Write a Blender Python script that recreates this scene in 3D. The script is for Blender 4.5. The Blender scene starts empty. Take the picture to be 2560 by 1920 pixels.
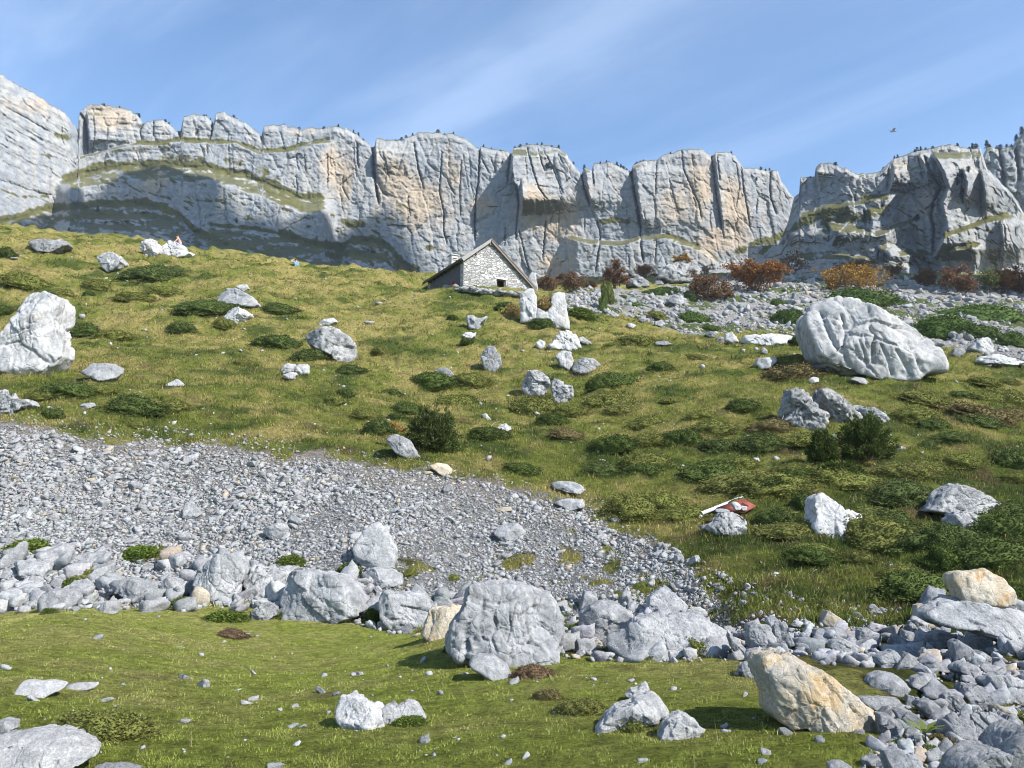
import bpy, bmesh, math
import numpy as np
from mathutils import Vector, Matrix

SC = bpy.context.scene
COL = SC.collection
rad = math.radians

# ---------------------------------------------------------------- camera
F, CX, CY, PITCH, CAMZ = 852.0, 512.0, 384.0, rad(9.5), 1.6
cam_data = bpy.data.cameras.new("camera")
cam = bpy.data.objects.new("camera", cam_data)
COL.objects.link(cam)
cam.location = (0, 0, CAMZ)
cam.rotation_euler = (rad(90) + PITCH, 0, 0)
cam_data.sensor_width = 36.0
cam_data.lens = 36.0 * F / 1024.0
cam_data.clip_start = 0.1
cam_data.clip_end = 20000
SC.camera = cam

# ---------------------------------------------------------------- sun, sky, exposure
SUN_EL = rad(41)
SUN_AZ = math.atan2(0.83, -0.56)          # compass style: from +Y towards +X
SUN = np.array([math.sin(SUN_AZ) * math.cos(SUN_EL), math.cos(SUN_AZ) * math.cos(SUN_EL), math.sin(SUN_EL)])
sun_data = bpy.data.lights.new("sun", 'SUN')
sun_data.energy = 5.0
sun_data.angle = rad(0.53)
sun_data.color = (1.0, 0.96, 0.905)
sun = bpy.data.objects.new("sun", sun_data)
COL.objects.link(sun)
sun.location = (60, -40, 80)
sun.rotation_euler = Vector(SUN).to_track_quat('Z', 'Y').to_euler()
SKY_STRENGTH = 0.132
SC.view_settings.view_transform = 'Standard'
SC.view_settings.look = 'None'
SC.view_settings.gamma = 1.0
SC.view_settings.exposure = 0.95
SC.cycles.use_denoising = True
SC.cycles.pixel_filter_type = 'BLACKMAN_HARRIS'
SC.cycles.filter_width = 1.0
SC.cycles.max_bounces = 6
SC.cycles.diffuse_bounces = 3
SC.cycles.glossy_bounces = 2
SC.cycles.transmission_bounces = 2
SC.cycles.transparent_max_bounces = 4

world = bpy.data.worlds.new("World")
SC.world = world
world.use_nodes = True


def build_world():
    nt = world.node_tree
    nt.nodes.clear()
    N, L = nt.nodes.new, nt.links.new
    out = N('ShaderNodeOutputWorld'); bg = N('ShaderNodeBackground')
    sky = N('ShaderNodeTexSky'); sky.sky_type = 'NISHITA'; sky.sun_disc = False
    sky.sun_elevation = SUN_EL; sky.sun_rotation = SUN_AZ
    sky.altitude = 1600; sky.air_density = 1.0; sky.dust_density = 0.7; sky.ozone_density = 2.2
    # cirrus: thin streaks drawn on a flat sheet overhead, so they thin out towards the zenith as real ones do
    tc = N('ShaderNodeTexCoord'); sep = N('ShaderNodeSeparateXYZ'); L(tc.outputs['Generated'], sep.inputs[0])
    mx = N('ShaderNodeMath'); mx.operation = 'MAXIMUM'; mx.inputs[1].default_value = 0.06; L(sep.outputs['Z'], mx.inputs[0])
    dx = N('ShaderNodeMath'); dx.operation = 'DIVIDE'; L(sep.outputs['X'], dx.inputs[0]); L(mx.outputs[0], dx.inputs[1])
    dy = N('ShaderNodeMath'); dy.operation = 'DIVIDE'; L(sep.outputs['Y'], dy.inputs[0]); L(mx.outputs[0], dy.inputs[1])
    cmb = N('ShaderNodeCombineXYZ'); L(dx.outputs[0], cmb.inputs[0]); L(dy.outputs[0], cmb.inputs[1])

    def streak(rot, sc, nscale, detail, lo, hi, off, dist=0.6):
        m0 = N('ShaderNodeMapping'); m0.inputs['Rotation'].default_value = (0, 0, rad(rot)); L(cmb.outputs[0], m0.inputs['Vector'])
        m = N('ShaderNodeMapping'); m.inputs['Scale'].default_value = sc; m.inputs['Location'].default_value = off
        L(m0.outputs[0], m.inputs['Vector'])
        n = N('ShaderNodeTexNoise'); n.inputs['Scale'].default_value = nscale; n.inputs['Detail'].default_value = detail
        n.inputs['Roughness'].default_value = 0.55; n.inputs['Distortion'].default_value = dist
        L(m.outputs[0], n.inputs['Vector'])
        r = N('ShaderNodeMapRange'); r.interpolation_type = 'SMOOTHSTEP'
        r.inputs['From Min'].default_value = lo; r.inputs['From Max'].default_value = hi
        L(n.outputs['Fac'], r.inputs['Value'])
        return r.outputs[0]
    a = streak(46, (0.55, 1.5, 1), 1.3, 9, 0.34, 0.80, (3.1, 1.7, 0))
    b = streak(52, (0.30, 2.4, 1), 1.6, 8, 0.45, 0.78, (0.6, 4.2, 0), 0.3)
    # more veil towards the left of the cirque than to the right
    side = N('ShaderNodeMapRange'); side.inputs['From Min'].default_value = 0.55; side.inputs['From Max'].default_value = -0.45
    side.inputs['To Min'].default_value = 0.25; side.inputs['To Max'].default_value = 1.0
    L(sep.outputs['X'], side.inputs['Value'])
    ad = N('ShaderNodeMath'); ad.operation = 'MULTIPLY'; L(a, ad.inputs[0]); L(side.outputs[0], ad.inputs[1])
    # one long contrail-like wisp
    m2 = N('ShaderNodeMapping'); m2.inputs['Rotation'].default_value = (0, 0, rad(49)); L(cmb.outputs[0], m2.inputs['Vector'])
    s2 = N('ShaderNodeSeparateXYZ'); L(m2.outputs[0], s2.inputs[0])
    nz = N('ShaderNodeTexNoise'); nz.inputs['Scale'].default_value = 2.2; nz.inputs['Detail'].default_value = 6; L(cmb.outputs[0], nz.inputs['Vector'])
    of = N('ShaderNodeMath'); of.operation = 'MULTIPLY_ADD'; of.inputs[1].default_value = 0.35; L(nz.outputs['Fac'], of.inputs[0]); L(s2.outputs['Y'], of.inputs[2])
    ab = N('ShaderNodeMath'); ab.operation = 'SUBTRACT'; ab.inputs[1].default_value = WISP; L(of.outputs[0], ab.inputs[0])
    aa = N('ShaderNodeMath'); aa.operation = 'ABSOLUTE'; L(ab.outputs[0], aa.inputs[0])
    wr = N('ShaderNodeMapRange'); wr.interpolation_type = 'SMOOTHSTEP'; wr.inputs['From Min'].default_value = 0.13; wr.inputs['From Max'].default_value = 0.0
    L(aa.outputs[0], wr.inputs['Value'])
    wm = N('ShaderNodeMath'); wm.operation = 'MULTIPLY'; wm.inputs[1].default_value = 0.5; L(wr.outputs[0], wm.inputs[0])
    wn = N('ShaderNodeMath'); wn.operation = 'MULTIPLY'; L(wm.outputs[0], wn.inputs[0]); L(nz.outputs['Fac'], wn.inputs[1])
    sm = N('ShaderNodeMath'); sm.operation = 'MULTIPLY_ADD'; sm.inputs[1].default_value = 0.18; L(b, sm.inputs[0]); L(ad.outputs[0], sm.inputs[2])
    s3 = N('ShaderNodeMath'); s3.operation = 'ADD'; L(sm.outputs[0], s3.inputs[0]); L(wn.outputs[0], s3.inputs[1])
    amt = N('ShaderNodeMath'); amt.operation = 'MULTIPLY'; amt.inputs[1].default_value = 0.235; amt.use_clamp = True; L(s3.outputs[0], amt.inputs[0])
    mix = N('ShaderNodeMix'); mix.data_type = 'RGBA'
    L(amt.outputs[0], mix.inputs['Factor'])
    # tint the clear sky slightly towards the photograph's cobalt
    tint = N('ShaderNodeMix'); tint.data_type = 'RGBA'; tint.blend_type = 'MULTIPLY'; tint.inputs['Factor'].default_value = 1.0
    tint.inputs['B'].default_value = SKY_TINT
    L(sky.outputs[0], tint.inputs['A'])
    L(tint.outputs['Result'], mix.inputs['A'])
    mix.inputs['B'].default_value = CLOUD
    L(mix.outputs['Result'], bg.inputs['Color'])
    bg.inputs['Strength'].default_value = SKY_STRENGTH
    L(bg.outputs[0], out.inputs[0])


WISP = 1.33
SKY_TINT = (0.96, 1.06, 1.08, 1)
CLOUD = (6.2, 7.0, 8.2, 1)
build_world()


# ---------------------------------------------------------------- projection helpers (photo pixels, 1024 wide -> rays)
cP, sP = math.cos(PITCH), math.sin(PITCH)


def ray(px, py):
    xc = (np.asarray(px, float) - CX) / F; yc = (CY - np.asarray(py, float)) / F
    dy = cP - yc * sP; dz = sP + yc * cP
    return xc / dy, dz / dy                     # x/y and (z-CAMZ)/y


def project(x, y, z):
    zc = y * cP + (z - CAMZ) * sP
    return CX + F * x / zc, CY - F * (-y * sP + (z - CAMZ) * cP) / zc


# ---------------------------------------------------------------- noise
_r = np.random.default_rng(11)
PERM = np.concatenate([_r.permutation(256)] * 3).astype(np.int32)
GR3 = _r.normal(size=(256, 3)).astype(np.float32); GR3 /= np.linalg.norm(GR3, axis=1, keepdims=True)
_a = _r.uniform(0, 2 * np.pi, 256); GR2 = np.stack([np.cos(_a), np.sin(_a)], 1).astype(np.float32)


def perlin2(x, y):
    x = np.asarray(x, np.float32); y = np.asarray(y, np.float32)
    xi = np.floor(x); yi = np.floor(y); fx = x - xi; fy = y - yi
    xi = xi.astype(np.int32) & 255; yi = yi.astype(np.int32) & 255
    u = fx * fx * fx * (fx * (fx * 6 - 15) + 10); v = fy * fy * fy * (fy * (fy * 6 - 15) + 10)

    def g(a, b):
        h = PERM[PERM[xi + a] + yi + b]
        return GR2[h, 0] * (fx - a) + GR2[h, 1] * (fy - b)
    n0 = g(0, 0); n0 = n0 + u * (g(1, 0) - n0); n1 = g(0, 1); n1 = n1 + u * (g(1, 1) - n1)
    return 1.45 * (n0 + v * (n1 - n0))


def perlin3(x, y, z):
    x = np.asarray(x, np.float32); y = np.asarray(y, np.float32); z = np.asarray(z, np.float32)
    xi = np.floor(x); yi = np.floor(y); zi = np.floor(z); fx = x - xi; fy = y - yi; fz = z - zi
    xi = xi.astype(np.int32) & 255; yi = yi.astype(np.int32) & 255; zi = zi.astype(np.int32) & 255
    u = fx * fx * fx * (fx * (fx * 6 - 15) + 10); v = fy * fy * fy * (fy * (fy * 6 - 15) + 10); w = fz * fz * fz * (fz * (fz * 6 - 15) + 10)

    def g(a, b, c):
        h = PERM[PERM[PERM[xi + a] + yi + b] + zi + c]
        return GR3[h, 0] * (fx - a) + GR3[h, 1] * (fy - b) + GR3[h, 2] * (fz - c)

    def pl(c):
        n0 = g(0, 0, c); n0 = n0 + u * (g(1, 0, c) - n0); n1 = g(0, 1, c); n1 = n1 + u * (g(1, 1, c) - n1)
        return n0 + v * (n1 - n0)
    p0 = pl(0); p1 = pl(1)
    return 1.35 * (p0 + w * (p1 - p0))


def fbm2(x, y, o=4, gain=0.5, off=0.0):
    s = 0; a = 1.0; t = 0
    for k in range(o):
        s = s + a * perlin2(x * 2 ** k + off + 17.3 * k, y * 2 ** k - off + 5.1 * k); t += a; a *= gain
    return s / t


def fbm3(p, sc, o=4, gain=0.5, off=0.0, ridge=False):
    s = 0; a = 1.0; t = 0
    for k in range(o):
        f = sc * 2 ** k
        n = perlin3(p[:, 0] * f + off + 13.7 * k, p[:, 1] * f + off * 0.7 + 3.1 * k, p[:, 2] * f - off + 7.9 * k)
        if ridge: n = 1 - 2 * np.abs(n)
        s = s + a * n; t += a; a *= gain
    return s / t


def sstep(a, b, x):
    t = np.clip((x - a) / (b - a), 0, 1)
    return t * t * (3 - 2 * t)


def inpoly(px, py, poly):
    poly = np.asarray(poly, float); c = np.zeros(np.shape(px), bool); n = len(poly)
    for i in range(n):
        x0, y0 = poly[i]; x1, y1 = poly[(i + 1) % n]
        if y0 == y1: continue
        m = ((y0 > py) != (y1 > py)) & (px < (x1 - x0) * (py - y0) / (y1 - y0) + x0)
        c ^= m
    return c


def worley2(x, y, seed=0, k=3):
    """nearest and next-nearest distance, a random number, and the offset within the nearest cell"""
    xi = np.floor(x).astype(np.int32); yi = np.floor(y).astype(np.int32)
    f1 = np.full(x.shape, 9.0); f2 = np.full(x.shape, 9.0); hid = np.zeros(x.shape, np.int32); ox = np.zeros(x.shape); oy = np.zeros(x.shape)
    for a in (-1, 0, 1):
        for b in (-1, 0, 1):
            h = PERM[PERM[(xi + a + seed) & 255] + ((yi + b) & 255)]
            jx = xi + a + 0.1 + 0.8 * (PERM[h] / 255.0); jy = yi + b + 0.1 + 0.8 * (PERM[h + 77] / 255.0)
            dx = x - jx; dy = y - jy; d = dx * dx + dy * dy
            m = d < f1
            f2 = np.where(m, f1, np.minimum(f2, d)); f1 = np.where(m, d, f1); hid = np.where(m, h, hid); ox = np.where(m, dx, ox); oy = np.where(m, dy, oy)
    return np.sqrt(f1), np.sqrt(f2), hid, ox, oy


def chips2(x, y, seed, tilt=0.8, crack=0.5):
    """broken rock: every cell a flat face of its own, set in or out and tilted, with a joint round it"""
    f1, f2, h, ox, oy = worley2(x, y, seed)
    r = lambda k: PERM[h + k] / 127.5 - 1.0
    return r(3) * 0.6 + tilt * (r(91) * ox + r(160) * oy) - crack * np.exp(-((f2 - f1) / 0.07) ** 2)


# ---------------------------------------------------------------- mesh helpers
def mesh_np(name, verts, tris=None, quads=None, col=None, smooth=False):
    me = bpy.data.meshes.new(name)
    verts = np.asarray(verts, np.float32)
    nt_ = 0 if tris is None else len(tris); nq = 0 if quads is None else len(quads)
    li = []
    if nt_: li.append(np.asarray(tris, np.int32).ravel())
    if nq: li.append(np.asarray(quads, np.int32).ravel())
    li = np.concatenate(li)
    starts = np.concatenate([np.arange(nt_) * 3, nt_ * 3 + np.arange(nq) * 4]).astype(np.int32)
    me.vertices.add(len(verts)); me.vertices.foreach_set("co", verts.ravel())
    me.loops.add(len(li)); me.loops.foreach_set("vertex_index", li)
    me.polygons.add(nt_ + nq); me.polygons.foreach_set("loop_start", starts)
    if smooth: me.polygons.foreach_set("use_smooth", np.ones(nt_ + nq, bool))
    if col is not None:
        at = me.color_attributes.new("Col", 'FLOAT_COLOR', 'POINT')
        c = np.ones((len(verts), 4), np.float32); c[:, :3] = col
        at.data.foreach_set("color", c.ravel())
    me.update(calc_edges=True)
    return me


def put(name, me, mat=None, parent=None, loc=None):
    o = bpy.data.objects.new(name, me)
    COL.objects.link(o)
    if mat is not None and me is not None and not me.materials: me.materials.append(mat)
    if parent is not None: o.parent = parent
    if loc is not None: o.location = loc
    return o


def tag(o, label=None, cat=None, group=None, kind=None):
    if label: o["label"] = label
    if cat: o["category"] = cat
    if group: o["group"] = group
    if kind: o["kind"] = kind
    elif cat: o["kind"] = "thing"
    return o


def empty(name, loc):
    o = bpy.data.objects.new(name, None); COL.objects.link(o); o.location = loc; o.empty_display_size = 0.2
    return o


_ico = {}


def ico(level):
    if level not in _ico:
        bm = bmesh.new(); bmesh.ops.create_icosphere(bm, subdivisions=level, radius=1.0)
        bm.verts.ensure_lookup_table()
        v = np.array([x.co[:] for x in bm.verts], np.float64)
        f = np.array([[q.index for q in p.verts] for p in bm.faces], np.int32)
        bm.free(); _ico[level] = (v / np.linalg.norm(v, axis=1, keepdims=True), f)
    return _ico[level]


# ---------------------------------------------------------------- materials
def new_mat(name, rough=0.9, spec=0.2):
    m = bpy.data.materials.new(name); m.use_nodes = True
    nt = m.node_tree; b = nt.nodes['Principled BSDF']
    b.inputs['Roughness'].default_value = rough; b.inputs['Specular IOR Level'].default_value = spec
    return m, nt, b


def noise_node(nt, vec, scale, detail=6, rough=0.6, dist=0.0):
    n = nt.nodes.new('ShaderNodeTexNoise'); n.inputs['Scale'].default_value = scale; n.inputs['Detail'].default_value = detail
    n.inputs['Roughness'].default_value = rough; n.inputs['Distortion'].default_value = dist
    if vec is not None: nt.links.new(vec, n.inputs['Vector'])
    return n.outputs['Fac']


def mrange(nt, v, a, b, c=0.0, d=1.0, smooth=True):
    r = nt.nodes.new('ShaderNodeMapRange')
    if smooth: r.interpolation_type = 'SMOOTHSTEP'
    for k, x in zip(('From Min', 'From Max', 'To Min', 'To Max'), (a, b, c, d)): r.inputs[k].default_value = x
    nt.links.new(v, r.inputs['Value']); return r.outputs[0]


def mixc(nt, fac, a, b, mode='MIX'):
    m = nt.nodes.new('ShaderNodeMix'); m.data_type = 'RGBA'; m.blend_type = mode
    for k, x in (('Factor', fac), ('A', a), ('B', b)):
        if hasattr(x, 'is_output'): nt.links.new(x, m.inputs[k])
        elif k == 'Factor': m.inputs[k].default_value = x
        else: m.inputs[k].default_value = (*x, 1) if len(x) == 3 else x
    return m.outputs['Result']


def bump(nt, b, h, strength=0.5, dist=0.1, prev=None):
    n = nt.nodes.new('ShaderNodeBump'); n.inputs['Strength'].default_value = strength; n.inputs['Distance'].default_value = dist
    nt.links.new(h, n.inputs['Height'])
    if prev is not None: nt.links.new(prev, n.inputs['Normal'])
    nt.links.new(n.outputs[0], b.inputs['Normal']); return n.outputs[0]


def attr_col(nt):
    a = nt.nodes.new('ShaderNodeAttribute'); a.attribute_name = "Col"; return a.outputs['Color']


def rock_mat(name, light, dark, tan=None, tan_lo=0.5, pits=0.5, lichen=0.0):
    m, nt, b = new_mat(name, 0.92, 0.15)
    tc = nt.nodes.new('ShaderNodeTexCoord'); oi = nt.nodes.new('ShaderNodeObjectInfo')
    va = nt.nodes.new('ShaderNodeVectorMath'); va.operation = 'ADD'
    vs = nt.nodes.new('ShaderNodeVectorMath'); vs.operation = 'SCALE'; vs.inputs['Scale'].default_value = 37.0
    cb = nt.nodes.new('ShaderNodeCombineXYZ')
    for k in range(3): nt.links.new(oi.outputs['Random'], cb.inputs[k])
    nt.links.new(cb.outputs[0], vs.inputs[0]); nt.links.new(tc.outputs['Object'], va.inputs[0]); nt.links.new(vs.outputs[0], va.inputs[1])
    v = va.outputs[0]
    big = noise_node(nt, v, 1.3, 5, 0.6, 0.4)
    c = mixc(nt, mrange(nt, big, 0.36, 0.66), dark, light)
    tone = mrange(nt, oi.outputs['Random'], 0, 1, 0.80, 1.12, False)
    tn = nt.nodes.new('ShaderNodeCombineXYZ')
    for k in range(3): nt.links.new(tone, tn.inputs[k])
    c = mixc(nt, 1.0, c, tn.outputs[0], 'MULTIPLY')
    if tan is not None:
        t = noise_node(nt, v, 0.9, 4, 0.6, 0.8)
        c = mixc(nt, mrange(nt, t, tan_lo, tan_lo + 0.16), c, tan)
    fine = noise_node(nt, v, 9, 8, 0.7)
    c = mixc(nt, mrange(nt, fine, 0.35, 0.65), mixc(nt, 0.30, c, (0, 0, 0)), c)
    pit = noise_node(nt, v, 5, 8, 0.75, 1.0)
    c = mixc(nt, mrange(nt, pit, 0.60, 0.72, 0, pits), c, (0.06, 0.055, 0.05))
    mpv = nt.nodes.new('ShaderNodeMapping'); mpv.inputs['Scale'].default_value = (3.2, 3.2, 0.55); nt.links.new(v, mpv.inputs['Vector'])
    run = noise_node(nt, mpv.outputs[0], 1.6, 6, 0.65, 0.3)
    c = mixc(nt, mrange(nt, run, 0.52, 0.70, 0, 0.55), c, (0.105, 0.105, 0.105))
    pt = noise_node(nt, v, 2.1, 7, 0.7, 0.7)
    c = mixc(nt, mrange(nt, pt, 0.55, 0.66, 0, 0.35), c, (0.52, 0.515, 0.50))
    if lichen:
        li = noise_node(nt, v, 2.7, 8, 0.72, 0.5)
        c = mixc(nt, mrange(nt, li, 0.52, 0.60, 0, lichen), c, (0.05, 0.05, 0.045))
    nt.links.new(c, b.inputs['Base Color'])
    mu = nt.nodes.new('ShaderNodeTexVoronoi'); mu.feature = 'DISTANCE_TO_EDGE'; mu.inputs['Scale'].default_value = 3.2
    wv = mixc(nt, 0.22, v, None or noise_vec(nt, v, 2.0))
    nt.links.new(wv, mu.inputs['Vector'])
    crack = mrange(nt, mu.outputs['Distance'], 0.0, 0.06)
    p = bump(nt, b, crack, 0.35, 0.03)
    p = bump(nt, b, fine, 0.55, 0.03, p)
    bump(nt, b, noise_node(nt, v, 34, 5, 0.7), 0.5, 0.012, p)
    return m


def noise_vec(nt, v, sc):
    n = nt.nodes.new('ShaderNodeTexNoise'); n.inputs['Scale'].default_value = sc; n.inputs['Detail'].default_value = 3
    nt.links.new(v, n.inputs['Vector']); return n.outputs['Color']


def plain(name, c, rough=0.85, spec=0.2, var=0.25, scale=6.0):
    m, nt, b = new_mat(name, rough, spec)
    tc = nt.nodes.new('ShaderNodeTexCoord')
    n = noise_node(nt, tc.outputs['Object'], scale, 5, 0.6)
    nt.links.new(mixc(nt, mrange(nt, n, 0.3, 0.7), tuple(x * (1 - var) for x in c), c), b.inputs['Base Color'])
    bump(nt, b, n, 0.3, 0.02)
    return m


def leaf_mat(name, c, var=0.35, attr=False, trans=0.25):
    m, nt, b = new_mat(name, 0.75, 0.15)
    g = nt.nodes.new('ShaderNodeNewGeometry')
    if attr: base = attr_col(nt)
    else:
        oi = nt.nodes.new('ShaderNodeObjectInfo')
        k = mrange(nt, g.outputs['Random Per Island'], 0, 1, 0, 1, False); var = var * 1.5
        base = mixc(nt, k, tuple(x * (1 - var) for x in c), tuple(min(1, x * (1 + var)) for x in c))
        base = mixc(nt, mrange(nt, oi.outputs['Random'], 0, 1, 0.0, 0.35, False), base, tuple(0.6 * x + 0.02 for x in (c[0] * 1.3, c[1], c[2])))
    nt.links.new(base, b.inputs['Base Color'])
    if trans:
        t = nt.nodes.new('ShaderNodeBsdfTranslucent'); nt.links.new(base, t.inputs['Color'])
        mx = nt.nodes.new('ShaderNodeMixShader'); mx.inputs[0].default_value = trans
        nt.links.new(b.outputs[0], mx.inputs[1]); nt.links.new(t.outputs[0], mx.inputs[2])
        nt.links.new(mx.outputs[0], nt.nodes['Material Output'].inputs['Surface'])
    return m
# ---------------------------------------------------------------- terrain: one sheet from behind the camera to the foot of the cliffs
# measured spots: (photo column, photo row, metres away)
SPOTS = [
    (0, 600, 17.5), (0, 512, 21.0), (0, 425, 25.5), (0, 330, 42), (0, 234, 62),
    (128, 600, 17.5), (128, 438, 25.0), (128, 340, 41), (128, 251, 62),
    (256, 600, 17), (256, 450, 24.5), (256, 350, 40), (256, 264, 61),
    (384, 610, 16.5), (384, 545, 19), (384, 471, 23.5), (384, 370, 38), (384, 279, 60),
    (470, 622, 16), (470, 492, 22.3), (470, 390, 36), (470, 288, 57),
    (545, 632, 15.5), (545, 512, 21.5), (545, 400, 34), (545, 303, 55),
    (600, 632, 15.3), (600, 525, 21), (600, 410, 32), (600, 319, 52),
    (700, 632, 15), (700, 560, 18), (700, 440, 27), (700, 337, 47),
    (850, 660, 12), (850, 600, 15), (850, 480, 23), (850, 385, 33), (850, 345, 44),
    (1024, 690, 9.5), (1024, 620, 13), (1024, 500, 21), (1024, 425, 29), (1024, 372, 37),
    (1150, 690, 9.5), (1150, 500, 21), (1150, 375, 38), (-120, 600, 17.5), (-120, 430, 26), (-120, 225, 64),
    # beyond the crest on the left the ground falls away, on the right it dips and rises again to the bushes
    (-120, 262, 105), (0, 262, 105), (128, 275, 105), (256, 288, 105), (384, 300, 100), (470, 300, 95),
    (-120, 300, 180), (0, 300, 180), (256, 305, 180), (470, 300, 180),
    (560, 300, 80), (560, 290, 130), (640, 322, 62), (640, 300, 95), (640, 285, 140), (720, 330, 60), (720, 306, 92), (720, 281, 140),
    (820, 336, 56), (820, 305, 92), (820, 278, 150), (940, 340, 56), (940, 305, 92), (940, 282, 150),
    (1050, 355, 52), (1050, 318, 85), (1050, 285, 150), (1180, 350, 55), (1180, 318, 85), (1180, 285, 150),
    (0, 300, 330), (256, 300, 330), (512, 282, 330), (768, 276, 330), (1024, 280, 330), (1180, 280, 330),
    (0, 300, 640), (256, 300, 640), (512, 282, 640), (768, 280, 640), (1024, 282, 640),
]
FLAT = [(x, y, z) for y, z in ((-6, -0.05), (0, 0.0), (5, 0.02), (8, 0.06), (11, 0.14), (14, 0.30)) for x in (-14, -7, 0, 4)]
FLAT += [(7, 5, 0.12), (8, 9, .25), (14, 9, 1.0), (14, 4, .5), (12, -4, .3)]


def _prep():
    P = []
    for px, py, y in SPOTS:
        u, s = ray(px, py); P.append((u * y, y, CAMZ + s * y))
    P += FLAT
    P = np.array(P, float)
    return P


def wb(x, y):
    return x / (y + 8.0), np.log(np.maximum(y + 8.0, 1.2))


_P = _prep()
_cw, _cb = wb(_P[:, 0], _P[:, 1]); _cq = (_P[:, 2] - CAMZ) / (_P[:, 1] + 8.0)
_KW = 2.2


def _phi(d2):
    return np.where(d2 > 1e-12, 0.5 * d2 * np.log(np.maximum(d2, 1e-12)), 0.0)


def _fit():
    X = np.stack([_cw * _KW, _cb], 1); n = len(X)
    d2 = ((X[:, None] - X[None]) ** 2).sum(-1)
    A = np.zeros((n + 3, n + 3)); A[:n, :n] = _phi(d2) + np.eye(n) * 2e-4
    A[:n, n] = 1; A[:n, n + 1:] = X; A[n, :n] = 1; A[n + 1:, :n] = X.T
    return X, np.linalg.solve(A, np.concatenate([_cq, np.zeros(3)]))


_TX, _TC = _fit()
GW, GB = 760, 1060
W0, W1, B0, B1 = -0.92, 0.92, math.log(2.0), math.log(660.0)
gw = np.linspace(W0, W1, GW); gb = np.linspace(B0, B1, GB)


def _tps(w, b):
    w = np.clip(w, -0.72, 0.72)
    out = np.empty(len(w))
    for i in range(0, len(w), 60000):
        a = np.stack([w[i:i + 60000] * _KW, b[i:i + 60000]], 1)
        d2 = ((a[:, None] - _TX[None]) ** 2).sum(-1)
        out[i:i + 60000] = _phi(d2) @ _TC[:-3] + _TC[-3] + a @ _TC[-2:]
    return out


SCREE_POLY = [(-200, 420), (0, 424), (40, 428), (75, 437), (110, 447), (150, 438), (200, 441), (250, 452), (300, 456), (350, 462), (400, 472),
              (440, 474), (480, 482), (530, 496), (560, 508), (585, 505), (610, 525), (640, 540), (672, 548), (690, 566), (705, 585), (725, 606), (745, 632),
              (760, 650), (700, 655), (620, 650), (560, 640), (470, 630), (380, 612), (280, 606), (100, 608), (0, 610), (-200, 610)]
RIGHT_RUBBLE = [(700, 636), (760, 628), (830, 634), (900, 628), (935, 606), (1000, 600), (1190, 600), (1190, 830), (905, 830), (860, 768), (880, 735),
                (870, 715), (915, 700), (960, 690), (905, 668), (860, 668), (800, 662), (740, 655)]
FAR_SCREE = [(545, 306), (560, 296), (640, 290), (700, 286), (760, 268), (830, 268), (900, 278), (1100, 280), (1100, 374), (1000, 362), (960, 352), (900, 340),
             (850, 336), (800, 336), (760, 332), (700, 336), (660, 330), (640, 318), (600, 316), (570, 312)]
MEADOW_EDGE = [(-200, 606), (0, 606), (250, 604), (380, 622), (470, 640), (560, 655), (700, 660), (800, 672), (870, 690), (930, 740), (1100, 800)]


def jittered(x, y, z, amp=1.0):
    px, py = project(x, y, z)
    k = 1.0 + 0 * x
    j = amp * np.clip(90.0 / np.maximum(y, 5), 1.2, 7.0)
    px = px + j * 2.0 * (fbm2(x * 0.9, y * 0.9, 3, off=3.3) + 0.9 * perlin2(x * 4.1, y * 4.1))
    py = py + j * 1.2 * (fbm2(x * 0.9, y * 0.9, 3, off=8.1) + 0.9 * perlin2(x * 4.3 + 9, y * 4.3))
    return px, py


def scree_mask(x, y, z):
    """the scree's ragged outline, with tongues of turf running into it"""
    px, py = jittered(x, y, z, 0.8)
    px = px + 16 * fbm2(x / 2.6, y / 2.6, 3, off=91) + 7 * perlin2(x * 1.3, y * 1.3)
    py = py + 11 * fbm2(x / 2.2, y / 2.2, 3, off=64) + 5 * perlin2(x * 1.5 + 5, y * 1.5)
    m = inpoly(px, py, SCREE_POLY) & (y > 8) & (y < 42)
    turfy = (fbm2(x / 1.5, y / 1.1, 3, off=33) > 0.30) & (py > 548) | (fbm2(x / 1.2, y / 0.9, 3, off=133) > 0.20) & (px > 560)
    return m & ~turfy


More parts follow.
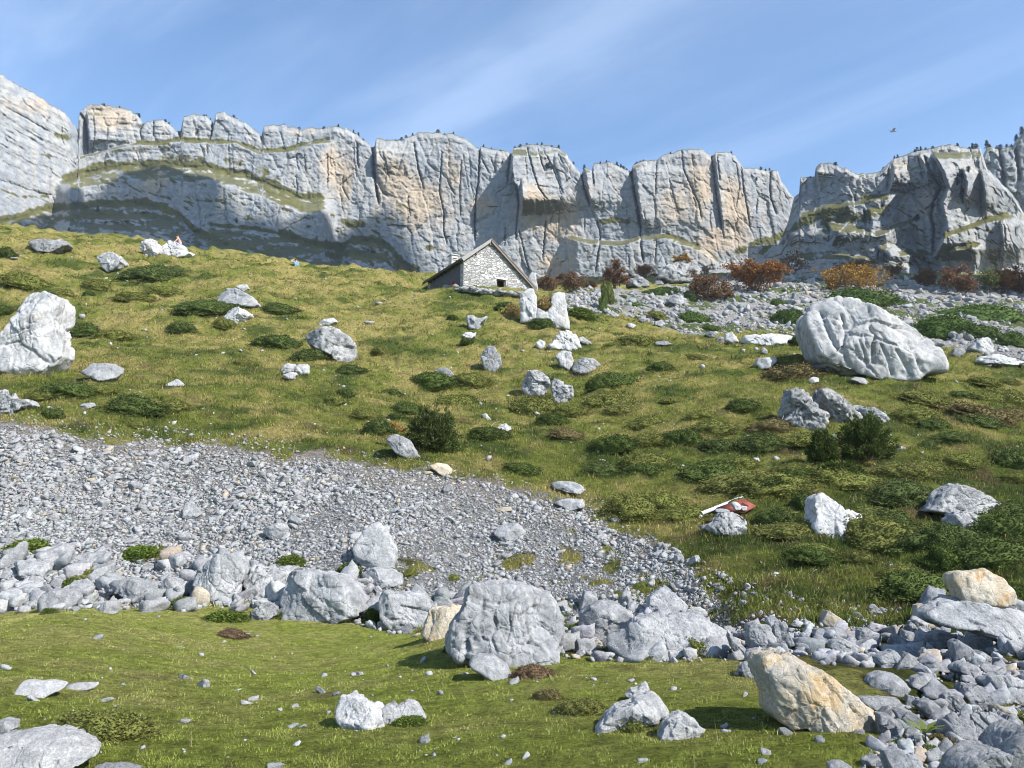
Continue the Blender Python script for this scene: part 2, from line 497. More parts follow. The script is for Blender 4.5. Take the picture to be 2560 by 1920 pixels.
def _build_grid():
    W, B = np.meshgrid(gw, gb)                       # rows: distance
    w = W.ravel(); b = B.ravel()
    y = np.exp(b) - 8.0; x = w * (y + 8.0)
    z = CAMZ + _tps(w, b) * (y + 8.0)
    px, py = jittered(x, y, z, 0.6)
    meadow = py > np.interp(px, [p[0] for p in MEADOW_EDGE], [p[1] for p in MEADOW_EDGE])
    meadow |= y < 4
    scree = scree_mask(x, y, z)
    far = inpoly(px, py, FAR_SCREE) & (y > 40)
    slope = np.where(meadow, 0.10, 1.0); slope = np.where(scree, 0.40, slope)
    sg = slope.reshape(GB, GW)
    for it in range(14):                              # no step where one kind of ground meets the next
        k = (1, 2, 4, 6)[it % 4]
        for ax in (0, 1):
            e = np.pad(sg, [(k, k) if a == ax else (0, 0) for a in (0, 1)], mode='edge'); n_ = sg.shape[ax]
            sg = (np.take(e, range(0, n_), ax) + np.take(e, range(k, n_ + k), ax) + np.take(e, range(2 * k, n_ + 2 * k), ax)) / 3
    slope = sg.ravel()
    nz = 0.34 * fbm2(x / 7.5, y / 7.5, 3, off=1.7)
    terr = perlin2(x / 3.4 + 0.7 * perlin2(x / 5, y / 5), y / 1.05 + 1.3 * perlin2(x / 4 + 3, y / 4))  # cattle terraces run along the slope
    nz = nz + 0.13 * terr + 0.16 * np.abs(perlin2(x / 1.4, y / 1.2)) + 0.15 * np.maximum(0, perlin2(x / 0.8 + 7, y / 0.65)) + 0.05 * fbm2(x / 0.4, y / 0.4, 2)
    nz = nz * slope
    nz = nz + np.where(meadow, 0.022 * fbm2(x / 0.9, y / 0.9, 3), 0)
    nz = nz + np.where(scree, 0.10 * fbm2(x / 1.2, y / 1.2, 3), 0)
    nz = nz * np.clip(y / 30.0, 1.0, 2.2)
    nz = nz + np.where(y > 40, sstep(40, 70, y) * (0.7 * fbm2(x / 14, y / 14, 4, off=4) + far * 0.35 * fbm2(x / 3, y / 3, 3)), 0)
    z = z + nz
    # level bench for the hut
    hx, hy = -1.5, 58.5
    d = np.hypot((x - hx) / 1.15, y - hy)
    k = 1 - sstep(3.6, 7.0, d)
    z = z * (1 - k) + HUT_Z * k
    return x, y, z, meadow, scree, far


_u, _s = ray(463.4, 287.0)
HUT_Y = 56.0
HUT_Z = CAMZ + _s * HUT_Y - 0.46
TXg, TYg, TZg, T_meadow, T_scree, T_far = _build_grid()
ZG = TZg.reshape(GB, GW)


def ground_z(x, y):
    w, b = wb(np.asarray(x, float), np.asarray(y, float))
    fi = np.clip((w - W0) / (W1 - W0) * (GW - 1), 0, GW - 1.001); fj = np.clip((b - B0) / (B1 - B0) * (GB - 1), 0, GB - 1.001)
    i = fi.astype(int); j = fj.astype(int); a = fi - i; c = fj - j
    return (ZG[j, i] * (1 - a) + ZG[j, i + 1] * a) * (1 - c) + (ZG[j + 1, i] * (1 - a) + ZG[j + 1, i + 1] * a) * c


_HY = np.exp(np.linspace(math.log(2.5), math.log(330), 620))


def hit(px, py, ymin=2.5):
    """first ground point seen along the ray of a photo pixel"""
    px = np.atleast_1d(np.asarray(px, float)); py = np.atleast_1d(np.asarray(py, float))
    u, s = ray(px, py)
    Y = np.full(len(px), np.nan)
    ys = _HY[_HY >= ymin]
    for i in range(0, len(px), 3000):
        uu = u[i:i + 3000, None]; ss = s[i:i + 3000, None]
        d = ground_z(uu * ys[None], np.broadcast_to(ys[None], (len(uu), len(ys)))) - (CAMZ + ss * ys[None])
        k = np.argmax(d >= 0, 1); ok = d[np.arange(len(k)), k] >= 0
        k1 = np.maximum(k, 1); r = np.arange(len(k))
        d0 = d[r, k1 - 1]; d1 = d[r, k1]
        t = np.clip(-d0 / np.where(np.abs(d1 - d0) < 1e-9, 1e-9, d1 - d0), 0, 1)
        yy = ys[k1 - 1] + t * (ys[k1] - ys[k1 - 1])
        Y[i:i + 3000] = np.where(ok, yy, np.nan)
    X = u * Y
    return X, Y, CAMZ + s * Y


def ground_normal(x, y, e=0.35):
    dzx = (ground_z(x + e, y) - ground_z(x - e, y)) / (2 * e); dzy = (ground_z(x, y + e) - ground_z(x, y - e)) / (2 * e)
    n = np.stack([-dzx, -dzy, np.ones_like(dzx)], -1)
    return n / np.linalg.norm(n, axis=-1, keepdims=True)


GREEN, BRIGHT, DRY, DARK, BROWN = (np.array(c) for c in
    ((0.176, 0.200, 0.040), (0.315, 0.370, 0.066), (0.350, 0.298, 0.108), (0.074, 0.104, 0.022), (0.150, 0.105, 0.058)))
STONE = np.array((0.28, 0.283, 0.29)); EARTH = np.array((0.26, 0.205, 0.15))


def turf(x, y, px, py, meadow, rng=None):
    """colour of the living turf at a place: patches of green, straw, heath and bare soil"""
    n1 = fbm2(x / 5.5, y / 4.0, 3, off=21); n2 = fbm2(x / 1.6, y / 1.1, 3, off=5); n3 = fbm2(x / 0.45, y / 0.38, 2, off=9)
    if rng is not None: n3 = n3 + rng.normal(0, 0.33, len(x))
    right = sstep(560, 900, px) * sstep(380, 520, py)           # the lower right of the slope is heath, darker
    upper = sstep(420, 300, py)
    dry = sstep(-0.12, 0.42, 0.55 * n1 + 0.6 * n2 + 0.35 * n3 + 0.14 * upper - 0.16 * right + 0.04)
    dark = sstep(0.05, 0.34, -0.5 * n1 + 0.85 * fbm2(x / 2.4, y / 1.2, 3, off=40) + 0.25 * n3 + 0.30 * right)
    brn = sstep(0.24, 0.50, fbm2(x / 1.1, y / 0.7, 3, off=60) + 0.25 * n3 + 0.06 * right)
    c = GREEN[None] * (1 - dry[:, None]) + DRY[None] * dry[:, None]
    c = c * (1 - dark[:, None]) + DARK[None] * dark[:, None]
    c = c * (1 - 0.7 * brn[:, None]) + BROWN[None] * 0.7 * brn[:, None]
    md = sstep(-0.25, 0.55, 0.5 * n1 + 0.6 * n2 + 0.3 * n3 + 0.18 * sstep(700, 620, py))
    cm = BRIGHT[None] * (1 - 0.75 * md[:, None]) + np.array((0.45, 0.415, 0.15))[None] * 0.75 * md[:, None]
    bm = 0.5 * sstep(0.34, 0.55, fbm2(x / 0.7, y / 0.7, 3, off=80) + 0.2 * n3)
    cm = cm * (1 - bm[:, None]) + BROWN[None] * bm[:, None]
    return np.where(meadow[:, None], cm, c)


def build_ground():
    x, y, z = TXg, TYg, TZg
    px, py = jittered(x, y, z, 0.6)
    c = turf(x, y, px, py, T_meadow) * np.where(T_meadow, 1.0, 0.84)[:, None]
    # scree: stone grey with sandy earth along its upper edge
    st = STONE[None] * (1 + 0.22 * fbm2(x / 0.5, y / 0.5, 3)[:, None]) * 0.9
    edge = sstep(30, 4, py - np.interp(px, [p[0] for p in SCREE_POLY[:22]], [p[1] for p in SCREE_POLY[:22]]))
    ea = np.clip(edge * (0.55 + 0.9 * fbm2(x / 1.4, y / 1.0, 3, off=70)), 0, 0.9)[:, None]
    st = st * (1 - ea) + EARTH[None] * ea
    moss = (sstep(0.12, 0.3, fbm2(x / 1.3, y / 0.8, 3, off=33)) * sstep(540, 585, py) * 0.8)[:, None]
    st = st * (1 - moss) + GREEN[None] * moss
    c = np.where(T_scree[:, None], st, c)
    fs = np.array((0.27, 0.265, 0.26))[None] * (1 + 0.3 * fbm2(x / 1.6, y / 1.6, 4)[:, None])
    fm = sstep(0.02, 0.20, fbm2(x / 8, y / 10, 4, off=90))[:, None]
    fs = fs * (1 - fm) + np.array((0.075, 0.10, 0.028))[None] * fm
    c = np.where(T_far[:, None], fs, c)
    q = (np.arange(GB - 1)[:, None] * GW + np.arange(GW - 1)[None]).ravel()
    quads = np.stack([q, q + 1, q + 1 + GW, q + GW], 1)
    me = mesh_np("ground", np.stack([x, y, z], 1), quads=quads, col=np.clip(c, 0, 1), smooth=True)
    m, nt, b = new_mat("turf_and_soil", 0.95, 0.1)
    geo = nt.nodes.new('ShaderNodeNewGeometry')
    f1 = noise_node(nt, geo.outputs['Position'], 7.0, 8, 0.75); f2 = noise_node(nt, geo.outputs['Position'], 28.0, 6, 0.7)
    k = mixc(nt, mrange(nt, f1, 0.35, 0.68), (0.55, 0.55, 0.52), (1.22, 1.2, 1.15))
    cc = mixc(nt, 1.0, attr_col(nt), k, 'MULTIPLY')
    cc = mixc(nt, mrange(nt, f2, 0.30, 0.55, 0.45, 0.0), cc, (0.03, 0.03, 0.015))
    nt.links.new(cc, b.inputs['Base Color'])
    p = bump(nt, b, f1, 0.8, 0.10)
    bump(nt, b, f2, 0.9, 0.035, p)
    tag(put("ground", me, m), kind="structure")


build_ground()
# ---------------------------------------------------------------- cliffs
K = 900 / 2212 / 2.5
VIEW = {'Z1': (0, 60, K), 'Z2': (340, 100, K), 'Z3': (664, 100, K), 'Z4': (0, 280, K), 'Z5': (340, 280, K), 'Z6': (664, 280, K),
        'B1': (0, 508, K), 'B2': (340, 508, K), 'B3': (664, 508, K), 'ZC': (0, 540, 500 / 2212 / 2.5), 'ZD': (824, 568, 500 / 1659 / 2.5),
        'ZH': (420, 224, 400 / 2212 / 2.5), 'ZR': (520, 248, 500 / 2212 / 2.5), 'ZP': (680, 480, 300 / 2212 / 2.5), 'ZJ': (376, 392, 300 / 2212 / 2.5)}


def V(v, pts):
    ox, oy, k = VIEW[v]
    return [(ox + k * x, oy + k * y) for x, y in pts]


SKYLINE = [(-170, 20), (-60, 55)] + V('Z1', [(0, 85), (60, 130), (120, 165), (200, 200), (300, 270), (400, 330), (450, 400), (478, 440), (486, 330), (500, 318), (520, 300), (540, 275), (620, 275), (740, 295), (830, 325), (875, 380), (882, 388), (930, 380), (945, 372), (1000, 368), (1040, 395), (1085, 440), (1110, 440), (1128, 350), (1210, 335), (1270, 345), (1303, 375), (1312, 400), (1325, 330), (1380, 325), (1450, 360), (1520, 395), (1590, 455), (1606, 480), (1618, 405), (1720, 400), (1830, 420), (1850, 440), (1880, 420), (1990, 420), (2060, 405)]) + \
    V('Z2', [(0, 165), (80, 200), (150, 250), (195, 290), (212, 290), (222, 235), (250, 240), (280, 255), (400, 240), (490, 200), (600, 205), (700, 210), (780, 245), (830, 285), (850, 300), (858, 318), (866, 290), (950, 305), (1045, 320), (1055, 328), (1068, 290), (1150, 275), (1260, 275), (1340, 295), (1390, 330), (1430, 390), (1470, 440), (1484, 462), (1500, 415), (1530, 420), (1545, 432), (1560, 395), (1650, 385), (1700, 400), (1760, 430), (1788, 445), (1803, 400), (1850, 380), (1950, 370), (2000, 335), (2100, 310)]) + \
    V('Z3', [(110, 306), (240, 310), (285, 345), (295, 350), (320, 325), (380, 320), (430, 340), (490, 415), (560, 420), (640, 435), (700, 440), (720, 500), (770, 570), (800, 600), (850, 700), (900, 800), (1000, 900)])
SKY_R = V('Z3', [(700, 900), (760, 760), (800, 600), (830, 585), (838, 480), (925, 475), (932, 420), (980, 385), (1040, 395), (1120, 430), (1180, 460), (1300, 450), (1340, 430), (1420, 360), (1540, 320), (1640, 300), (1740, 280), (1830, 290), (1900, 300), (1945, 295), (1960, 340), (1985, 420), (2060, 500), (2140, 580), (2200, 680), (2212, 700)]) + [(1040, 225), (1080, 240), (1140, 250), (1300, 250)]
SKY_B = V('Z3', [(1900, 400), (1960, 345), (1985, 290), (2010, 290), (2060, 300), (2140, 290), (2170, 240), (2212, 200)]) + [(1040, 118), (1080, 100), (1140, 80), (1300, 40)]


def lerp_line(pts, q):
    p = np.asarray(pts, float)
    return np.interp(q, p[:, 0], p[:, 1])


def rowline(pts, rows):
    p = np.asarray(pts, float)
    return np.interp(rows, p[:, 1], p[:, 0])


def cliff(name, px0, px1, dpx, sky, bottom, nrow, base, ledges, fissures, corners, grass, tans, rel=1.0, seed=0.0, shelf=60, slope_grass=0.62, rugged=1.0, loose=None):
    cols = np.arange(px0, px1, dpx); nc = len(cols)
    top = lerp_line(sky, cols) + 0.7 * fbm2(cols * 0.23 + seed, cols * 0 + seed, 4) + 1.1 * chips2(cols / 6.0 + 0.2 * seed, cols * 0 + 0.4, 3, 0.8, 0.5) + 0.6 * chips2(cols / 2.2, cols * 0 + 0.4, 9, 0.6, 0.3)
    v = np.linspace(0, 1, nrow)
    PX = np.repeat(cols[None], nrow, 0); PY = top[None] + (bottom - top)[None] * v[:, None]
    u, s = ray(PX, PY)
    Y = np.repeat(np.interp(cols, [b[0] for b in base], [b[1] for b in base])[None], nrow, 0)
    Y0 = Y.copy()
    TREAD = np.zeros_like(PX)
    for line, A, wd in ledges:                       # below a ledge the rock stands A metres further out
        l = np.asarray(line); fade = sstep(l[0, 0] - 12, l[0, 0] + 6, PX) * (1 - sstep(l[-1, 0] - 6, l[-1, 0] + 12, PX))
        wob = 2.0 * perlin2(PX * 0.045 + A, PX * 0 + seed) + 0.8 * perlin2(PX * 0.12 + A, PX * 0)
        tb = sstep(0, 1, (PY - lerp_line(line, PX) - wob) / wd)
        lump = fbm2(PX * 0.05 + A, PY * 0.09 + seed, 3, 0.45) * 0.9
        if A > 25: TREAD = np.maximum(TREAD, fade * 4 * tb * (1 - tb))
        Y = Y - A * fade * np.clip(tb + lump * tb * (1 - tb) * 2.0, 0, 1)
    for line, A, wd, run in corners:                 # to the right of a corner the rock stands A metres further out
        l = np.asarray(line)
        xl = rowline(line, PY) + 0.8 * perlin2(PY * 0.2, PX * 0 + A)
        f = sstep(l[0, 1] - 4, l[0, 1] + 4, PY) * (1 - sstep(l[-1, 1] - 14, l[-1, 1] + 6, PY))
        d = PX - xl
        Y = Y - A * f * sstep(0, wd, d) * np.exp(-np.maximum(d, 0) / run)
    X = u * Y0; Z = CAMZ + s * Y0
    P = np.stack([X.ravel(), Y0.ravel(), Z.ravel()], 1)
    Pv = P * np.array([1, 1, 0.33])                  # tall buttresses
    butt = fbm3(Pv, 1 / 46.0, 3, off=seed, ridge=True) * 3.4 * rel
    butt += fbm3(Pv, 1 / 15.0, 3, off=seed + 5, ridge=True) * 0.9 * rel
    rg = fbm3(P * np.array([1, 1, 0.5]), 1 / 11.0, 5, 0.55, off=seed + 9, ridge=True) * 1.0 * rugged * rel
    Ph = P * np.array([0.22, 0.22, 1])               # flat-lying strata
    st = perlin3(Ph[:, 0] / 9, Ph[:, 1] / 9, Ph[:, 2] / 7 + seed); st2 = perlin3(Ph[:, 0] / 6, Ph[:, 1] / 6, Ph[:, 2] / 2.6 + seed)
    flatbed = 0.20 + 0.55 * sstep(330, 200, PX.ravel()) * sstep(165, 140, PY.ravel())
    strata = flatbed * 0.9 * (sstep(-0.12, 0.12, st) - 0.5) + flatbed * 0.55 * (sstep(-0.12, 0.12, st2) - 0.5)
    wx = P[:, 0] + 2.2 * fbm3(P, 1 / 9.0, 3, off=seed + 3); wz = P[:, 2] + 2.0 * fbm3(P, 1 / 9.0, 3, off=seed + 77)
    wx = wx + 0.12 * wz                               # joints lean a little
    blocks = rel * (2.0 * chips2(wx / 17.0 + seed, wz / 38.0, 11, 1.0, 0.5) + 0.9 * chips2(wx / 7.5, wz / 13.0 + seed, 23, 1.1, 0.45) + 0.45 * chips2(wx / 3.2, wz / 4.6, 37, 1.1, 0.4) * rugged)
    fine = fbm3(P, 1 / 3.2, 2, off=seed + 2) * 0.9
    Y = Y - ((butt + rg + strata + blocks + fine) * sstep(0, 0.03, np.repeat(v, nc)) * (1 - 0.95 * TREAD.ravel() ** 0.4)).reshape(Y.shape)
    for line, wd, A in fissures:
        l = np.asarray(line); l = l[np.argsort(l[:, 1])]; A = 0.62 * A
        xl = rowline(l, PY) + 0.7 * perlin2(PY * 0.33 + A, PX * 0 + 3) + 0.4 * perlin2(PY * 1.1, PX * 0 + A)
        f = sstep(l[0, 1] - 3, l[0, 1] + 3, PY) * (1 - sstep(l[-1, 1] - 5, l[-1, 1] + 2, PY))
        ww = 0.72 * wd * (0.75 + 0.5 * perlin2(PY * 0.15, PX * 0 + wd))
        Y = Y + A * f * np.exp(-np.abs((PX - xl) / np.maximum(ww, 0.4)) ** 1.5)
    X = u * Y; Z = CAMZ + s * Y
    # caps: the rock continues back from its skyline
    caps = []
    for back, drop in ((3, -0.4), (12, 2.5), (40, 14), (shelf + 40, 50)):
        sc_ = (Y[0] + back) / Y[0]
        caps.append((X[0] * sc_, Y[0] + back, CAMZ + s[0] * (Y[0] + back) - drop))
    for cx_, cy_, cz_ in caps:
        X = np.vstack([cx_[None], X]); Y = np.vstack([cy_[None], Y]); Z = np.vstack([cz_[None], Z])
    nr = nrow + 4
    P = np.stack([X, Y, Z], 2)
    dr = np.gradient(P, axis=0); dc = np.gradient(P, axis=1)
    n = np.cross(dc, -dr); n /= np.linalg.norm(n, axis=2, keepdims=True) + 1e-9
    nz = np.abs(n[..., 2])[4:]
    Pf = P[4:].reshape(-1, 3)
    # rock colour
    stain = fbm3(Pf * np.array([1, 1, 0.16]), 1 / 7.0, 4, off=seed + 31); big = fbm3(Pf * np.array([1, 1, 0.7]), 1 / 55.0, 3, off=seed + 40)
    gray = np.array([0.258, 0.276, 0.296]); pale = np.array([0.335, 0.330, 0.315]); tanc = np.array([0.395, 0.325, 0.245])
    t = sstep(-0.3, 0.4, stain + 0.3 * big)[:, None]
    c = gray * (1 - t) + pale * t
    tm = np.zeros_like(PX)
    for cx_, cy_, rx, ry, a in tans:
        tm = np.maximum(tm, a * np.exp(-(((PX - cx_) / rx) ** 2 + ((PY - cy_) / ry) ** 2)))
    tm = sstep(0.28, 0.95, tm.ravel() + 0.8 * fbm3(Pf * np.array([1, 1, 0.5]), 1 / 18.0, 5, 0.6, off=seed + 50) + 0.12)[:, None] * 0.95
    c = c * (1 - tm) + tanc * tm
    bluestreak = (sstep(0.28, 0.5, fbm3(Pf * np.array([1, 1, 0.07]), 1 / 5.0, 3, off=seed + 70)) * 0.5)[:, None]
    c = c * (1 - bluestreak) + np.array([0.30, 0.33, 0.36]) * bluestreak
    dk = (sstep(0.34, 0.6, fbm3(Pf, 1 / 5.0, 4, 0.6, off=seed + 60)) * 0.55)[:, None]
    c = c * (1 - dk) + np.array([0.19, 0.19, 0.185]) * dk
    # turf on what lies flat enough, and along the named ledges
    gm = np.zeros_like(PX)
    for line, hw, a in grass:
        l = np.asarray(line); f = sstep(l[0, 0] - 8, l[0, 0] + 4, PX) * (1 - sstep(l[-1, 0] - 4, l[-1, 0] + 8, PX))
        d = PY - lerp_line(line, PX)
        gm = np.maximum(gm, a * f * np.exp(-(d / hw) ** 2))
    gn = fbm3(Pf, 1 / 9.0, 4, 0.6, off=seed + 80)
    if loose is not None:                             # scattered turf between the rock ribs
        a_, b_ = (PX + 1.5 * PY) / 30.0, (PY - 0.55 * PX) / 7.0
        st_ = fbm2(a_, b_, 4, 0.6, off=seed)
        lm = sstep(0, 8, PY - lerp_line(loose[0], PX)) * (1 - sstep(loose[1], loose[1] + 40, PX)) * sstep(loose[2] - 15, loose[2] + 15, PX)
        gm = np.maximum(gm, lm * sstep(0.05, 0.40, st_) * 0.95)
    g = sstep(0.46, 0.62, gm.ravel() * 0.92 + 0.75 * gn) + sstep(slope_grass, slope_grass + 0.16, nz.ravel() + 0.25 * gn) * 0.9
    g = np.clip(g, 0, 1)[:, None]
    gcol = np.array([0.095, 0.092, 0.030]) * (1 + 0.5 * fbm3(Pf, 1 / 14.0, 3, off=seed + 90)[:, None])
    shrub = (sstep(0.2, 0.4, fbm3(Pf, 1 / 4.0, 3, off=seed + 95)) * 0.7)[:, None]
    gcol = gcol * (1 - shrub) + np.array([0.035, 0.048, 0.016]) * shrub
    c = c * (1 - g) + gcol * g
    cc = np.concatenate([np.tile(np.array([[0.10, 0.11, 0.04]]), (4 * nc, 1)), c])
    q = (np.arange(nr - 1)[:, None] * nc + np.arange(nc - 1)[None]).ravel()
    quads = np.stack([q, q + nc, q + nc + 1, q + 1], 1)
    me = mesh_np(name, P.reshape(-1, 3), quads=quads, col=np.clip(cc, 0, 1), smooth=False)
    tag(put(name, me, CLIFF_MAT), kind="structure")
    return PX, PY, Y[4:], X[4:], Z[4:]


def cliff_material():
    m, nt, b = new_mat("limestone_cliff", 0.95, 0.1)
    g = nt.nodes.new('ShaderNodeNewGeometry')
    n1 = noise_node(nt, g.outputs['Position'], 0.22, 9, 0.7); n2 = noise_node(nt, g.outputs['Position'], 1.0, 5, 0.7)
    c = mixc(nt, 1.0, attr_col(nt), mixc(nt, mrange(nt, n1, 0.33, 0.66), (0.78, 0.78, 0.79), (1.14, 1.13, 1.11)), 'MULTIPLY')
    nt.links.new(c, b.inputs['Base Color'])
    p = bump(nt, b, n1, 0.45, 1.6); bump(nt, b, n2, 0.5, 0.5, p)
    return m


CLIFF_MAT = cliff_material()
LA = V('Z1', [(480, 590), (560, 570), (850, 500), (960, 510), (1090, 485), (1300, 495), (1450, 500), (1600, 555), (1750, 550), (1920, 500), (2000, 490)])
LB = V('Z1', [(400, 720), (570, 670), (800, 640), (1000, 640), (1250, 650), (1500, 705), (1700, 770), (1850, 840), (2000, 850)])
LC = V('Z1', [(-300, 1010), (0, 985), (120, 960), (260, 915), (450, 895), (700, 880), (900, 872), (1100, 945), (1200, 1050), (1400, 1130), (1600, 1230)])
LD = V('Z1', [(1280, 1010), (1400, 1020), (1550, 1035), (1700, 1060), (1900, 1120), (2100, 1150)]) + V('Z2', [(60, 870), (200, 850), (300, 900), (380, 1000), (500, 1090)])
LE = V('Z3', [(-560, 830), (-440, 850), (-300, 870), (-150, 830), (0, 815), (100, 850), (250, 910), (340, 990)])
FISS = [
    (V('Z1', [(492, 330), (520, 370), (535, 470), (540, 570)]), 1.6, 16), (V('Z1', [(480, 400), (480, 520)]), 1.3, 12),
    (V('Z1', [(882, 390), (860, 440), (870, 490)]), 1.2, 10), (V('Z1', [(943, 380), (943, 470)]), 0.9, 7), (V('Z1', [(1100, 440), (1110, 480)]), 2.0, 14),
    (V('Z1', [(1305, 380), (1302, 440), (1290, 490)]), 1.3, 14), (V('Z1', [(1604, 470), (1620, 520)]), 1.3, 12), (V('Z1', [(1838, 440), (1820, 520)]), 0.7, 5),
    (V('Z1', [(2010, 580), (2015, 700), (2010, 790)]), 0.8, 6), (V('Z1', [(2195, 520), (2195, 640)]), 1.1, 9), (V('Z1', [(1820, 600), (1835, 680)]), 0.8, 5),
    (V('Z1', [(1270, 520), (1275, 590)]), 0.7, 4), (V('Z1', [(1870, 590), (1880, 700)]), 0.7, 4),
    (V('Z2', [(196, 290), (205, 330), (208, 430), (215, 500), (240, 640)]), 1.7, 20), (V('Z2', [(222, 470), (260, 560), (300, 600)]), 3.0, 7), (V('Z2', [(106, 310), (115, 430)]), 0.8, 7),
    (V('Z2', [(262, 320), (290, 420), (300, 480)]), 0.8, 5), (V('Z2', [(455, 270), (470, 360), (480, 420), (515, 550)]), 0.9, 8),
    (V('Z2', [(625, 320), (620, 420), (610, 560), (640, 700), (635, 800), (660, 890)]), 0.9, 8), (V('Z2', [(745, 380), (735, 560), (740, 720)]), 0.7, 5), (V('Z2', [(660, 500), (710, 590)]), 0.8, 5),
    (V('Z2', [(858, 315), (850, 500), (835, 600), (828, 750), (830, 880)]), 1.1, 12), (V('Z2', [(870, 360), (905, 430), (915, 450)]), 0.8, 6), (V('Z2', [(930, 370), (955, 430), (960, 460)]), 0.8, 5),
    (V('Z2', [(1050, 330), (1035, 430), (1030, 520)]), 1.5, 10),
    (V('Z2', [(1150, 300), (1190, 450), (1220, 540), (1270, 610)]), 1.0, 10), (V('Z2', [(1215, 300), (1240, 390), (1260, 440)]), 0.8, 6), (V('Z2', [(1250, 310), (1300, 400), (1330, 480), (1370, 570)]), 0.8, 6),
    (V('Z2', [(1340, 330), (1370, 390)]), 1.0, 6), (V('Z2', [(1085, 520), (1100, 640), (1085, 760), (1080, 860)]), 1.2, 9), (V('Z2', [(1100, 800), (1130, 930), (1165, 1060)]), 0.8, 7),
    (V('Z2', [(1265, 740), (1255, 860), (1245, 980)]), 1.1, 9), (V('Z2', [(1310, 700), (1290, 760)]), 0.8, 5), (V('Z2', [(1015, 790), (1010, 890)]), 0.9, 6), (V('Z2', [(1350, 680), (1340, 830)]), 0.7, 4),
    (V('Z2', [(1486, 465), (1500, 540), (1520, 600), (1538, 650)]), 1.5, 18), (V('Z2', [(1550, 430), (1560, 530)]), 1.0, 12), (V('Z2', [(1580, 740), (1600, 830), (1590, 920), (1570, 1060)]), 0.9, 8),
    (V('Z2', [(1790, 440), (1800, 520), (1825, 650), (1850, 800)]), 1.7, 24), (V('Z2', [(1845, 800), (1850, 900), (1865, 1000)]), 1.4, 12), (V('Z2', [(1945, 380), (1940, 500), (1938, 600)]), 0.8, 5),
    (V('Z2', [(1775, 960), (1775, 1040)]), 0.8, 6), (V('Z2', [(1640, 400), (1640, 500)]), 0.6, 3), (V('Z2', [(1620, 640), (1610, 700)]), 0.6, 4), (V('Z2', [(1945, 860), (1935, 1010)]), 0.7, 5),
    (V('Z3', [(108, 310), (120, 430), (170, 540), (215, 640), (232, 740)]), 0.9, 8), (V('Z3', [(30, 480), (60, 600), (90, 700)]), 0.7, 4),
    (V('Z3', [(292, 345), (305, 440), (320, 580), (340, 700), (355, 800)]), 1.3, 16), (V('Z3', [(325, 340), (335, 430), (345, 500)]), 0.8, 8), (V('Z3', [(360, 800), (370, 870)]), 0.7, 5),
    (V('Z3', [(475, 420), (490, 560), (510, 660), (530, 800)]), 0.9, 9), (V('Z3', [(655, 440), (650, 520), (655, 600), (690, 700)]), 1.3, 12), (V('Z3', [(575, 600), (565, 700)]), 0.6, 4),
]
_rr = np.random.default_rng(5)
for _k in range(18):                                  # hairline joints between the named fissures
    _x = _rr.uniform(60, 785); _t = lerp_line(SKYLINE, _x) + _rr.uniform(3, 60); _ln = _rr.uniform(10, 45)
    FISS.append(([(_x, _t), (_x + _rr.normal(1.5, 2), _t + _ln * .5), (_x + _rr.normal(3, 3), _t + _ln)], _rr.uniform(.45, .8), _rr.uniform(2, 5)))
CORN = [(V('Z2', [(1048, 325), (1050, 420), (1060, 500), (1100, 560), (1110, 680)]), 24, 1.6, 40), (V('Z2', [(212, 290), (222, 450)]), 8, 1.2, 25),
        (V('Z2', [(1500, 430), (1520, 560), (1545, 660)]), 9, 1.5, 14), (V('Z2', [(1808, 420), (1830, 620), (1862, 800)]), 9, 1.5, 40), (V('Z1', [(530, 330), (545, 560)]), 10, 1.5, 40),
        (V('Z3', [(308, 345), (330, 560), (360, 790)]), 6, 1.5, 25), (V('Z2', [(1108, 500), (1115, 680)]), 8, 2, 20)]
GRASS = [(LA[2:6], 3.2, .95), (LA[5:8], 2.6, .8), (LA[7:], 3.0, .9), (LB, 6.5, .95), (V('Z1', [(900, 610), (1200, 600), (1500, 640), (1700, 720), (1850, 800)]), 7, .55), (LC, 5.5, 1.0), (V('Z1', [(330, 980), (560, 950), (760, 930)]), 6, .8),
         (LD[:5], 4, .85), (LD[3:], 7, .95), (V('Z2', [(-100, 960), (100, 940), (260, 960), (420, 1050)]), 9, .75), (V('Z1', [(1250, 1080), (1450, 1140), (1650, 1200)]), 5, .75),
         (V('Z1', [(560, 655), (640, 650), (720, 645), (840, 640)]), 6, .9), (V('Z1', [(330, 455), (420, 480)]), 4, .9), (V('Z1', [(240, 580), (320, 590)]), 3, .7), (V('Z1', [(1200, 860), (1300, 870), (1450, 850)]), 3, .6),
         (V('Z2', [(10, 740), (90, 770), (160, 760)]), 6, .9), (V('Z2', [(1600, 745), (1680, 735), (1770, 745)]), 4.5, .95), (V('Z2', [(1930, 850), (2000, 830), (2100, 860), (2212, 890)]), 3.5, .8),
         (V('Z1', [(880, 950), (1000, 960), (1060, 990)]), 5, .7), (V('Z1', [(1630, 800), (1780, 870), (1850, 900)]), 6, .8), (V('Z1', [(0, 790), (120, 840), (300, 835)]), 3, .7), (LE[4:], 3, .7),
         (V('Z3', [(420, 960), (520, 900), (640, 860), (740, 830)]), 7, .8), (V('Z2', [(430, 940), (560, 900), (640, 930)]), 5, .5), (V('Z1', [(700, 560), (900, 550), (1080, 540)]), 3, .6)]
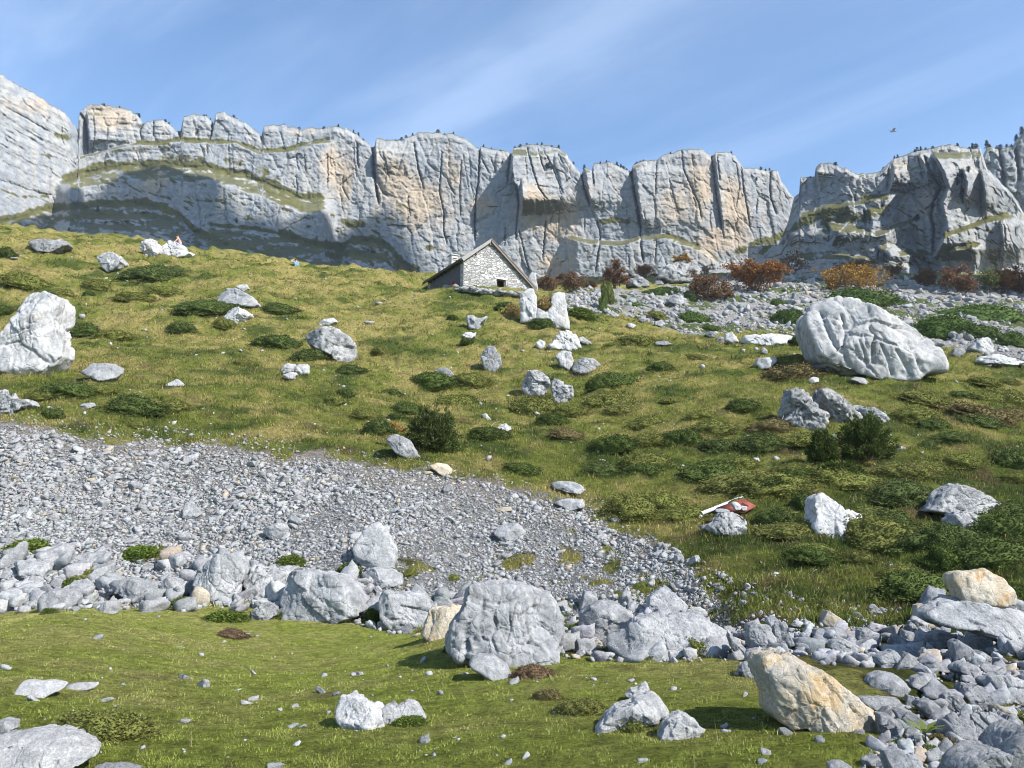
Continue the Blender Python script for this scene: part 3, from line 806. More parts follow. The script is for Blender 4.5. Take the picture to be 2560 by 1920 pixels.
TANS = [(112, 118, 24, 16, 1.0), (30, 105, 22, 14, .7), (300, 132, 40, 5, .6), (332, 170, 14, 26, .9), (345, 180, 10, 30, .9), (395, 180, 18, 26, .95), (425, 205, 40, 30, .95), (452, 178, 16, 25, .6), (480, 205, 20, 12, .6),
        (535, 210, 18, 26, 1.0), (560, 218, 32, 28, .85), (582, 195, 12, 22, .6), (550, 262, 26, 14, .8), (675, 205, 26, 26, .7), (700, 195, 14, 40, 1.0), (735, 210, 16, 38, 1.0), (720, 240, 30, 18, .9),
        (695, 160, 10, 16, .6), (770, 200, 14, 30, .5), (620, 200, 12, 10, .4), (380, 210, 14, 20, .6), (160, 175, 10, 14, .8), (150, 183, 8, 16, .7)]
LEDGES = [(LA, 9, 3.5), (LB, 32, 17), (LC, 62, 30), (LD, 52, 26), (LE, 14, 6)]
BASE_MAIN = [(-170, 430), (-20, 500), (70, 575), (85, 600), (300, 622), (520, 635), (700, 628), (790, 650), (830, 690)]
CL = cliff("cliff", -170, 822, 0.8, SKYLINE, 318, 300, BASE_MAIN, LEDGES, FISS, CORN, GRASS, TANS, rel=0.62, seed=2.0, loose=(LB, 400, 85))

FISS_R = [(V('Z3', [(1600, 350), (1640, 450), (1700, 540), (1660, 620), (1640, 700), (1660, 800), (1650, 950)]), 5.0, 30), (V('Z3', [(1380, 420), (1375, 500), (1370, 560)]), 4.0, 14), (V('Z3', [(1230, 680), (1240, 760), (1235, 840)]), 3.5, 12),
          (V('Z3', [(990, 760), (1020, 800), (1010, 880)]), 3.0, 10), (V('Z3', [(1830, 430), (1830, 540), (1835, 640)]), 4, 14), (V('Z3', [(1560, 350), (1580, 420), (1590, 500)]), 2, 10), (V('Z3', [(1930, 460), (1950, 560), (1945, 700)]), 2.5, 11),
          (V('Z3', [(985, 430), (990, 490)]), 1.2, 6), (V('Z3', [(1180, 560), (1170, 640)]), 2.0, 7), (V('Z3', [(2090, 760), (2100, 920)]), 2, 9), (V('Z3', [(1490, 920), (1560, 1010), (1570, 1080)]), 2.6, 12),
          (V('Z3', [(1320, 920), (1310, 1000)]), 3, 14), (V('Z3', [(1900, 930), (1920, 1050)]), 2, 8), (V('Z3', [(740, 820), (735, 900)]), 3, 12), (V('Z3', [(1880, 300), (1910, 400)]), 1.2, 8)]
FISS_R = [(l, 0.45 * w, 0.5 * d) for l, w, d in FISS_R]
CORN_R = [(V('Z3', [(1640, 340), (1700, 440), (1730, 540), (1690, 640), (1720, 760), (1690, 880), (1640, 960)]), 34, 4, 60), (V('Z3', [(1560, 340), (1600, 420), (1610, 520)]), 10, 2, 14), (V('Z3', [(1000, 770), (1040, 830), (1020, 890)]), 14, 2.5, 20), (V('Z3', [(1400, 420), (1390, 500), (1370, 570)]), 14, 3, 25),
          (V('Z3', [(1250, 680), (1270, 760), (1250, 850)]), 12, 2.5, 18), (V('Z3', [(1310, 910), (1360, 960), (1380, 1020)]), 18, 3, 25), (V('Z3', [(1830, 430), (1850, 520), (1830, 640)]), 13, 3, 20), (V('Z3', [(1940, 440), (1960, 560), (1950, 690)]), 10, 2.5, 18), (V('Z3', [(930, 430), (945, 520)]), 8, 1.5, 14), (V('Z3', [(740, 810), (770, 880)]), 12, 2, 14), (V('Z3', [(2060, 740), (2080, 900), (2060, 1000)]), 9, 2, 16), (V('Z3', [(1880, 900), (1900, 1050)]), 9, 2, 16)]
LEDG_R = [(V('Z3', [(700, 860), (830, 690), (960, 640), (1150, 620), (1400, 560)]), 10, 6), (V('Z3', [(980, 790), (1150, 770), (1300, 790), (1500, 740)]), 14, 8), (V('Z3', [(1680, 830), (1800, 790), (1950, 730), (2100, 700), (2212, 720)]), 12, 6),
          (V('Z3', [(1690, 930), (1800, 890), (1930, 880)]), 9, 6), (V('Z3', [(1440, 930), (1620, 930)]), 10, 5), (V('Z3', [(640, 970), (1000, 920), (1300, 960), (1700, 1040), (2212, 1050)]), 18, 10)]
GRASS_R = [(V('Z3', [(780, 800), (900, 720), (1010, 690), (1150, 680)]), 9, .85), (V('Z3', [(960, 760), (1100, 740), (1250, 700), (1400, 660)]), 9, .8), (V('Z3', [(1200, 620), (1300, 600), (1390, 600)]), 7, .8), (V('Z3', [(1720, 830), (1850, 790), (2000, 730), (2110, 700)]), 4, 1.0),
           (V('Z3', [(1680, 950), (1800, 900), (1930, 885)]), 4.5, 1.0), (V('Z3', [(1440, 940), (1520, 930), (1620, 940)]), 4, .8), (V('Z3', [(570, 950), (700, 850), (760, 800)]), 6, .8), (V('Z3', [(1060, 870), (1150, 830), (1200, 830)]), 4, .6),
           (V('Z3', [(1500, 740), (1560, 730)]), 4, .8), (V('Z3', [(900, 830), (1000, 860), (1080, 900)]), 6, .5), (V('Z3', [(1780, 500), (1830, 560), (1880, 520)]), 12, .45), (V('Z3', [(1980, 960), (2040, 980)]), 4, .7)]
CR = cliff("cliff", 748, 1290, 0.8, SKY_R, 312, 300, [(748, 575), (800, 525), (850, 508), (960, 500), (1040, 505), (1290, 540)], LEDG_R, FISS_R, CORN_R, GRASS_R,
           [(900, 170, 20, 14, .4), (925, 210, 14, 14, .4), (830, 170, 12, 8, .3)], rel=0.95, seed=31.0, slope_grass=0.64, rugged=1.5, loose=([(700, 205), (800, 200), (880, 190), (1024, 235)], 990, 800))
CB = cliff("cliff", 960, 1330, 0.9, SKY_B, 300, 190, [(960, 620), (1060, 600), (1330, 480)], [], [(V('Z3', [(2060, 310), (2080, 420), (2100, 600)]), 2.5, 16), (V('Z3', [(2160, 300), (2190, 500)]), 2.5, 16)], [], [], [], rel=1.2, seed=57.0)


def cliff_point(C, px, py):
    i = np.argmin(np.abs(C[0][0] - px)); j = np.argmin(np.abs(C[1][:, i] - py))
    return np.array([C[3][j, i], C[2][j, i], C[4][j, i]])


# the summit, unseen at right, its crest shaped to cast the left cliff foot's shadow
def shadow_summit():
    edge = [(-170, 236), (-60, 228), (0, 222), (60, 206), (98, 195), (124, 172), (150, 163), (168, 164), (185, 178), (215, 196), (250, 216), (290, 226), (330, 223), (366, 217), (374, 210), (388, 209), (394, 213), (398, 227), (407, 236), (414, 246), (420, 262), (440, 300)]
    Q = []
    for px, py in edge:
        p = cliff_point(CL, px, py)
        t = 900 + 0.12 * px
        Q.append(p + SUN * t)
    Q = np.array(Q)
    # refine the crest with small teeth
    tt = np.linspace(0, len(Q) - 1, 260); q = np.stack([np.interp(tt, np.arange(len(Q)), Q[:, k]) for k in range(3)], 1)
    q[:, 2] += 5.0 * fbm2(tt * 1.7, tt * 0, 4)
    prof = np.array([(-1.0, 1.0), (-0.62, 0.52), (-0.3, 0.2), (-0.1, 0.05), (0, 0), (0.1, 0.05), (0.3, 0.2), (0.62, 0.52), (1.0, 1.0)])
    rows = []
    for off, dn in prof:
        r = q.copy(); r[:, 1] += off * 42; r[:, 2] = q[:, 2] * (1 - dn) - 20 * dn
        if dn > 0.03:
            r[:, 1] += 10 * fbm2(q[:, 0] / 40 + off * 9, q[:, 0] * 0 + off, 4); r[:, 2] += 14 * dn * fbm2(q[:, 0] / 30, q[:, 0] * 0 + off * 5, 4)
        rows.append(r)
    n = len(tt); P = np.concatenate(rows)
    k = (np.arange(len(prof) - 1)[:, None] * n + np.arange(n - 1)[None]).ravel()
    me = mesh_np("mountain", P, quads=np.stack([k, k + 1, k + 1 + n, k + n], 1), col=np.tile([[0.36, 0.36, 0.36]], (len(P), 1)))
    tag(put("mountain", me, CLIFF_MAT), kind="structure")


shadow_summit()
# ---------------------------------------------------------------- rocks
GRAY_L, GRAY_D = (0.35, 0.352, 0.355), (0.225, 0.23, 0.235)
M_ROCK = {
    'gray': rock_mat("grey_limestone", GRAY_L, GRAY_D, None, pits=0.55),
    'white': rock_mat("white_limestone", (0.50, 0.495, 0.485), (0.35, 0.35, 0.35), (0.42, 0.38, 0.31), 0.60, pits=0.5),
    'dark': rock_mat("speckled_limestone", (0.38, 0.38, 0.375), (0.22, 0.225, 0.23), None, pits=0.8, lichen=0.75),
    'tan': rock_mat("tan_limestone", (0.47, 0.40, 0.29), (0.40, 0.37, 0.32), (0.42, 0.31, 0.175), 0.50, pits=0.3),
    'cream': rock_mat("cream_limestone", (0.56, 0.50, 0.40), (0.45, 0.38, 0.27), (0.42, 0.28, 0.14), 0.56, pits=0.2),
    'slate': rock_mat("bluish_limestone", (0.325, 0.33, 0.338), (0.20, 0.206, 0.216), None, pits=0.5),
}
HERO = []        # (short name for neighbours' labels, px, py, width px, object)


def facets(d, r, rng, n, lo, hi, keep_outline=False):
    for _ in range(n):
        q = rng.normal(size=3); q /= np.linalg.norm(q)
        if keep_outline:
            q[1] = -abs(q[1]) - rng.uniform(.7, 1.6) if rng.random() < 0.9 else abs(q[1]) + 1.0; q /= np.linalg.norm(q)
        dn = d @ q
        h = np.max(r * dn) * rng.uniform(lo, hi)
        with np.errstate(divide='ignore'):
            lim = np.where(dn > 0.05, h / np.maximum(dn, 0.05), 1e9)
        r = np.minimum(r, lim)
    return r


def chips3(P, rng, K, tilt, crack, spin=True):
    """the surface broken into flat faces of their own, each set in or out and tilted, with joints between"""
    S = P[rng.integers(0, len(P), K)] + rng.normal(0, .05, (K, 3))
    Q_, _ = np.linalg.qr(rng.normal(size=(3, 3)))
    if not spin: Q_ = np.diag([1, 1 / .62, 1 / 1.5])
    P = (P @ Q_) * np.array([1.0, 0.62, 1.5]); S = (S @ Q_) * np.array([1.0, 0.62, 1.5])
    W = P + 0.06 * np.stack([perlin3(P[:, 0] * 4 + k * 9, P[:, 1] * 4, P[:, 2] * 4) for k in range(3)], 1)
    d = ((W ** 2).sum(1)[:, None] + (S ** 2).sum(1)[None] - 2 * W @ S.T)
    i = np.argpartition(d, 1, axis=1)[:, :2]; d2 = np.take_along_axis(d, i, 1)
    o = np.argsort(d2, 1); i = np.take_along_axis(i, o, 1); d2 = np.sqrt(np.maximum(np.take_along_axis(d2, o, 1), 0))
    c = i[:, 0]; g = rng.normal(size=(K, 3)); a = rng.uniform(-1, 1, K)
    sp = 1.7 / math.sqrt(K)
    return 0.6 * a[c] + tilt * ((W - S[c]) * g[c]).sum(1) / sp * 0.5 - crack * np.exp(-((d2[:, 1] - d2[:, 0]) / (0.10 * sp)) ** 2)


def vnormals(P, f):
    fn = np.cross(P[f[:, 1]] - P[f[:, 0]], P[f[:, 2]] - P[f[:, 0]]); n = np.zeros_like(P)
    for k in range(3):
        for c in range(3): n[:, c] += np.bincount(f[:, k], fn[:, c], len(P))
    return n / (np.linalg.norm(n, axis=1, keepdims=True) + 1e-12)


def roughen(P, rng, rough, strata=0.0, axis=None, cracks=0.0, flutes=0.0, f=None):
    o = rng.uniform(0, 90)
    n = P / (np.linalg.norm(P, axis=1, keepdims=True) + 1e-9)
    if f is not None: n = vnormals(P, f) + 0.25 * n; n /= np.linalg.norm(n, axis=1, keepdims=True) + 1e-9
    h = 0.35 * fbm3(P, 1.5, 3, 0.5, off=o)
    h = h + 1.05 * chips3(P, rng, 16, 0.95, 0.75) + 0.5 * chips3(P, rng, 60, 1.1, 0.8)
    if len(P) > 2000: h = h + 0.15 * chips3(P, rng, 240, 1.0, 0.5)
    h = h + fbm3(P * np.array([1.2, 1.2, 0.8]), 5.0, 3, 0.6, off=o + 9, ridge=True) * 0.12
    if len(P) > 9000: h = h + fbm3(P, 18.0, 2, 0.6, off=o + 19, ridge=True) * 0.10
    if cracks:
        c = 1 - np.abs(perlin3(P[:, 0] * 2.3 + o, P[:, 1] * 2.3, P[:, 2] * 1.6)); h = h - cracks * 14 * sstep(0.945, 1.0, c)
    if flutes:                                        # long splinters and grooves along the grain of the rock
        a = axis if axis is not None and not strata else np.array([0.25, -0.2, -0.95]); a = a / np.linalg.norm(a)
        q = P - 0.74 * (P @ a)[:, None] * a
        h = h + flutes / 0.05 * (0.8 * chips3(q, rng, 46, 1.0, 1.5, False) + 0.55 * chips3(q, rng, 150, 1.1, 1.3, False))
    if strata:
        a = axis if axis is not None else np.array([0.15, 0.1, 0.98]); a = a / np.linalg.norm(a)
        t = P @ a * 6.5 + 0.8 * perlin3(P[:, 0] * 1.2 + o, P[:, 1] * 1.2, P[:, 2] * 1.2); fr = t - np.floor(t); cell = PERM[(np.floor(t).astype(int) + 40) & 255] / 127.5 - 1
        h = h + 0.75 * strata / rough * (cell * 0.6 + (fr - 0.5) * 0.8 - 0.8 * np.exp(-(fr / 0.12) ** 2)) * (0.5 + 0.9 * np.abs(perlin3(P[:, 0] + o, P[:, 1], P[:, 2] * 3)))
    return P + n * (h * rough)[:, None]


def outline_rock(name, view, pts, label, cat='boulder', mat='gray', short=None, depth=0.8, rough=0.045, strata=0.0, axis=None, cracks=0.02, nfac=7, fac=(0.62, 0.93),
                 y=None, sink=0.18, base=None, seed=None, group=None, power=6.0, lean=None, lift=0.0, cuts=None, flutes=0.005):
    """a boulder whose front outline was measured from the photograph, given its true size, its own depth and a back"""
    poly = np.array(V(view, pts)) if view else np.array(pts, float)
    x0, y0 = poly.min(0); x1, y1 = poly.max(0)
    c = np.array([(x0 + x1) / 2, (y0 + y1) / 2]) * 0.4 + poly.mean(0) * 0.6
    bx = np.average(poly[:, 0], weights=np.exp((poly[:, 1] - y1) / max(2, 0.15 * (y1 - y0)))); by = (y1 if base is None else base) - 0.04 * (y1 - y0)
    if y is None:
        X, Y, Z = hit(bx, by); yb = float(Y[0])
        if not np.isfinite(yb): yb = 60.0
    else: yb = y
    rng = np.random.default_rng(seed if seed is not None else abs(hash((round(x0, 1), round(y1, 1)))) % 99991)
    sz = 0.5 * math.sqrt((x1 - x0) * (y1 - y0))
    k0 = yb / F
    D = depth * 0.5 * min(x1 - x0, 1.5 * (y1 - y0)) * k0
    yc = yb + 0.55 * D
    u, s = ray(c[0], c[1]); C = np.array([u * yc, yc, CAMZ + s * yc])
    k = (yc * cP + (C[2] - CAMZ) * sP) / F
    lev = 6 if sz > 24 else (5 if sz > 9 else 4)
    d, f = ico(lev)
    th = np.arctan2(d[:, 2], d[:, 0])
    # radial outline
    T = np.linspace(-np.pi, np.pi, 361); R = np.full(361, 0.0)
    q = (poly - c) * np.array([1, -1]) * k
    for i in range(len(q)):
        a, b = q[i], q[(i + 1) % len(q)]
        e = b - a
        den = np.cos(T) * e[1] - np.sin(T) * e[0]
        with np.errstate(divide='ignore', invalid='ignore'):
            t = (a[0] * e[1] - a[1] * e[0]) / den; w = (a[0] * np.sin(T) - a[1] * np.cos(T)) / den
        ok = (t > 0) & (w >= -1e-6) & (w <= 1 + 1e-6) & np.isfinite(t)
        R = np.where(ok, np.maximum(R, t), R)
    R = np.where(R <= 0, np.median(R[R > 0]), R)
    R = R * (1 + sink * np.clip(-np.sin(T) - 0.35, 0, 1) * 1.6)
    Rt = np.interp(th, T, R)
    hxz = np.hypot(d[:, 0], d[:, 2])
    Dd = D * np.where(d[:, 1] > 0, 1.1, 1.0)
    r = ((hxz / Rt) ** power + (np.abs(d[:, 1]) / Dd) ** power) ** (-1 / power)
    r = facets(d, r, rng, nfac, fac[0], fac[1], True)
    S = float(np.median(R))
    P = roughen(d * (r / S)[:, None], rng, rough, strata, axis, cracks, flutes, f)
    ln = float(np.clip(0.22 * (x1 - x0) / (y1 - y0), .15, 1.1)) if lean is None else lean
    P[:, 1] += ln * P[:, 2]                            # the face leans back up the slope
    if cuts:                                          # fissures measured from the photograph, carved into the face
        Wp = P * S + C; vx, vy = project(Wp[:, 0], Wp[:, 1], Wp[:, 2]); front = P[:, 1] < 0.05 * D / S
        VN = vnormals(P, f)
        for line, wd, dp in cuts:
            l = np.array(line, float); best = np.full(len(P), 1e9); tt = np.zeros(len(P))
            for a_, b_ in zip(l[:-1], l[1:]):
                e = b_ - a_; t = np.clip(((vx - a_[0]) * e[0] + (vy - a_[1]) * e[1]) / (e @ e), 0, 1)
                dd = np.hypot(vx - a_[0] - t * e[0], vy - a_[1] - t * e[1]); best = np.minimum(best, dd)
            best = best + 0.35 * wd * perlin3(P[:, 0] * 6, P[:, 1] * 6, P[:, 2] * 6)
            P = P - (front * dp * np.exp(-np.maximum(best / wd, 0) ** 1.6))[:, None] * VN
    org = np.array([C[0], C[1], C[2] + q[:, 1].min()])
    me = mesh_np(name, P - np.array([0, 0, q[:, 1].min() / S]), tris=f, smooth=False)
    o = put(name, me, M_ROCK[mat], loc=tuple(org + np.array([0, 0, lift]))); o.scale = (S, S, S)
    tag(o, label, cat, group)
    HERO.append((short, c[0], c[1], x1 - x0, o, yb))
    return o


def R_(*a, **k): return outline_rock(*a, **k)


CUT_BIG = [(V('Z6', [(970, 205), (1000, 290), (1040, 370), (1085, 440)]), 2.2, .22), (V('Z6', [(1090, 215), (1105, 260), (1120, 320), (1100, 400), (1115, 480), (1160, 560)]), 1.8, .17), (V('Z6', [(925, 250), (960, 330), (1000, 400)]), 1.4, .09),
           (V('Z6', [(1265, 290), (1300, 340), (1280, 420), (1285, 500)]), 1.8, .13), (V('Z6', [(1200, 370), (1230, 440), (1250, 540)]), 1.3, .09), (V('Z6', [(1330, 390), (1370, 470), (1400, 580)]), 1.4, .09), (V('Z6', [(1430, 430), (1480, 510), (1520, 590)]), 1.8, .13),
           (V('Z6', [(1500, 390), (1550, 470), (1590, 570)]), 1.5, .10), (V('Z6', [(1160, 470), (1250, 500), (1330, 520)]), 1.0, .06), (V('Z6', [(1290, 240), (1400, 290), (1500, 350)]), 1.0, .05), (V('Z6', [(960, 480), (1060, 520), (1160, 560)]), 1.6, .08)]
CUT_CRACKED = [(V('B2', [(880, 560), (870, 640), (860, 720), (880, 800)]), 1.6, .10), (V('B2', [(780, 600), (800, 680), (770, 760), (790, 860)]), 1.6, .12), (V('B2', [(940, 640), (960, 720), (930, 800), (960, 880)]), 1.4, .09), (V('B2', [(1040, 660), (1050, 740), (1020, 830)]), 1.3, .08), (V('B2', [(820, 740), (900, 760), (990, 740), (1060, 760)]), 1.0, .06),
               (V('B2', [(1190, 560), (1180, 680), (1200, 800), (1180, 930)]), 1.0, .05), (V('B2', [(1250, 580), (1245, 700), (1260, 840)]), 1.0, .04), (V('B2', [(1080, 830), (1110, 840), (1160, 830)]), 1.3, .09), (V('B2', [(720, 690), (760, 720), (740, 800)]), 1.4, .10), (V('B2', [(830, 560), (960, 590), (1100, 560)]), 1.2, .05)]
# --- the slope
R_('boulder', 'Z4', [(120, 115), (150, 80), (200, 58), (260, 70), (330, 90), (365, 140), (380, 280), (405, 350), (450, 420), (455, 490), (400, 545), (350, 575), (290, 602), (180, 588), (110, 555), (40, 530), (10, 490), (-5, 440), (50, 370), (72, 300), (75, 240), (95, 170)],
   "tall whitish standing boulder at the left edge of the grassy slope", mat='white', short="the tall white standing boulder", flutes=.012, depth=0.75, cracks=0.012, nfac=8, sink=.1, seed=3)
R_('boulder', 'Z1', [(175, 1112), (215, 1096), (280, 1098), (330, 1110), (370, 1100), (415, 1120), (437, 1148), (400, 1172), (345, 1195), (270, 1190), (215, 1165)],
   "flat overhanging grey boulder on the skyline ridge above the standing boulder", mat='dark', short="the flat boulder on the ridge", depth=.8, seed=4, axis=np.array([.1, 0, 1]), strata=.03)
R_('boulder', 'Z1', [(595, 1208), (650, 1182), (690, 1182), (725, 1198), (755, 1232), (777, 1258), (742, 1290), (690, 1312), (655, 1280), (620, 1250)],
   "grey boulder with a dark undercut base beside the long green cushion on the ridge", mat='dark', short="the undercut boulder on the ridge", depth=.9, seed=5)
R_('outcrop', 'Z1', [(875, 1165), (878, 1125), (930, 1103), (985, 1142), (990, 1185), (960, 1215), (900, 1203)], "left block of the pale outcrop below the sitting person", cat='outcrop', mat='white', short="the outcrop under the sitting person", depth=1.0, seed=6, rough=.09)
R_('outcrop', 'Z1', [(975, 1215), (985, 1185), (1030, 1130), (1030, 1100), (1080, 1118), (1130, 1150), (1195, 1205), (1150, 1222), (1050, 1222)], "pale layered outcrop on the ridge where the bare-chested person sits", cat='outcrop', mat='white', short="the sitting person's outcrop", depth=1.0, seed=7, rough=.09, strata=.05, axis=np.array([.35, 0, .9]))
R_('boulder', 'Z1', [(1328, 1505), (1340, 1430), (1400, 1396), (1470, 1412), (1520, 1440), (1550, 1458), (1605, 1512), (1568, 1530), (1450, 1512)], "smooth grey wedge-shaped boulder in the upper grass slope", mat='gray', short="the smooth grey wedge boulder", depth=.8, seed=8, rough=.04)
R_('rock', 'Z1', [(1450, 1400), (1465, 1378), (1510, 1378), (1540, 1410), (1500, 1422)], "small pale rock tucked behind the smooth grey wedge boulder", cat='rock', mat='white', seed=9)
R_('rock', 'Z4', [(1370, 232), (1400, 180), (1460, 162), (1520, 195), (1545, 215), (1490, 272), (1430, 262)], "layered white rock just below the smooth grey wedge boulder", cat='rock', mat='white', short="the layered white rock", strata=.09, axis=np.array([-.25, .2, .9]), rough=.08, seed=10)
R_('boulder', 'Z4', [(1875, 355), (1900, 320), (1960, 300), (2030, 290), (2110, 320), (2170, 380), (2192, 435), (2150, 502), (2085, 505), (2050, 470), (1990, 450), (1910, 410)], "dark speckled layered boulder in the middle of the grass slope", mat='dark', short="the dark speckled boulder", strata=.05, axis=np.array([.3, .1, .9]), rough=.075, seed=11)
R_('rock', 'Z4', [(1945, 275), (1990, 240), (2050, 230), (2080, 262), (2030, 280)], "pale flat rock uphill of the dark speckled boulder", cat='rock', mat='white', seed=12)
R_('boulder', 'Z4', [(500, 568), (520, 535), (560, 515), (650, 511), (735, 530), (762, 578), (730, 612), (660, 630), (570, 602)], "flat oval grey boulder right of the tall standing boulder", mat='gray', short="the flat oval grey boulder", strata=.03, seed=13)
for i, (p, nm) in enumerate([([(1725, 560), (1740, 530), (1775, 505), (1810, 520), (1800, 560), (1760, 575)], "left"), ([(1790, 545), (1850, 515), (1893, 520), (1893, 575), (1850, 590), (1810, 575)], "right"), ([(1735, 585), (1780, 560), (1830, 580), (1810, 615), (1760, 608)], "lowest")]):
    R_('rock', 'Z4', p, f"{nm} block of the broken white rock cluster on the mid slope", cat='rock', mat='white', short="the broken white rock cluster" if i == 1 else None, rough=.1, seed=14 + i)
R_('rock', 'Z4', [(1010, 655), (1045, 630), (1085, 605), (1140, 645), (1130, 657)], "small white pointed slab alone in the left grass", cat='rock', mat='white', short="the white pointed slab", seed=18)
R_('outcrop', 'Z4', [(-30, 690), (50, 680), (80, 730), (180, 740), (230, 770), (150, 800), (40, 822), (-30, 822)], "layered grey outcrop at the left edge above the scree", cat='outcrop', mat='dark', short="the layered outcrop at the left edge", strata=.08, axis=np.array([-.3, 0, .9]), seed=19, rough=.08)
R_('rock', 'Z4', [(470, 790), (500, 762), (560, 750), (600, 775), (540, 795)], "pale domed rock in grass above the left end of the scree", cat='rock', mat='gray', short="the pale domed rock", seed=20)
R_('boulder', 'Z6', [(872, 300), (878, 240), (890, 195), (930, 145), (965, 125), (1040, 98), (1070, 90), (1160, 115), (1230, 150), (1250, 165), (1300, 205), (1420, 250), (1520, 312), (1570, 370), (1595, 430), (1612, 500), (1612, 580), (1510, 592), (1440, 640), (1280, 632), (1140, 598), (1040, 575), (960, 540), (900, 480), (885, 400)],
   "huge whitish dome-shaped boulder with deep grooves on the right slope", mat='white', short="the huge domed boulder", depth=.8, cracks=.03, rough=.042, nfac=9, fac=(.62, .92), flutes=.0, cuts=[(l, 0.8 * w, 0.55 * d) for l, w, d in CUT_BIG], axis=np.array([.45, -.2, -.85]), seed=21, sink=.08)
R_('rock', 'Z6', [(1612, 480), (1640, 470), (1678, 520), (1668, 575), (1620, 585)], "grey block leaning on the right end of the huge domed boulder", cat='rock', mat='gray', seed=22)
R_('outcrop', 'Z6', [(690, 852), (705, 800), (735, 765), (765, 690), (800, 672), (842, 670), (880, 700), (905, 750), (960, 810), (1000, 860), (945, 895), (855, 915), (760, 872)], "jagged grey outcrop with slanting ribs below the huge domed boulder, left part", cat='outcrop', mat='dark', short="the jagged ribbed outcrop", flutes=.035, rough=.1, strata=.09, axis=np.array([.75, .1, .6]), seed=23)
R_('outcrop', 'Z6', [(950, 682), (1000, 676), (1050, 682), (1100, 732), (1140, 792), (1200, 842), (1230, 872), (1100, 885), (1010, 870), (975, 800)], "jagged grey outcrop with slanting ribs below the huge domed boulder, right part", cat='outcrop', mat='dark', short="the ribbed outcrop", flutes=.035, rough=.1, strata=.09, axis=np.array([.75, .1, .6]), seed=24)
R_('outcrop', 'Z6', [(1165, 775), (1215, 768), (1290, 790), (1385, 868), (1350, 880), (1230, 850)], "low pale rib trailing right from the jagged grey outcrop", cat='outcrop', mat='gray', rough=.09, strata=.06, axis=np.array([.75, .1, .6]), seed=25)
R_('boulder', 'Z6', [(890, 1515), (912, 1400), (925, 1345), (965, 1318), (1015, 1322), (1062, 1372), (1100, 1430), (1142, 1420), (1188, 1452), (1145, 1520), (1120, 1582), (980, 1576), (910, 1545)], "upright whitish boulder with a notched right shoulder in dark heath", mat='white', short="the notched white boulder", flutes=.02, rough=.06, cracks=.03, seed=26)
R_('boulder', 'Z6', [(1560, 1420), (1620, 1385), (1700, 1320), (1790, 1280), (1855, 1264), (1960, 1300), (2060, 1370), (2055, 1440), (2000, 1466), (1900, 1432), (1700, 1432)], "dark speckled hump-backed boulder in heath at the right edge of the slope", mat='dark', short="the hump-backed speckled boulder", rough=.08, seed=27)
R_('boulder', 'Z6', [(1722, 1480), (1790, 1430), (1900, 1422), (1992, 1485), (1940, 1532), (1820, 1535), (1750, 1515)], "smaller rounded grey boulder in front of the hump-backed speckled boulder", mat='dark', rough=.06, seed=28)
R_('boulder', 'Z6', [(225, 1520), (300, 1490), (350, 1435), (430, 1425), (500, 1450), (520, 1500), (480, 1560), (380, 1565), (290, 1550)], "crumbling grey boulder under the fallen red board", mat='dark', short="the crumbling boulder under the red board", rough=.1, seed=29)
R_('rock', 'Z6', [(560, 520), (580, 480), (680, 476), (692, 500), (640, 545), (590, 552)], "squarish pale rock left of the huge domed boulder", cat='rock', mat='white', short="the squarish pale rock", seed=30)
R_('rock', 'Z6', [(600, 445), (605, 415), (625, 415), (635, 440), (625, 460)], "small white upright stone above the squarish pale rock", cat='stone', mat='white', seed=31)
R_('rock', 'Z6', [(880, 620), (910, 595), (955, 600), (955, 625), (900, 636)], "white rock in brown heath below the left end of the huge domed boulder", cat='rock', mat='white', seed=32)
R_('rock', 'Z6', [(1130, 615), (1180, 595), (1230, 600), (1262, 632), (1230, 645)], "flat grey rock at the foot of the huge domed boulder", cat='rock', mat='gray', seed=33)
R_('outcrop', 'Z6', [(455, 385), (500, 345), (600, 330), (700, 325), (775, 345), (740, 400), (640, 412), (540, 405), (470, 405)], "long white fractured outcrop behind the grass edge left of the huge domed boulder", cat='outcrop', mat='white', short="the long white fractured outcrop", rough=.1, seed=34, cracks=.05)
R_('rock', 'Z6', [(370, 375), (385, 330), (420, 310), (445, 350), (450, 385), (410, 390)], "pointed white rock at the left end of the long white fractured outcrop", cat='rock', mat='white', rough=.09, seed=35)
R_('rock', 'Z6', [(252, 335), (270, 316), (310, 320), (322, 345), (290, 362)], "small grey rock left of the long white fractured outcrop", cat='rock', mat='gray', seed=36)
R_('rock', 'Z6', [(310, 385), (340, 345), (375, 360), (385, 385)], "low grey rock between two white rocks at the grass edge", cat='rock', mat='gray', seed=37)
R_('boulder', 'Z6', [(1865, 430), (1890, 400), (1960, 352), (2010, 360), (2012, 440), (1950, 460)], "angular pale boulder near the right edge beyond the grass", mat='white', short="the angular pale boulder at the right", rough=.08, seed=38)
R_('boulder', 'Z6', [(1912, 500), (1960, 470), (2060, 450), (2120, 475), (2212, 520), (2150, 535), (1960, 520)], "low broken pale boulder in front of the angular pale boulder", mat='white', rough=.1, seed=39, cracks=.05)
R_('rock', 'Z6', [(1760, 465), (1790, 420), (1840, 420), (1850, 445), (1800, 475)], "dark grey rock left of the angular pale boulder", cat='rock', mat='slate', seed=40)
_gs = dict(cat='boulder', mat='white', depth=.5, power=6, nfac=3, fac=(.85, .97), rough=.04, flutes=.012, sink=.05)
R_('slab', 'Z5', [(1106, 268), (1108, 180), (1104, 95), (1150, 50), (1192, 48), (1206, 90), (1212, 180), (1222, 282)], "tall left slab of the split white rock just below the hut", short="the split white rock below the hut", seed=41, **_gs)
_gy = HERO[-1][5]
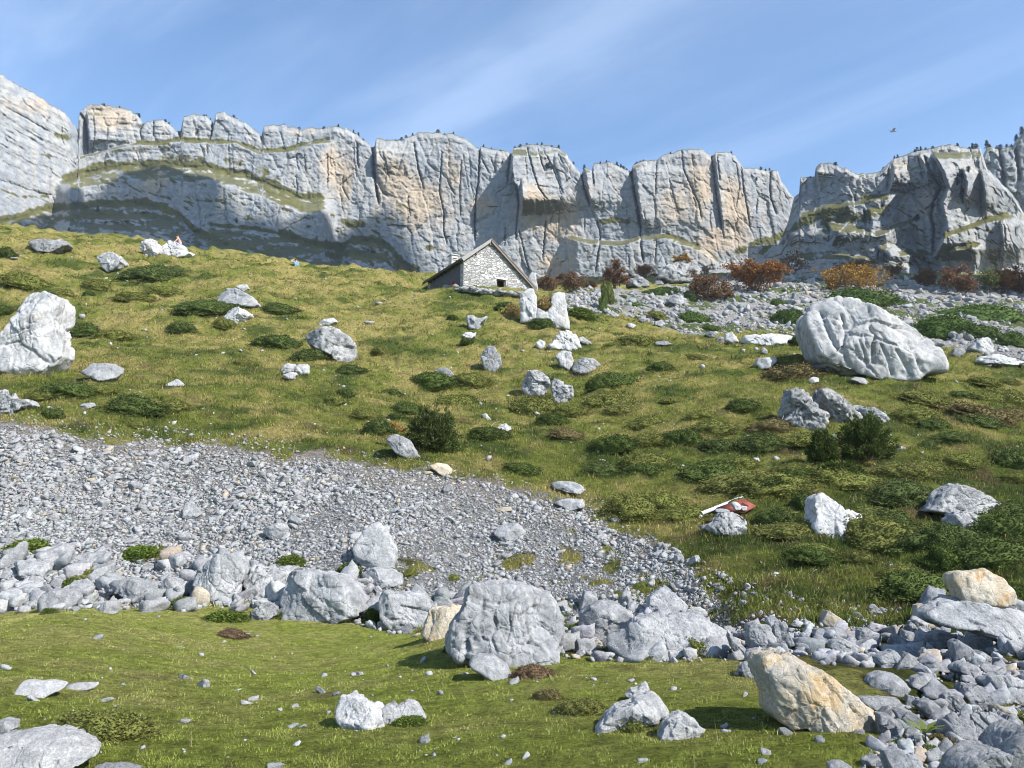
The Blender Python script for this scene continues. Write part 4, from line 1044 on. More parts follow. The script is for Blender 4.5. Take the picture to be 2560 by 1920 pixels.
R_('slab', 'Z5', [(1190, 292), (1203, 168), (1262, 200), (1300, 160), (1345, 215), (1402, 250), (1406, 318), (1320, 318), (1230, 306)], "low joining slab at the foot of the split white rock below the hut", seed=44, y=_gy - .1, **_gs)
R_('slab', 'Z5', [(1300, 240), (1292, 170), (1298, 110), (1318, 78), (1350, 66), (1380, 74), (1390, 140), (1396, 200), (1405, 304), (1340, 292)], "right slab with a rounded top of the split white rock below the hut", seed=42, y=_gy + .1, **_gs)
R_('rock', 'Z5', [(1040, 222), (1055, 180), (1075, 148), (1090, 180), (1085, 220)], "small white triangular rock left of the split white rock", cat='rock', mat='white', seed=42)
R_('rock', 'Z5', [(775, 240), (800, 215), (850, 238), (905, 228), (870, 270), (850, 306), (810, 300), (782, 268)], "pitted grey rock in the grass below the hut", cat='rock', mat='gray', short="the pitted grey rock below the hut", rough=.1, seed=43)
R_('rock', 'Z5', [(748, 340), (770, 320), (830, 320), (825, 350), (790, 372), (770, 360)], "white crumbly rock downhill of the pitted grey rock", cat='rock', mat='white', rough=.09, seed=44)
R_('boulder', 'Z5', [(868, 470), (885, 420), (925, 402), (945, 410), (985, 462), (992, 510), (950, 562), (905, 556), (880, 510)], "pointed egg-shaped grey boulder in the middle of the slope", mat='gray', short="the egg-shaped boulder", rough=.07, seed=45)
R_('boulder', 'Z5', [(1283, 412), (1330, 350), (1360, 315), (1405, 308), (1450, 335), (1470, 380), (1488, 425), (1400, 436), (1310, 432)], "white peaked boulder below the split white rock", mat='white', short="the white peaked boulder", flutes=.025, rough=.08, cracks=.04, seed=46)
R_('rock', 'Z5', [(1462, 360), (1490, 345), (1550, 395), (1520, 402), (1475, 385)], "white rock right of the white peaked boulder", cat='rock', mat='white', rough=.08, seed=47)
R_('rock', 'Z5', [(1204, 385), (1230, 365), (1262, 380), (1260, 415), (1230, 426), (1208, 410)], "round white rock left of the white peaked boulder", cat='rock', mat='white', seed=48)
R_('boulder', 'Z5', [(1322, 470), (1375, 430), (1420, 440), (1438, 500), (1400, 556), (1362, 530)], "bulky pale boulder just below the white peaked boulder", mat='white', rough=.08, seed=49)
R_('boulder', 'Z5', [(1430, 545), (1445, 505), (1475, 480), (1550, 482), (1610, 522), (1560, 562), (1500, 582), (1445, 572)], "boulder with a bright top and dark undercut front below the white peaked boulder", mat='dark', short="the dark undercut boulder", rough=.06, seed=50)
R_('boulder', 'Z5', [(1298, 655), (1300, 612), (1340, 620), (1430, 660), (1436, 705), (1400, 752), (1325, 752), (1305, 700)], "blocky cracked grey boulder in the middle of the slope", mat='dark', short="the blocky cracked boulder", rough=.09, cracks=.05, seed=51)
R_('outcrop', 'Z5', [(1120, 620), (1160, 560), (1230, 550), (1278, 600), (1278, 660), (1240, 705), (1170, 720), (1125, 670)], "rough grey outcrop half sunk in grass left of the blocky cracked boulder", cat='outcrop', mat='dark', rough=.12, depth=.5, seed=52)
R_('boulder', 'Z5', [(575, 560), (620, 540), (660, 545), (722, 602), (695, 625), (620, 602)], "grey boulder sticking out under a grassy hummock on the mid slope", mat='gray', short="the boulder under the hummock", seed=53)
R_('boulder', 'Z5', [(290, 985), (300, 955), (340, 948), (430, 985), (450, 1030), (492, 1085), (440, 1102), (350, 1062), (300, 1010)], "cracked grey boulder at the left foot of the dark juniper bush", mat='gray', short="the boulder beside the juniper", rough=.06, cracks=.04, seed=54, axis=np.array([.5, 0, .8]))
R_('rock', 'Z5', [(548, 1140), (600, 1124), (660, 1132), (690, 1165), (684, 1192), (640, 1204), (570, 1165)], "two-toned grey and cream rock at the top edge of the scree", cat='rock', mat='cream', short="the cream rock at the scree's top edge", seed=55)
R_('rock', 'Z5', [(948, 940), (980, 895), (1010, 880), (1050, 900), (1050, 920), (1000, 945)], "pale crumbly rock right of the dark juniper bush", cat='rock', mat='white', rough=.1, seed=56)
R_('rock', 'Z5', [(865, 825), (900, 820), (930, 860), (900, 865)], "small white slanted rock above the right side of the juniper bush", cat='rock', mat='white', seed=57)
R_('rock', 'Z5', [(632, 1290), (645, 1255), (690, 1260), (694, 1300), (650, 1312)], "upright blue-grey rock near the top of the scree", cat='rock', mat='gray', seed=58)
R_('slab', 'Z5', [(940, 1545), (1000, 1500), (1090, 1495), (1145, 1545), (1110, 1590), (1000, 1598), (950, 1570)], "broad pale grey slab lying in the middle of the scree", cat='slab', mat='gray', short="the broad slab in the scree", depth=1.1, seed=59)
R_('slab', 'Z5', [(945, 1402), (1050, 1392), (1058, 1420), (960, 1428)], "flat tan slab lying in the upper scree", cat='slab', mat='tan', depth=1.2, seed=60)
R_('outcrop', 'Z5', [(1290, 1250), (1350, 1232), (1450, 1245), (1520, 1290), (1480, 1320), (1380, 1300), (1310, 1280)], "dark layered outcrop at the upper right edge of the scree", cat='outcrop', mat='slate', short="the dark layered outcrop", strata=.08, axis=np.array([.3, 0, .95]), seed=61)
R_('slab', 'Z5', [(1310, 1370), (1400, 1340), (1490, 1350), (1500, 1400), (1400, 1415)], "broad flat slab just below the dark layered outcrop", cat='slab', mat='gray', depth=1.1, seed=62)
R_('slab', 'Z4', [(640, 1225), (700, 1190), (745, 1215), (690, 1240)], "dark-edged slab in the upper left scree", cat='slab', mat='slate', seed=63)
R_('boulder', 'Z4', [(1620, 1555), (1640, 1520), (1720, 1490), (1760, 1520), (1752, 1585), (1700, 1600)], "tilted grey boulder with a black shadowed left face in the scree", mat='gray', short="the tilted boulder in the scree", seed=64)
R_('slab', 'Z4', [(1120, 1370), (1180, 1375), (1250, 1440), (1200, 1475), (1140, 1460)], "pale leaning slab in the left scree", cat='slab', mat='gray', depth=.6, seed=65)
R_('slab', 'B2', [(85, 255), (110, 200), (150, 130), (185, 100), (220, 90), (270, 120), (320, 190), (355, 258), (330, 372), (200, 366), (115, 315)], "tall pointed pale slab standing in the scree", cat='slab', mat='gray', short="the tall pointed slab", depth=.6, rough=.04, seed=66)
R_('boulder', 'B2', [(120, 405), (200, 366), (300, 375), (380, 410), (392, 470), (280, 482), (130, 455)], "low brownish-grey boulder at the foot of the tall pointed slab", mat='gray', seed=67)
# --- the row of boulders along the meadow
R_('boulder', None, [(706, 1500), (712, 1449), (724, 1433), (773, 1429), (850, 1440), (890, 1470), (927, 1518), (905, 1532), (850, 1545), (815, 1552), (750, 1553), (713, 1542)] and [(x / 2.5, y / 2.5) for x, y in [(706, 1500), (712, 1449), (724, 1433), (773, 1429), (850, 1440), (890, 1470), (927, 1518), (905, 1532), (850, 1545), (815, 1552), (750, 1553), (713, 1542)]],
   "large pale boulder with a shaded hollow on its left in the boulder row", mat='gray', short="the large pale boulder with the hollow", depth=.9, flutes=.006, rough=.05, cracks=.03, seed=70)
R_('boulder', 'B2', [(235, 605), (250, 540), (270, 518), (380, 525), (480, 535), (545, 560), (562, 620), (540, 700), (520, 742), (450, 762), (330, 732), (255, 682)], "blunt grey boulder between the pale hollow boulder and the cream block", mat='gray', short="the blunt grey boulder", rough=.05, seed=71)
R_('boulder', 'B2', [(518, 765), (530, 690), (552, 622), (600, 608), (650, 605), (740, 615), (750, 690), (700, 740), (680, 792), (565, 806)], "cream and rust coloured block left of the big cracked boulder", mat='cream', short="the cream block", rough=.06, seed=72)
R_('boulder', 'B2', [(688, 800), (692, 720), (725, 660), (765, 610), (775, 530), (800, 490), (900, 468), (1020, 472), (1130, 490), (1270, 530), (1320, 580), (1352, 650), (1356, 760), (1320, 850), (1290, 920), (1240, 950), (1190, 972), (1050, 962), (930, 912), (760, 892), (700, 850)],
   "big cracked grey boulder standing at the edge of the meadow", mat='gray', short="the big cracked boulder", flutes=.004, cuts=[(l, 0.75 * w, 0.6 * d) for l, w, d in CUT_CRACKED], depth=.85, rough=.055, cracks=.07, nfac=6, strata=.025, axis=np.array([.95, .2, .2]), seed=73, sink=.08)
R_('boulder', 'B2', [(788, 955), (810, 925), (850, 908), (940, 910), (1030, 972), (1052, 1020), (1020, 1045), (970, 1052), (880, 1012), (810, 985)], "smooth brownish-grey stone lying against the foot of the big cracked boulder", mat='gray', short="the smooth brown-grey stone", rough=.02, cracks=0, flutes=0.0, nfac=3, seed=74)
R_('boulder', 'B2', [(1470, 725), (1480, 645), (1540, 600), (1600, 580), (1680, 590), (1720, 605), (1800, 660), (1790, 722), (1700, 770), (1600, 812), (1520, 802)], "ribbed grey boulder right of the big cracked boulder", mat='gray', short="the ribbed grey boulder", rough=.05, strata=.03, axis=np.array([-.35, 0, .9]), seed=75)
R_('boulder', None, [(x / 2.5, y / 2.5) for x, y in [(1515, 1612), (1520, 1580), (1600, 1552), (1660, 1538), (1762, 1540), (1820, 1580), (1812, 1618), (1770, 1634), (1690, 1625), (1640, 1640), (1560, 1640)]], "long low grey ledge boulder with a mossy cap at its right end", mat='gray', short="the long low ledge boulder", flutes=.006, rough=.05, depth=.8, seed=76)
R_('boulder', 'B2', [(1712, 840), (1750, 800), (1800, 780), (1890, 800), (1905, 850), (1840, 892), (1725, 900)], "rounded pale stone in front of the long low ledge boulder", mat='gray', seed=77, rough=.04)
R_('boulder', 'B2', [(1888, 600), (1900, 550), (1980, 490), (2060, 530), (2140, 600), (2135, 660), (1990, 672), (1895, 660)], "peaked pale boulder behind the long low ledge boulder", mat='gray', short="the peaked pale boulder", rough=.05, seed=78)
R_('boulder', 'B1', [(262, 600), (270, 550), (310, 505), (370, 500), (440, 508), (485, 545), (480, 590), (440, 625), (350, 632), (275, 625)], "domed grey boulder with dark pits at the left meadow edge", mat='gray', short="the domed pitted boulder", rough=.05, seed=79)
R_('boulder', 'B1', [(315, 500), (325, 450), (350, 422), (380, 425), (420, 490), (400, 508), (340, 508)], "wedge-shaped grey boulder directly behind the domed pitted boulder", mat='gray', rough=.05, seed=80)
R_('boulder', 'B1', [(430, 490), (460, 445), (510, 440), (560, 465), (572, 510), (540, 535), (470, 525)], "rounded pale boulder right of the wedge behind the domed pitted boulder", mat='gray', rough=.05, seed=81)
R_('boulder', 'B1', [(110, 545), (125, 500), (170, 485), (230, 495), (248, 530), (210, 565), (140, 560)], "grey boulder left of the domed pitted boulder", mat='gray', rough=.05, seed=82)
R_('boulder', 'B1', [(600, 630), (610, 590), (650, 572), (720, 575), (730, 620), (720, 645), (640, 650)], "very bright white stone at the left meadow edge", cat='stone', mat='white', short="the bright white stone", seed=83)
R_('boulder', 'B1', [(640, 500), (680, 450), (760, 430), (830, 440), (920, 470), (975, 510), (960, 560), (900, 580), (840, 550), (760, 530), (660, 525)], "broad pale boulder with overhangs in the left boulder row", mat='gray', short="the broad overhung boulder", rough=.07, seed=84)
R_('boulder', 'B1', [(985, 500), (1000, 440), (1060, 425), (1110, 450), (1125, 520), (1090, 550), (1020, 545)], "brownish blocky boulder right of the broad overhung boulder", mat='gray', rough=.05, seed=85)
R_('boulder', 'B1', [(1210, 470), (1225, 380), (1260, 330), (1330, 290), (1430, 290), (1490, 330), (1500, 400), (1470, 500), (1440, 590), (1380, 590), (1320, 520)], "tall rounded whitish-grey boulder in the left boulder row", mat='gray', short="the tall rounded boulder", rough=.06, seed=86)
R_('boulder', 'B1', [(1490, 390), (1560, 350), (1650, 380), (1740, 400), (1735, 480), (1680, 550), (1600, 570), (1500, 470)], "grey bushy-edged boulder beside the hollow of the large pale boulder", mat='dark', rough=.07, seed=87)
R_('boulder', 'B1', [(1540, 640), (1580, 600), (1650, 580), (1700, 610), (1700, 660), (1640, 690), (1560, 680)], "lichen-spotted stone at the foot of the large pale boulder", mat='dark', rough=.05, seed=88)
R_('boulder', 'ZC', [(100, 270), (180, 235), (380, 240), (540, 250), (560, 330), (520, 430), (400, 440), (290, 380), (180, 300)], "wide flat-topped boulder in the far left boulder row", mat='gray', short="the wide flat-topped boulder", rough=.06, strata=.03, seed=89)
R_('boulder', 'ZC', [(-20, 330), (60, 315), (170, 350), (240, 400), (200, 430), (60, 420), (-20, 420)], "pale boulder cut by the photo's left edge in the boulder row", mat='gray', seed=90)
R_('outcrop', 'ZC', [(640, 210), (760, 180), (900, 150), (1080, 140), (1160, 190), (1180, 260), (1100, 320), (900, 320), (720, 300)], "thin-bedded slabby outcrop in the left boulder row", cat='outcrop', mat='gray', short="the thin-bedded outcrop", strata=.09, axis=np.array([.15, 0, 1]), rough=.07, seed=91)
R_('boulder', 'ZC', [(650, 90), (700, 40), (860, 20), (920, 50), (900, 90), (760, 115)], "flat slab lying on the lower left scree", cat='slab', mat='gray', seed=92)
# --- on the meadow
R_('rock', 'B1', [(113, 1080), (130, 1062), (230, 1068), (330, 1066), (400, 1078), (395, 1110), (310, 1150), (200, 1148), (120, 1142)], "long flat whitish rock set in the left meadow, larger part", lean=1.3, cat='rock', mat='white', short="the long flat meadow rock", depth=.5, rough=.03, nfac=3, seed=93)
R_('rock', 'B1', [(395, 1110), (405, 1085), (500, 1075), (630, 1072), (600, 1108), (490, 1118)], "narrow tail piece of the long flat whitish meadow rock", cat='rock', mat='white', depth=.4, rough=.03, seed=94)
R_('slab', 'B1', [(-60, 1430), (40, 1408), (150, 1400), (280, 1405), (400, 1420), (480, 1450), (560, 1478), (575, 1530), (520, 1560), (400, 1580), (250, 1610), (100, 1625), (-60, 1620)], "broad pale layered slab in the bottom left corner", cat='slab', lean=1.5, mat='white', short="the broad slab in the bottom left corner", depth=.9, strata=.035, axis=np.array([.1, .3, 1]), seed=95)
R_('rock', 'B1', [(-40, 1320), (20, 1297), (90, 1308), (102, 1350), (60, 1395), (-40, 1412)], "rounded grey rock behind the broad bottom left slab", cat='rock', mat='gray', seed=96)
R_('slab', 'B1', [(540, 1600), (620, 1580), (760, 1575), (880, 1590), (800, 1625), (600, 1630)], "low slab at the very bottom edge right of the corner slab", cat='slab', mat='gray', base=780, seed=97)
R_('boulder', None, [(840 / 2.5, 1775 / 2.5), (341, 700), (350, 697), (358, 700), (372, 705), (381, 713), (386, 722), (386, 726), (372, 729), (350, 727), (338, 722)], "lumpy white boulder with rusty hollows in the centre left meadow", mat='white', short="the lumpy white meadow boulder", rough=.09, seed=98)
R_('boulder', 'B2', [(240, 1235), (300, 1205), (345, 1225), (400, 1198), (460, 1210), (505, 1242), (535, 1292), (440, 1318), (290, 1322)], "scalloped white rock joined to the right of the lumpy meadow boulder", cat='rock', mat='white', rough=.07, seed=99)
R_('boulder', 'B2', [(1580, 1362), (1605, 1320), (1640, 1270), (1700, 1232), (1790, 1210), (1850, 1176), (1930, 1170), (1975, 1200), (2012, 1250), (1900, 1310), (1750, 1342), (1640, 1386)], "white dome rock rising from a mossy hummock in the foreground meadow", cat='rock', mat='white', short="the white dome rock", rough=.06, seed=100)
R_('rock', 'B2', [(1750, 1142), (1790, 1118), (1830, 1112), (1880, 1080), (1898, 1115), (1870, 1150), (1820, 1180), (1785, 1192)], "small knobbly white rock behind the white dome rock", cat='rock', mat='white', rough=.1, seed=101)
R_('rock', None, [(x / 2.5, y / 2.5) for x, y in [(1646, 1842), (1655, 1818), (1668, 1800), (1700, 1781), (1728, 1795), (1757, 1824), (1740, 1840), (1717, 1850), (1660, 1846)]], "white angular rock between the white dome rock and the tan boulder", cat='rock', mat='white', short="the white angular meadow rock", rough=.07, seed=102)
R_('boulder', 'B3', [(573, 975), (580, 945), (595, 920), (650, 903), (720, 905), (790, 928), (830, 950), (880, 982), (940, 1005), (985, 1012), (1020, 1040), (1060, 1082), (1130, 1140), (1200, 1190), (1250, 1222), (1272, 1245), (1255, 1360), (1180, 1367), (1060, 1350), (980, 1335), (900, 1310), (800, 1305), (720, 1302), (660, 1265), (622, 1215), (635, 1150), (610, 1090), (590, 1040)],
   "large tan leaning boulder with a tilted flat face on the right meadow", mat='tan', short="the large tan boulder", flutes=.012, depth=.7, rough=.05, cracks=.03, nfac=6, fac=(.80, .95), seed=103, sink=.04)
R_('slab', 'B3', [(1585, 660), (1640, 620), (1700, 592), (1790, 570), (1860, 585), (2000, 590), (2120, 600), (2230, 615), (2320, 640), (2330, 720), (2212, 730), (2130, 745), (2080, 802), (1990, 790), (1900, 752), (1750, 735), (1640, 695)], "massive grey overhanging slab at the right edge carrying the tan block", cat='slab', mat='gray', short="the overhanging slab at the right edge", depth=.75, rough=.05, seed=104, base=652, nfac=6)
_slab_y = HERO[-1][5]
R_('boulder', 'B3', [(1770, 440), (1785, 412), (1815, 395), (1900, 393), (2005, 388), (2040, 408), (2075, 432), (2095, 500), (2126, 572), (2112, 592), (1965, 590), (1860, 583), (1792, 562), (1785, 500)], "cream and tan block sitting on top of the overhanging grey slab", mat='cream', short="the cream block on the slab", depth=.8, rough=.035, nfac=6, y=_slab_y + 0.25, sink=.05, seed=105)
R_('rock', 'B3', [(1525, 690), (1535, 650), (1555, 600), (1585, 588), (1620, 620), (1645, 655), (1630, 702), (1570, 700)], "tan pointed slab standing left of the overhanging grey slab", cat='rock', mat='tan', short="the tan pointed slab", seed=106)
R_('rock', 'B3', [(943, 732), (970, 690), (1005, 630), (1040, 650), (1102, 692), (1122, 745), (1050, 742)], "white and tan triangular rock on top of the right rubble", cat='rock', mat='cream', short="the white and tan triangular rock", rough=.03, seed=107)
R_('boulder', 'B3', [(1240, 1070), (1280, 1035), (1340, 1015), (1430, 1025), (1470, 1060), (1512, 1110), (1480, 1135), (1400, 1147), (1270, 1122)], "rounded dark grey boulder on grass right of the large tan boulder", mat='slate', short="the rounded dark grey boulder", rough=.04, seed=108)
R_('boulder', 'B3', [(1498, 1085), (1540, 1045), (1600, 1022), (1655, 1025), (1690, 1078), (1640, 1110), (1590, 1120), (1520, 1105)], "smaller grey boulder beside the rounded dark grey boulder", mat='gray', rough=.06, seed=109)
R_('slab', 'B3', [(1200, 1185), (1220, 1165), (1330, 1168), (1450, 1172), (1485, 1228), (1400, 1245), (1330, 1268), (1240, 1222)], "flat grey slab touching the right end of the large tan boulder", cat='slab', mat='gray', seed=110, short="the flat slab by the tan boulder")
R_('boulder', 'ZD', [(580, 1180), (650, 1170), (760, 1220), (900, 1320), (940, 1390), (820, 1400), (700, 1390), (640, 1310)], "thin leaning grey slab near the bottom right plant", cat='slab', mat='slate', short="the thin leaning slab", depth=.6, seed=111, rough=.04)
R_('boulder', 'ZD', [(762, 1140), (800, 1105), (890, 1095), (960, 1160), (985, 1215), (900, 1260), (840, 1230)], "angular block behind the thin leaning slab", mat='gray', rough=.03, seed=112)
R_('boulder', 'ZD', [(450, 1280), (460, 1220), (520, 1215), (600, 1260), (640, 1310), (620, 1370), (520, 1400), (450, 1360)], "dark rough boulder left of the thin leaning slab", mat='slate', rough=.08, seed=113)
R_('boulder', 'ZD', [(970, 1130), (1000, 1060), (1060, 1045), (1130, 1055), (1165, 1120), (1160, 1190), (1100, 1220), (1010, 1215)], "ridged grey boulder in the right rubble, above the angular block", mat='gray', rough=.07, seed=114)
R_('boulder', 'ZD', [(1150, 1050), (1200, 1000), (1280, 975), (1340, 1010), (1390, 1080), (1370, 1160), (1290, 1180), (1190, 1170)], "pale rounded boulder in the right rubble beside the ridged one", mat='gray', short="the pale rounded rubble boulder", rough=.05, seed=115)
R_('boulder', 'ZD', [(1290, 940), (1380, 890), (1500, 880), (1640, 930), (1720, 1010), (1720, 1080), (1600, 1110), (1480, 1090), (1380, 1060)], "broad pale bedrock hump at the right edge of the rubble", cat='outcrop', mat='gray', short="the broad bedrock hump", rough=.06, seed=116)
R_('boulder', 'ZD', [(1060, 760), (1065, 620), (1110, 595), (1180, 640), (1240, 690), (1210, 760), (1120, 820)], "upright sharp-edged grey block under the overhanging slab", mat='slate', short="the upright sharp-edged block", rough=.03, seed=117)
R_('boulder', 'ZD', [(760, 640), (800, 590), (900, 545), (1020, 535), (1100, 570), (1090, 640), (1000, 690), (860, 690)], "dark layered boulder in the shade of the overhanging slab", mat='slate', strata=.06, rough=.08, seed=118)
R_('boulder', 'ZD', [(685, 560), (700, 480), (760, 432), (830, 460), (880, 530), (800, 600), (700, 600)], "dark pitted boulder below the tan pointed slab", mat='dark', rough=.1, seed=119)
R_('boulder', 'ZD', [(45, 640), (80, 605), (160, 600), (230, 620), (268, 680), (230, 720), (120, 720)], "round grey boulder at the inner corner of the right rubble", mat='gray', short="the round boulder at the rubble corner", rough=.06, seed=120)
R_('boulder', 'ZD', [(130, 750), (150, 715), (240, 710), (320, 760), (250, 785), (170, 790)], "low cracked stone under the round boulder at the rubble corner", cat='rock', mat='gray', rough=.06, seed=121)
R_('boulder', 'ZD', [(415, 790), (430, 740), (500, 710), (580, 680), (635, 740), (560, 810), (490, 835)], "angular dark grey block on grass in front of the right rubble", mat='slate', short="the angular dark block", rough=.05, seed=122)
R_('boulder', 'ZD', [(570, 830), (620, 770), (700, 705), (770, 740), (765, 790), (690, 815), (640, 842)], "pale flat-topped block touching the angular dark block", mat='gray', rough=.05, seed=123)
R_('boulder', 'ZD', [(775, 770), (790, 700), (840, 660), (880, 700), (885, 745), (840, 780)], "small pitted boulder right of the pale flat-topped block", mat='dark', rough=.08, seed=124)
R_('slab', 'ZD', [(820, 810), (860, 785), (960, 780), (1080, 815), (1110, 850), (1000, 855), (880, 840)], "long low slab on grass below the upright sharp-edged block", cat='slab', mat='gray', seed=125, short="the long low slab")
R_('boulder', 'ZD', [(1090, 850), (1130, 805), (1230, 800), (1305, 840), (1310, 890), (1260, 930), (1180, 910)], "cracked boulder right of the long low slab", mat='gray', rough=.07, cracks=.04, seed=126)
R_('boulder', 'ZD', [(1300, 830), (1330, 800), (1440, 810), (1560, 820), (1620, 890), (1500, 890), (1390, 890), (1330, 900)], "flat-topped block behind the broad bedrock hump", mat='gray', rough=.05, seed=127)
R_('boulder', 'ZD', [(1190, 770), (1220, 730), (1310, 690), (1380, 740), (1385, 790), (1300, 810)], "pale angular block right of the upright sharp-edged block", mat='gray', rough=.04, seed=128)
R_('boulder', 'ZD', [(1020, 1330), (1060, 1260), (1200, 1220), (1400, 1240), (1600, 1260), (1720, 1320), (1600, 1420), (1400, 1480), (1180, 1470), (1060, 1400)], "rough crumbly bedrock outcrop in the bottom right corner", cat='outcrop', mat='gray', short="the crumbly bedrock in the corner", rough=.11, depth=.7, seed=129)
R_('boulder', 'ZD', [(1050, 1640), (1130, 1570), (1260, 1510), (1400, 1490), (1480, 1500), (1480, 1440), (1560, 1380), (1680, 1320), (1800, 1400), (1800, 1760), (1050, 1760)], "smooth pale boulder filling the bottom right corner", mat='gray', short="the smooth boulder in the bottom right corner", base=800, rough=.035, cracks=.01, nfac=5, seed=130)
R_('boulder', 'ZD', [(500, 1530), (540, 1515), (640, 1515), (750, 1560), (800, 1600), (780, 1720), (520, 1720)], "dark flat rock at the bottom edge beside the green plant", cat='rock', mat='slate', base=790, seed=131, rough=.06)
R_('rock', 'ZD', [(40, 1640), (90, 1612), (160, 1618), (230, 1650), (220, 1720), (40, 1720)], "pale stone cut by the bottom edge under the tan boulder", cat='stone', mat='gray', base=782, seed=132)
R_('rock', 'B3', [(705, 1380), (715, 1355), (750, 1352), (792, 1380), (760, 1395)], "small bright stone in the tan boulder's shadow", cat='stone', mat='gray', seed=133)
R_('rock', 'B3', [(928, 1440), (932, 1408), (970, 1400), (988, 1425), (970, 1442)], "small square stone on grass in front of the tan boulder", cat='stone', mat='gray', seed=134)
R_('rock', 'B3', [(400, 790), (405, 770), (470, 830), (515, 890), (520, 915), (460, 910), (410, 850)], "leaning wedge stone at the right end of the long ledge boulder", cat='rock', mat='gray', seed=135, rough=.04)
R_('boulder', 'B3', [(510, 790), (520, 720), (560, 705), (640, 730), (680, 800), (660, 880), (560, 890), (525, 850)], "grey block right of the leaning wedge stone", mat='gray', short="the grey block in the rubble", rough=.06, seed=136)
R_('boulder', 'B3', [(640, 690), (690, 665), (760, 760), (780, 830), (720, 870), (670, 800)], "jagged grey block in the middle of the right rubble", mat='slate', rough=.06, seed=137)
R_('boulder', 'B3', [(920, 770), (940, 745), (1040, 740), (1115, 750), (1110, 800), (1020, 830), (930, 810)], "wide dark block beneath the white and tan triangular rock", mat='slate', rough=.06, seed=138)
R_('boulder', 'B3', [(1015, 850), (1050, 820), (1110, 808), (1170, 840), (1185, 890), (1120, 910), (1050, 890)], "rounded block below the wide dark block", mat='gray', rough=.06, seed=139)
R_('boulder', 'B3', [(1180, 800), (1200, 750), (1260, 740), (1290, 790), (1285, 850), (1220, 860)], "tall narrow grey block between rubble boulders", mat='slate', rough=.06, seed=140)
R_('boulder', 'B3', [(1395, 840), (1400, 780), (1440, 780), (1520, 830), (1470, 865), (1420, 870)], "smooth slanted block in the middle of the right rubble", mat='gray', rough=.03, seed=141)
R_('boulder', 'B3', [(455, 1000), (480, 960), (540, 950), (575, 1000), (560, 1040), (500, 1035)], "lichen-mottled stone at the upper left of the tan boulder", cat='stone', mat='dark', rough=.08, seed=142)
R_('boulder', 'B3', [(130, 930), (120, 870), (160, 860), (205, 870), (195, 930)], "white square stone in the mossy cap of the ledge boulder", cat='stone', mat='white', seed=143)
# far rocks under the cliff
R_('boulder', 'ZR', [(1500, 350), (1590, 220), (1680, 190), (1760, 140), (1850, 130), (1890, 180), (1960, 230), (1960, 340), (1880, 400), (1700, 390), (1560, 370)], "big dark grey boulder among the autumn bushes below the cliff", mat='dark', short="the big dark boulder under the cliff", rough=.08, seed=150)
R_('boulder', 'ZR', [(1490, 410), (1500, 350), (1560, 340), (1595, 390), (1570, 412)], "dark round rock in front of the big dark boulder under the cliff", cat='rock', mat='dark', seed=151)
R_('boulder', 'ZR', [(900, 440), (915, 395), (970, 390), (1020, 430), (1000, 455)], "blue-grey rock at the foot of the brown-leaved tree", cat='rock', mat='slate', seed=152)
R_('outcrop', 'ZR', [(1180, 420), (1210, 350), (1300, 310), (1400, 350), (1440, 420), (1300, 445)], "broken rock heap between the autumn trees under the cliff", cat='outcrop', mat='dark', rough=.13, seed=153)
R_('outcrop', 'ZR', [(1620, 610), (1650, 550), (1720, 510), (1800, 540), (1830, 600), (1750, 640)], "pale ledgy outcrop in the far scree", cat='outcrop', mat='gray', rough=.12, seed=154)
R_('outcrop', 'ZR', [(1400, 620), (1440, 570), (1530, 560), (1620, 600), (1540, 645), (1430, 650)], "dark ledgy outcrop left of the pale one in the far scree", cat='outcrop', mat='dark', rough=.12, seed=155)
R_('rock', 'ZR', [(980, 745), (1000, 710), (1060, 715), (1110, 760), (1030, 772)], "pale slab with a dark left end at the far scree's near edge", cat='rock', mat='gray', seed=156)
R_('rock', 'ZR', [(1310, 800), (1330, 755), (1390, 760), (1400, 800), (1350, 830)], "rounded pale stone sunk in the far scree", cat='stone', mat='gray', seed=157)
R_('rock', 'ZR', [(1480, 860), (1490, 810), (1560, 800), (1610, 840), (1560, 875)], "dark cracked rock at the grass edge of the far scree", cat='rock', mat='dark', seed=158)
R_('rock', 'ZR', [(1490, 1050), (1510, 1020), (1600, 1022), (1700, 1075), (1600, 1085), (1500, 1075)], "low white and black rock in the grass left of the squarish pale rock", cat='rock', mat='dark', seed=159)
R_('rock', 'ZR', [(1170, 850), (1220, 830), (1290, 850), (1250, 892), (1200, 880)], "white rock under a straw hummock at the grass crest", cat='rock', mat='white', seed=160)
N_HERO_ROCKS = len(HERO)
# ---------------------------------------------------------------- loose stones: scree, rubble, stones in the turf
RS = np.random.default_rng(77)


def stone_shape(level, seed, flat=0.7, rough=0.05):
    rng = np.random.default_rng(seed); d, f = ico(level)
    ax = np.array([1.0, rng.uniform(.65, .95), rng.uniform(.75, 1.15) * flat])
    Q_, _ = np.linalg.qr(rng.normal(size=(3, 3)))
    nn = np.concatenate([np.eye(3), -np.eye(3)]) + rng.normal(0, .20, (6, 3)); nn /= np.linalg.norm(nn, axis=1, keepdims=True)
    hh = np.concatenate([ax, ax]) * rng.uniform(.8, 1.05, 6)
    dn = d @ nn.T
    r = np.where(dn > 0.04, hh / np.maximum(dn, 0.04), 1e9).min(1); r = np.minimum(r, 1.7)
    r = facets(d, r, rng, 7, 0.66, 0.92)
    P = d * r[:, None]
    if level >= 3: P = roughen(P, rng, rough, f=f)
    return P / np.abs(P[:, 0]).max(), f


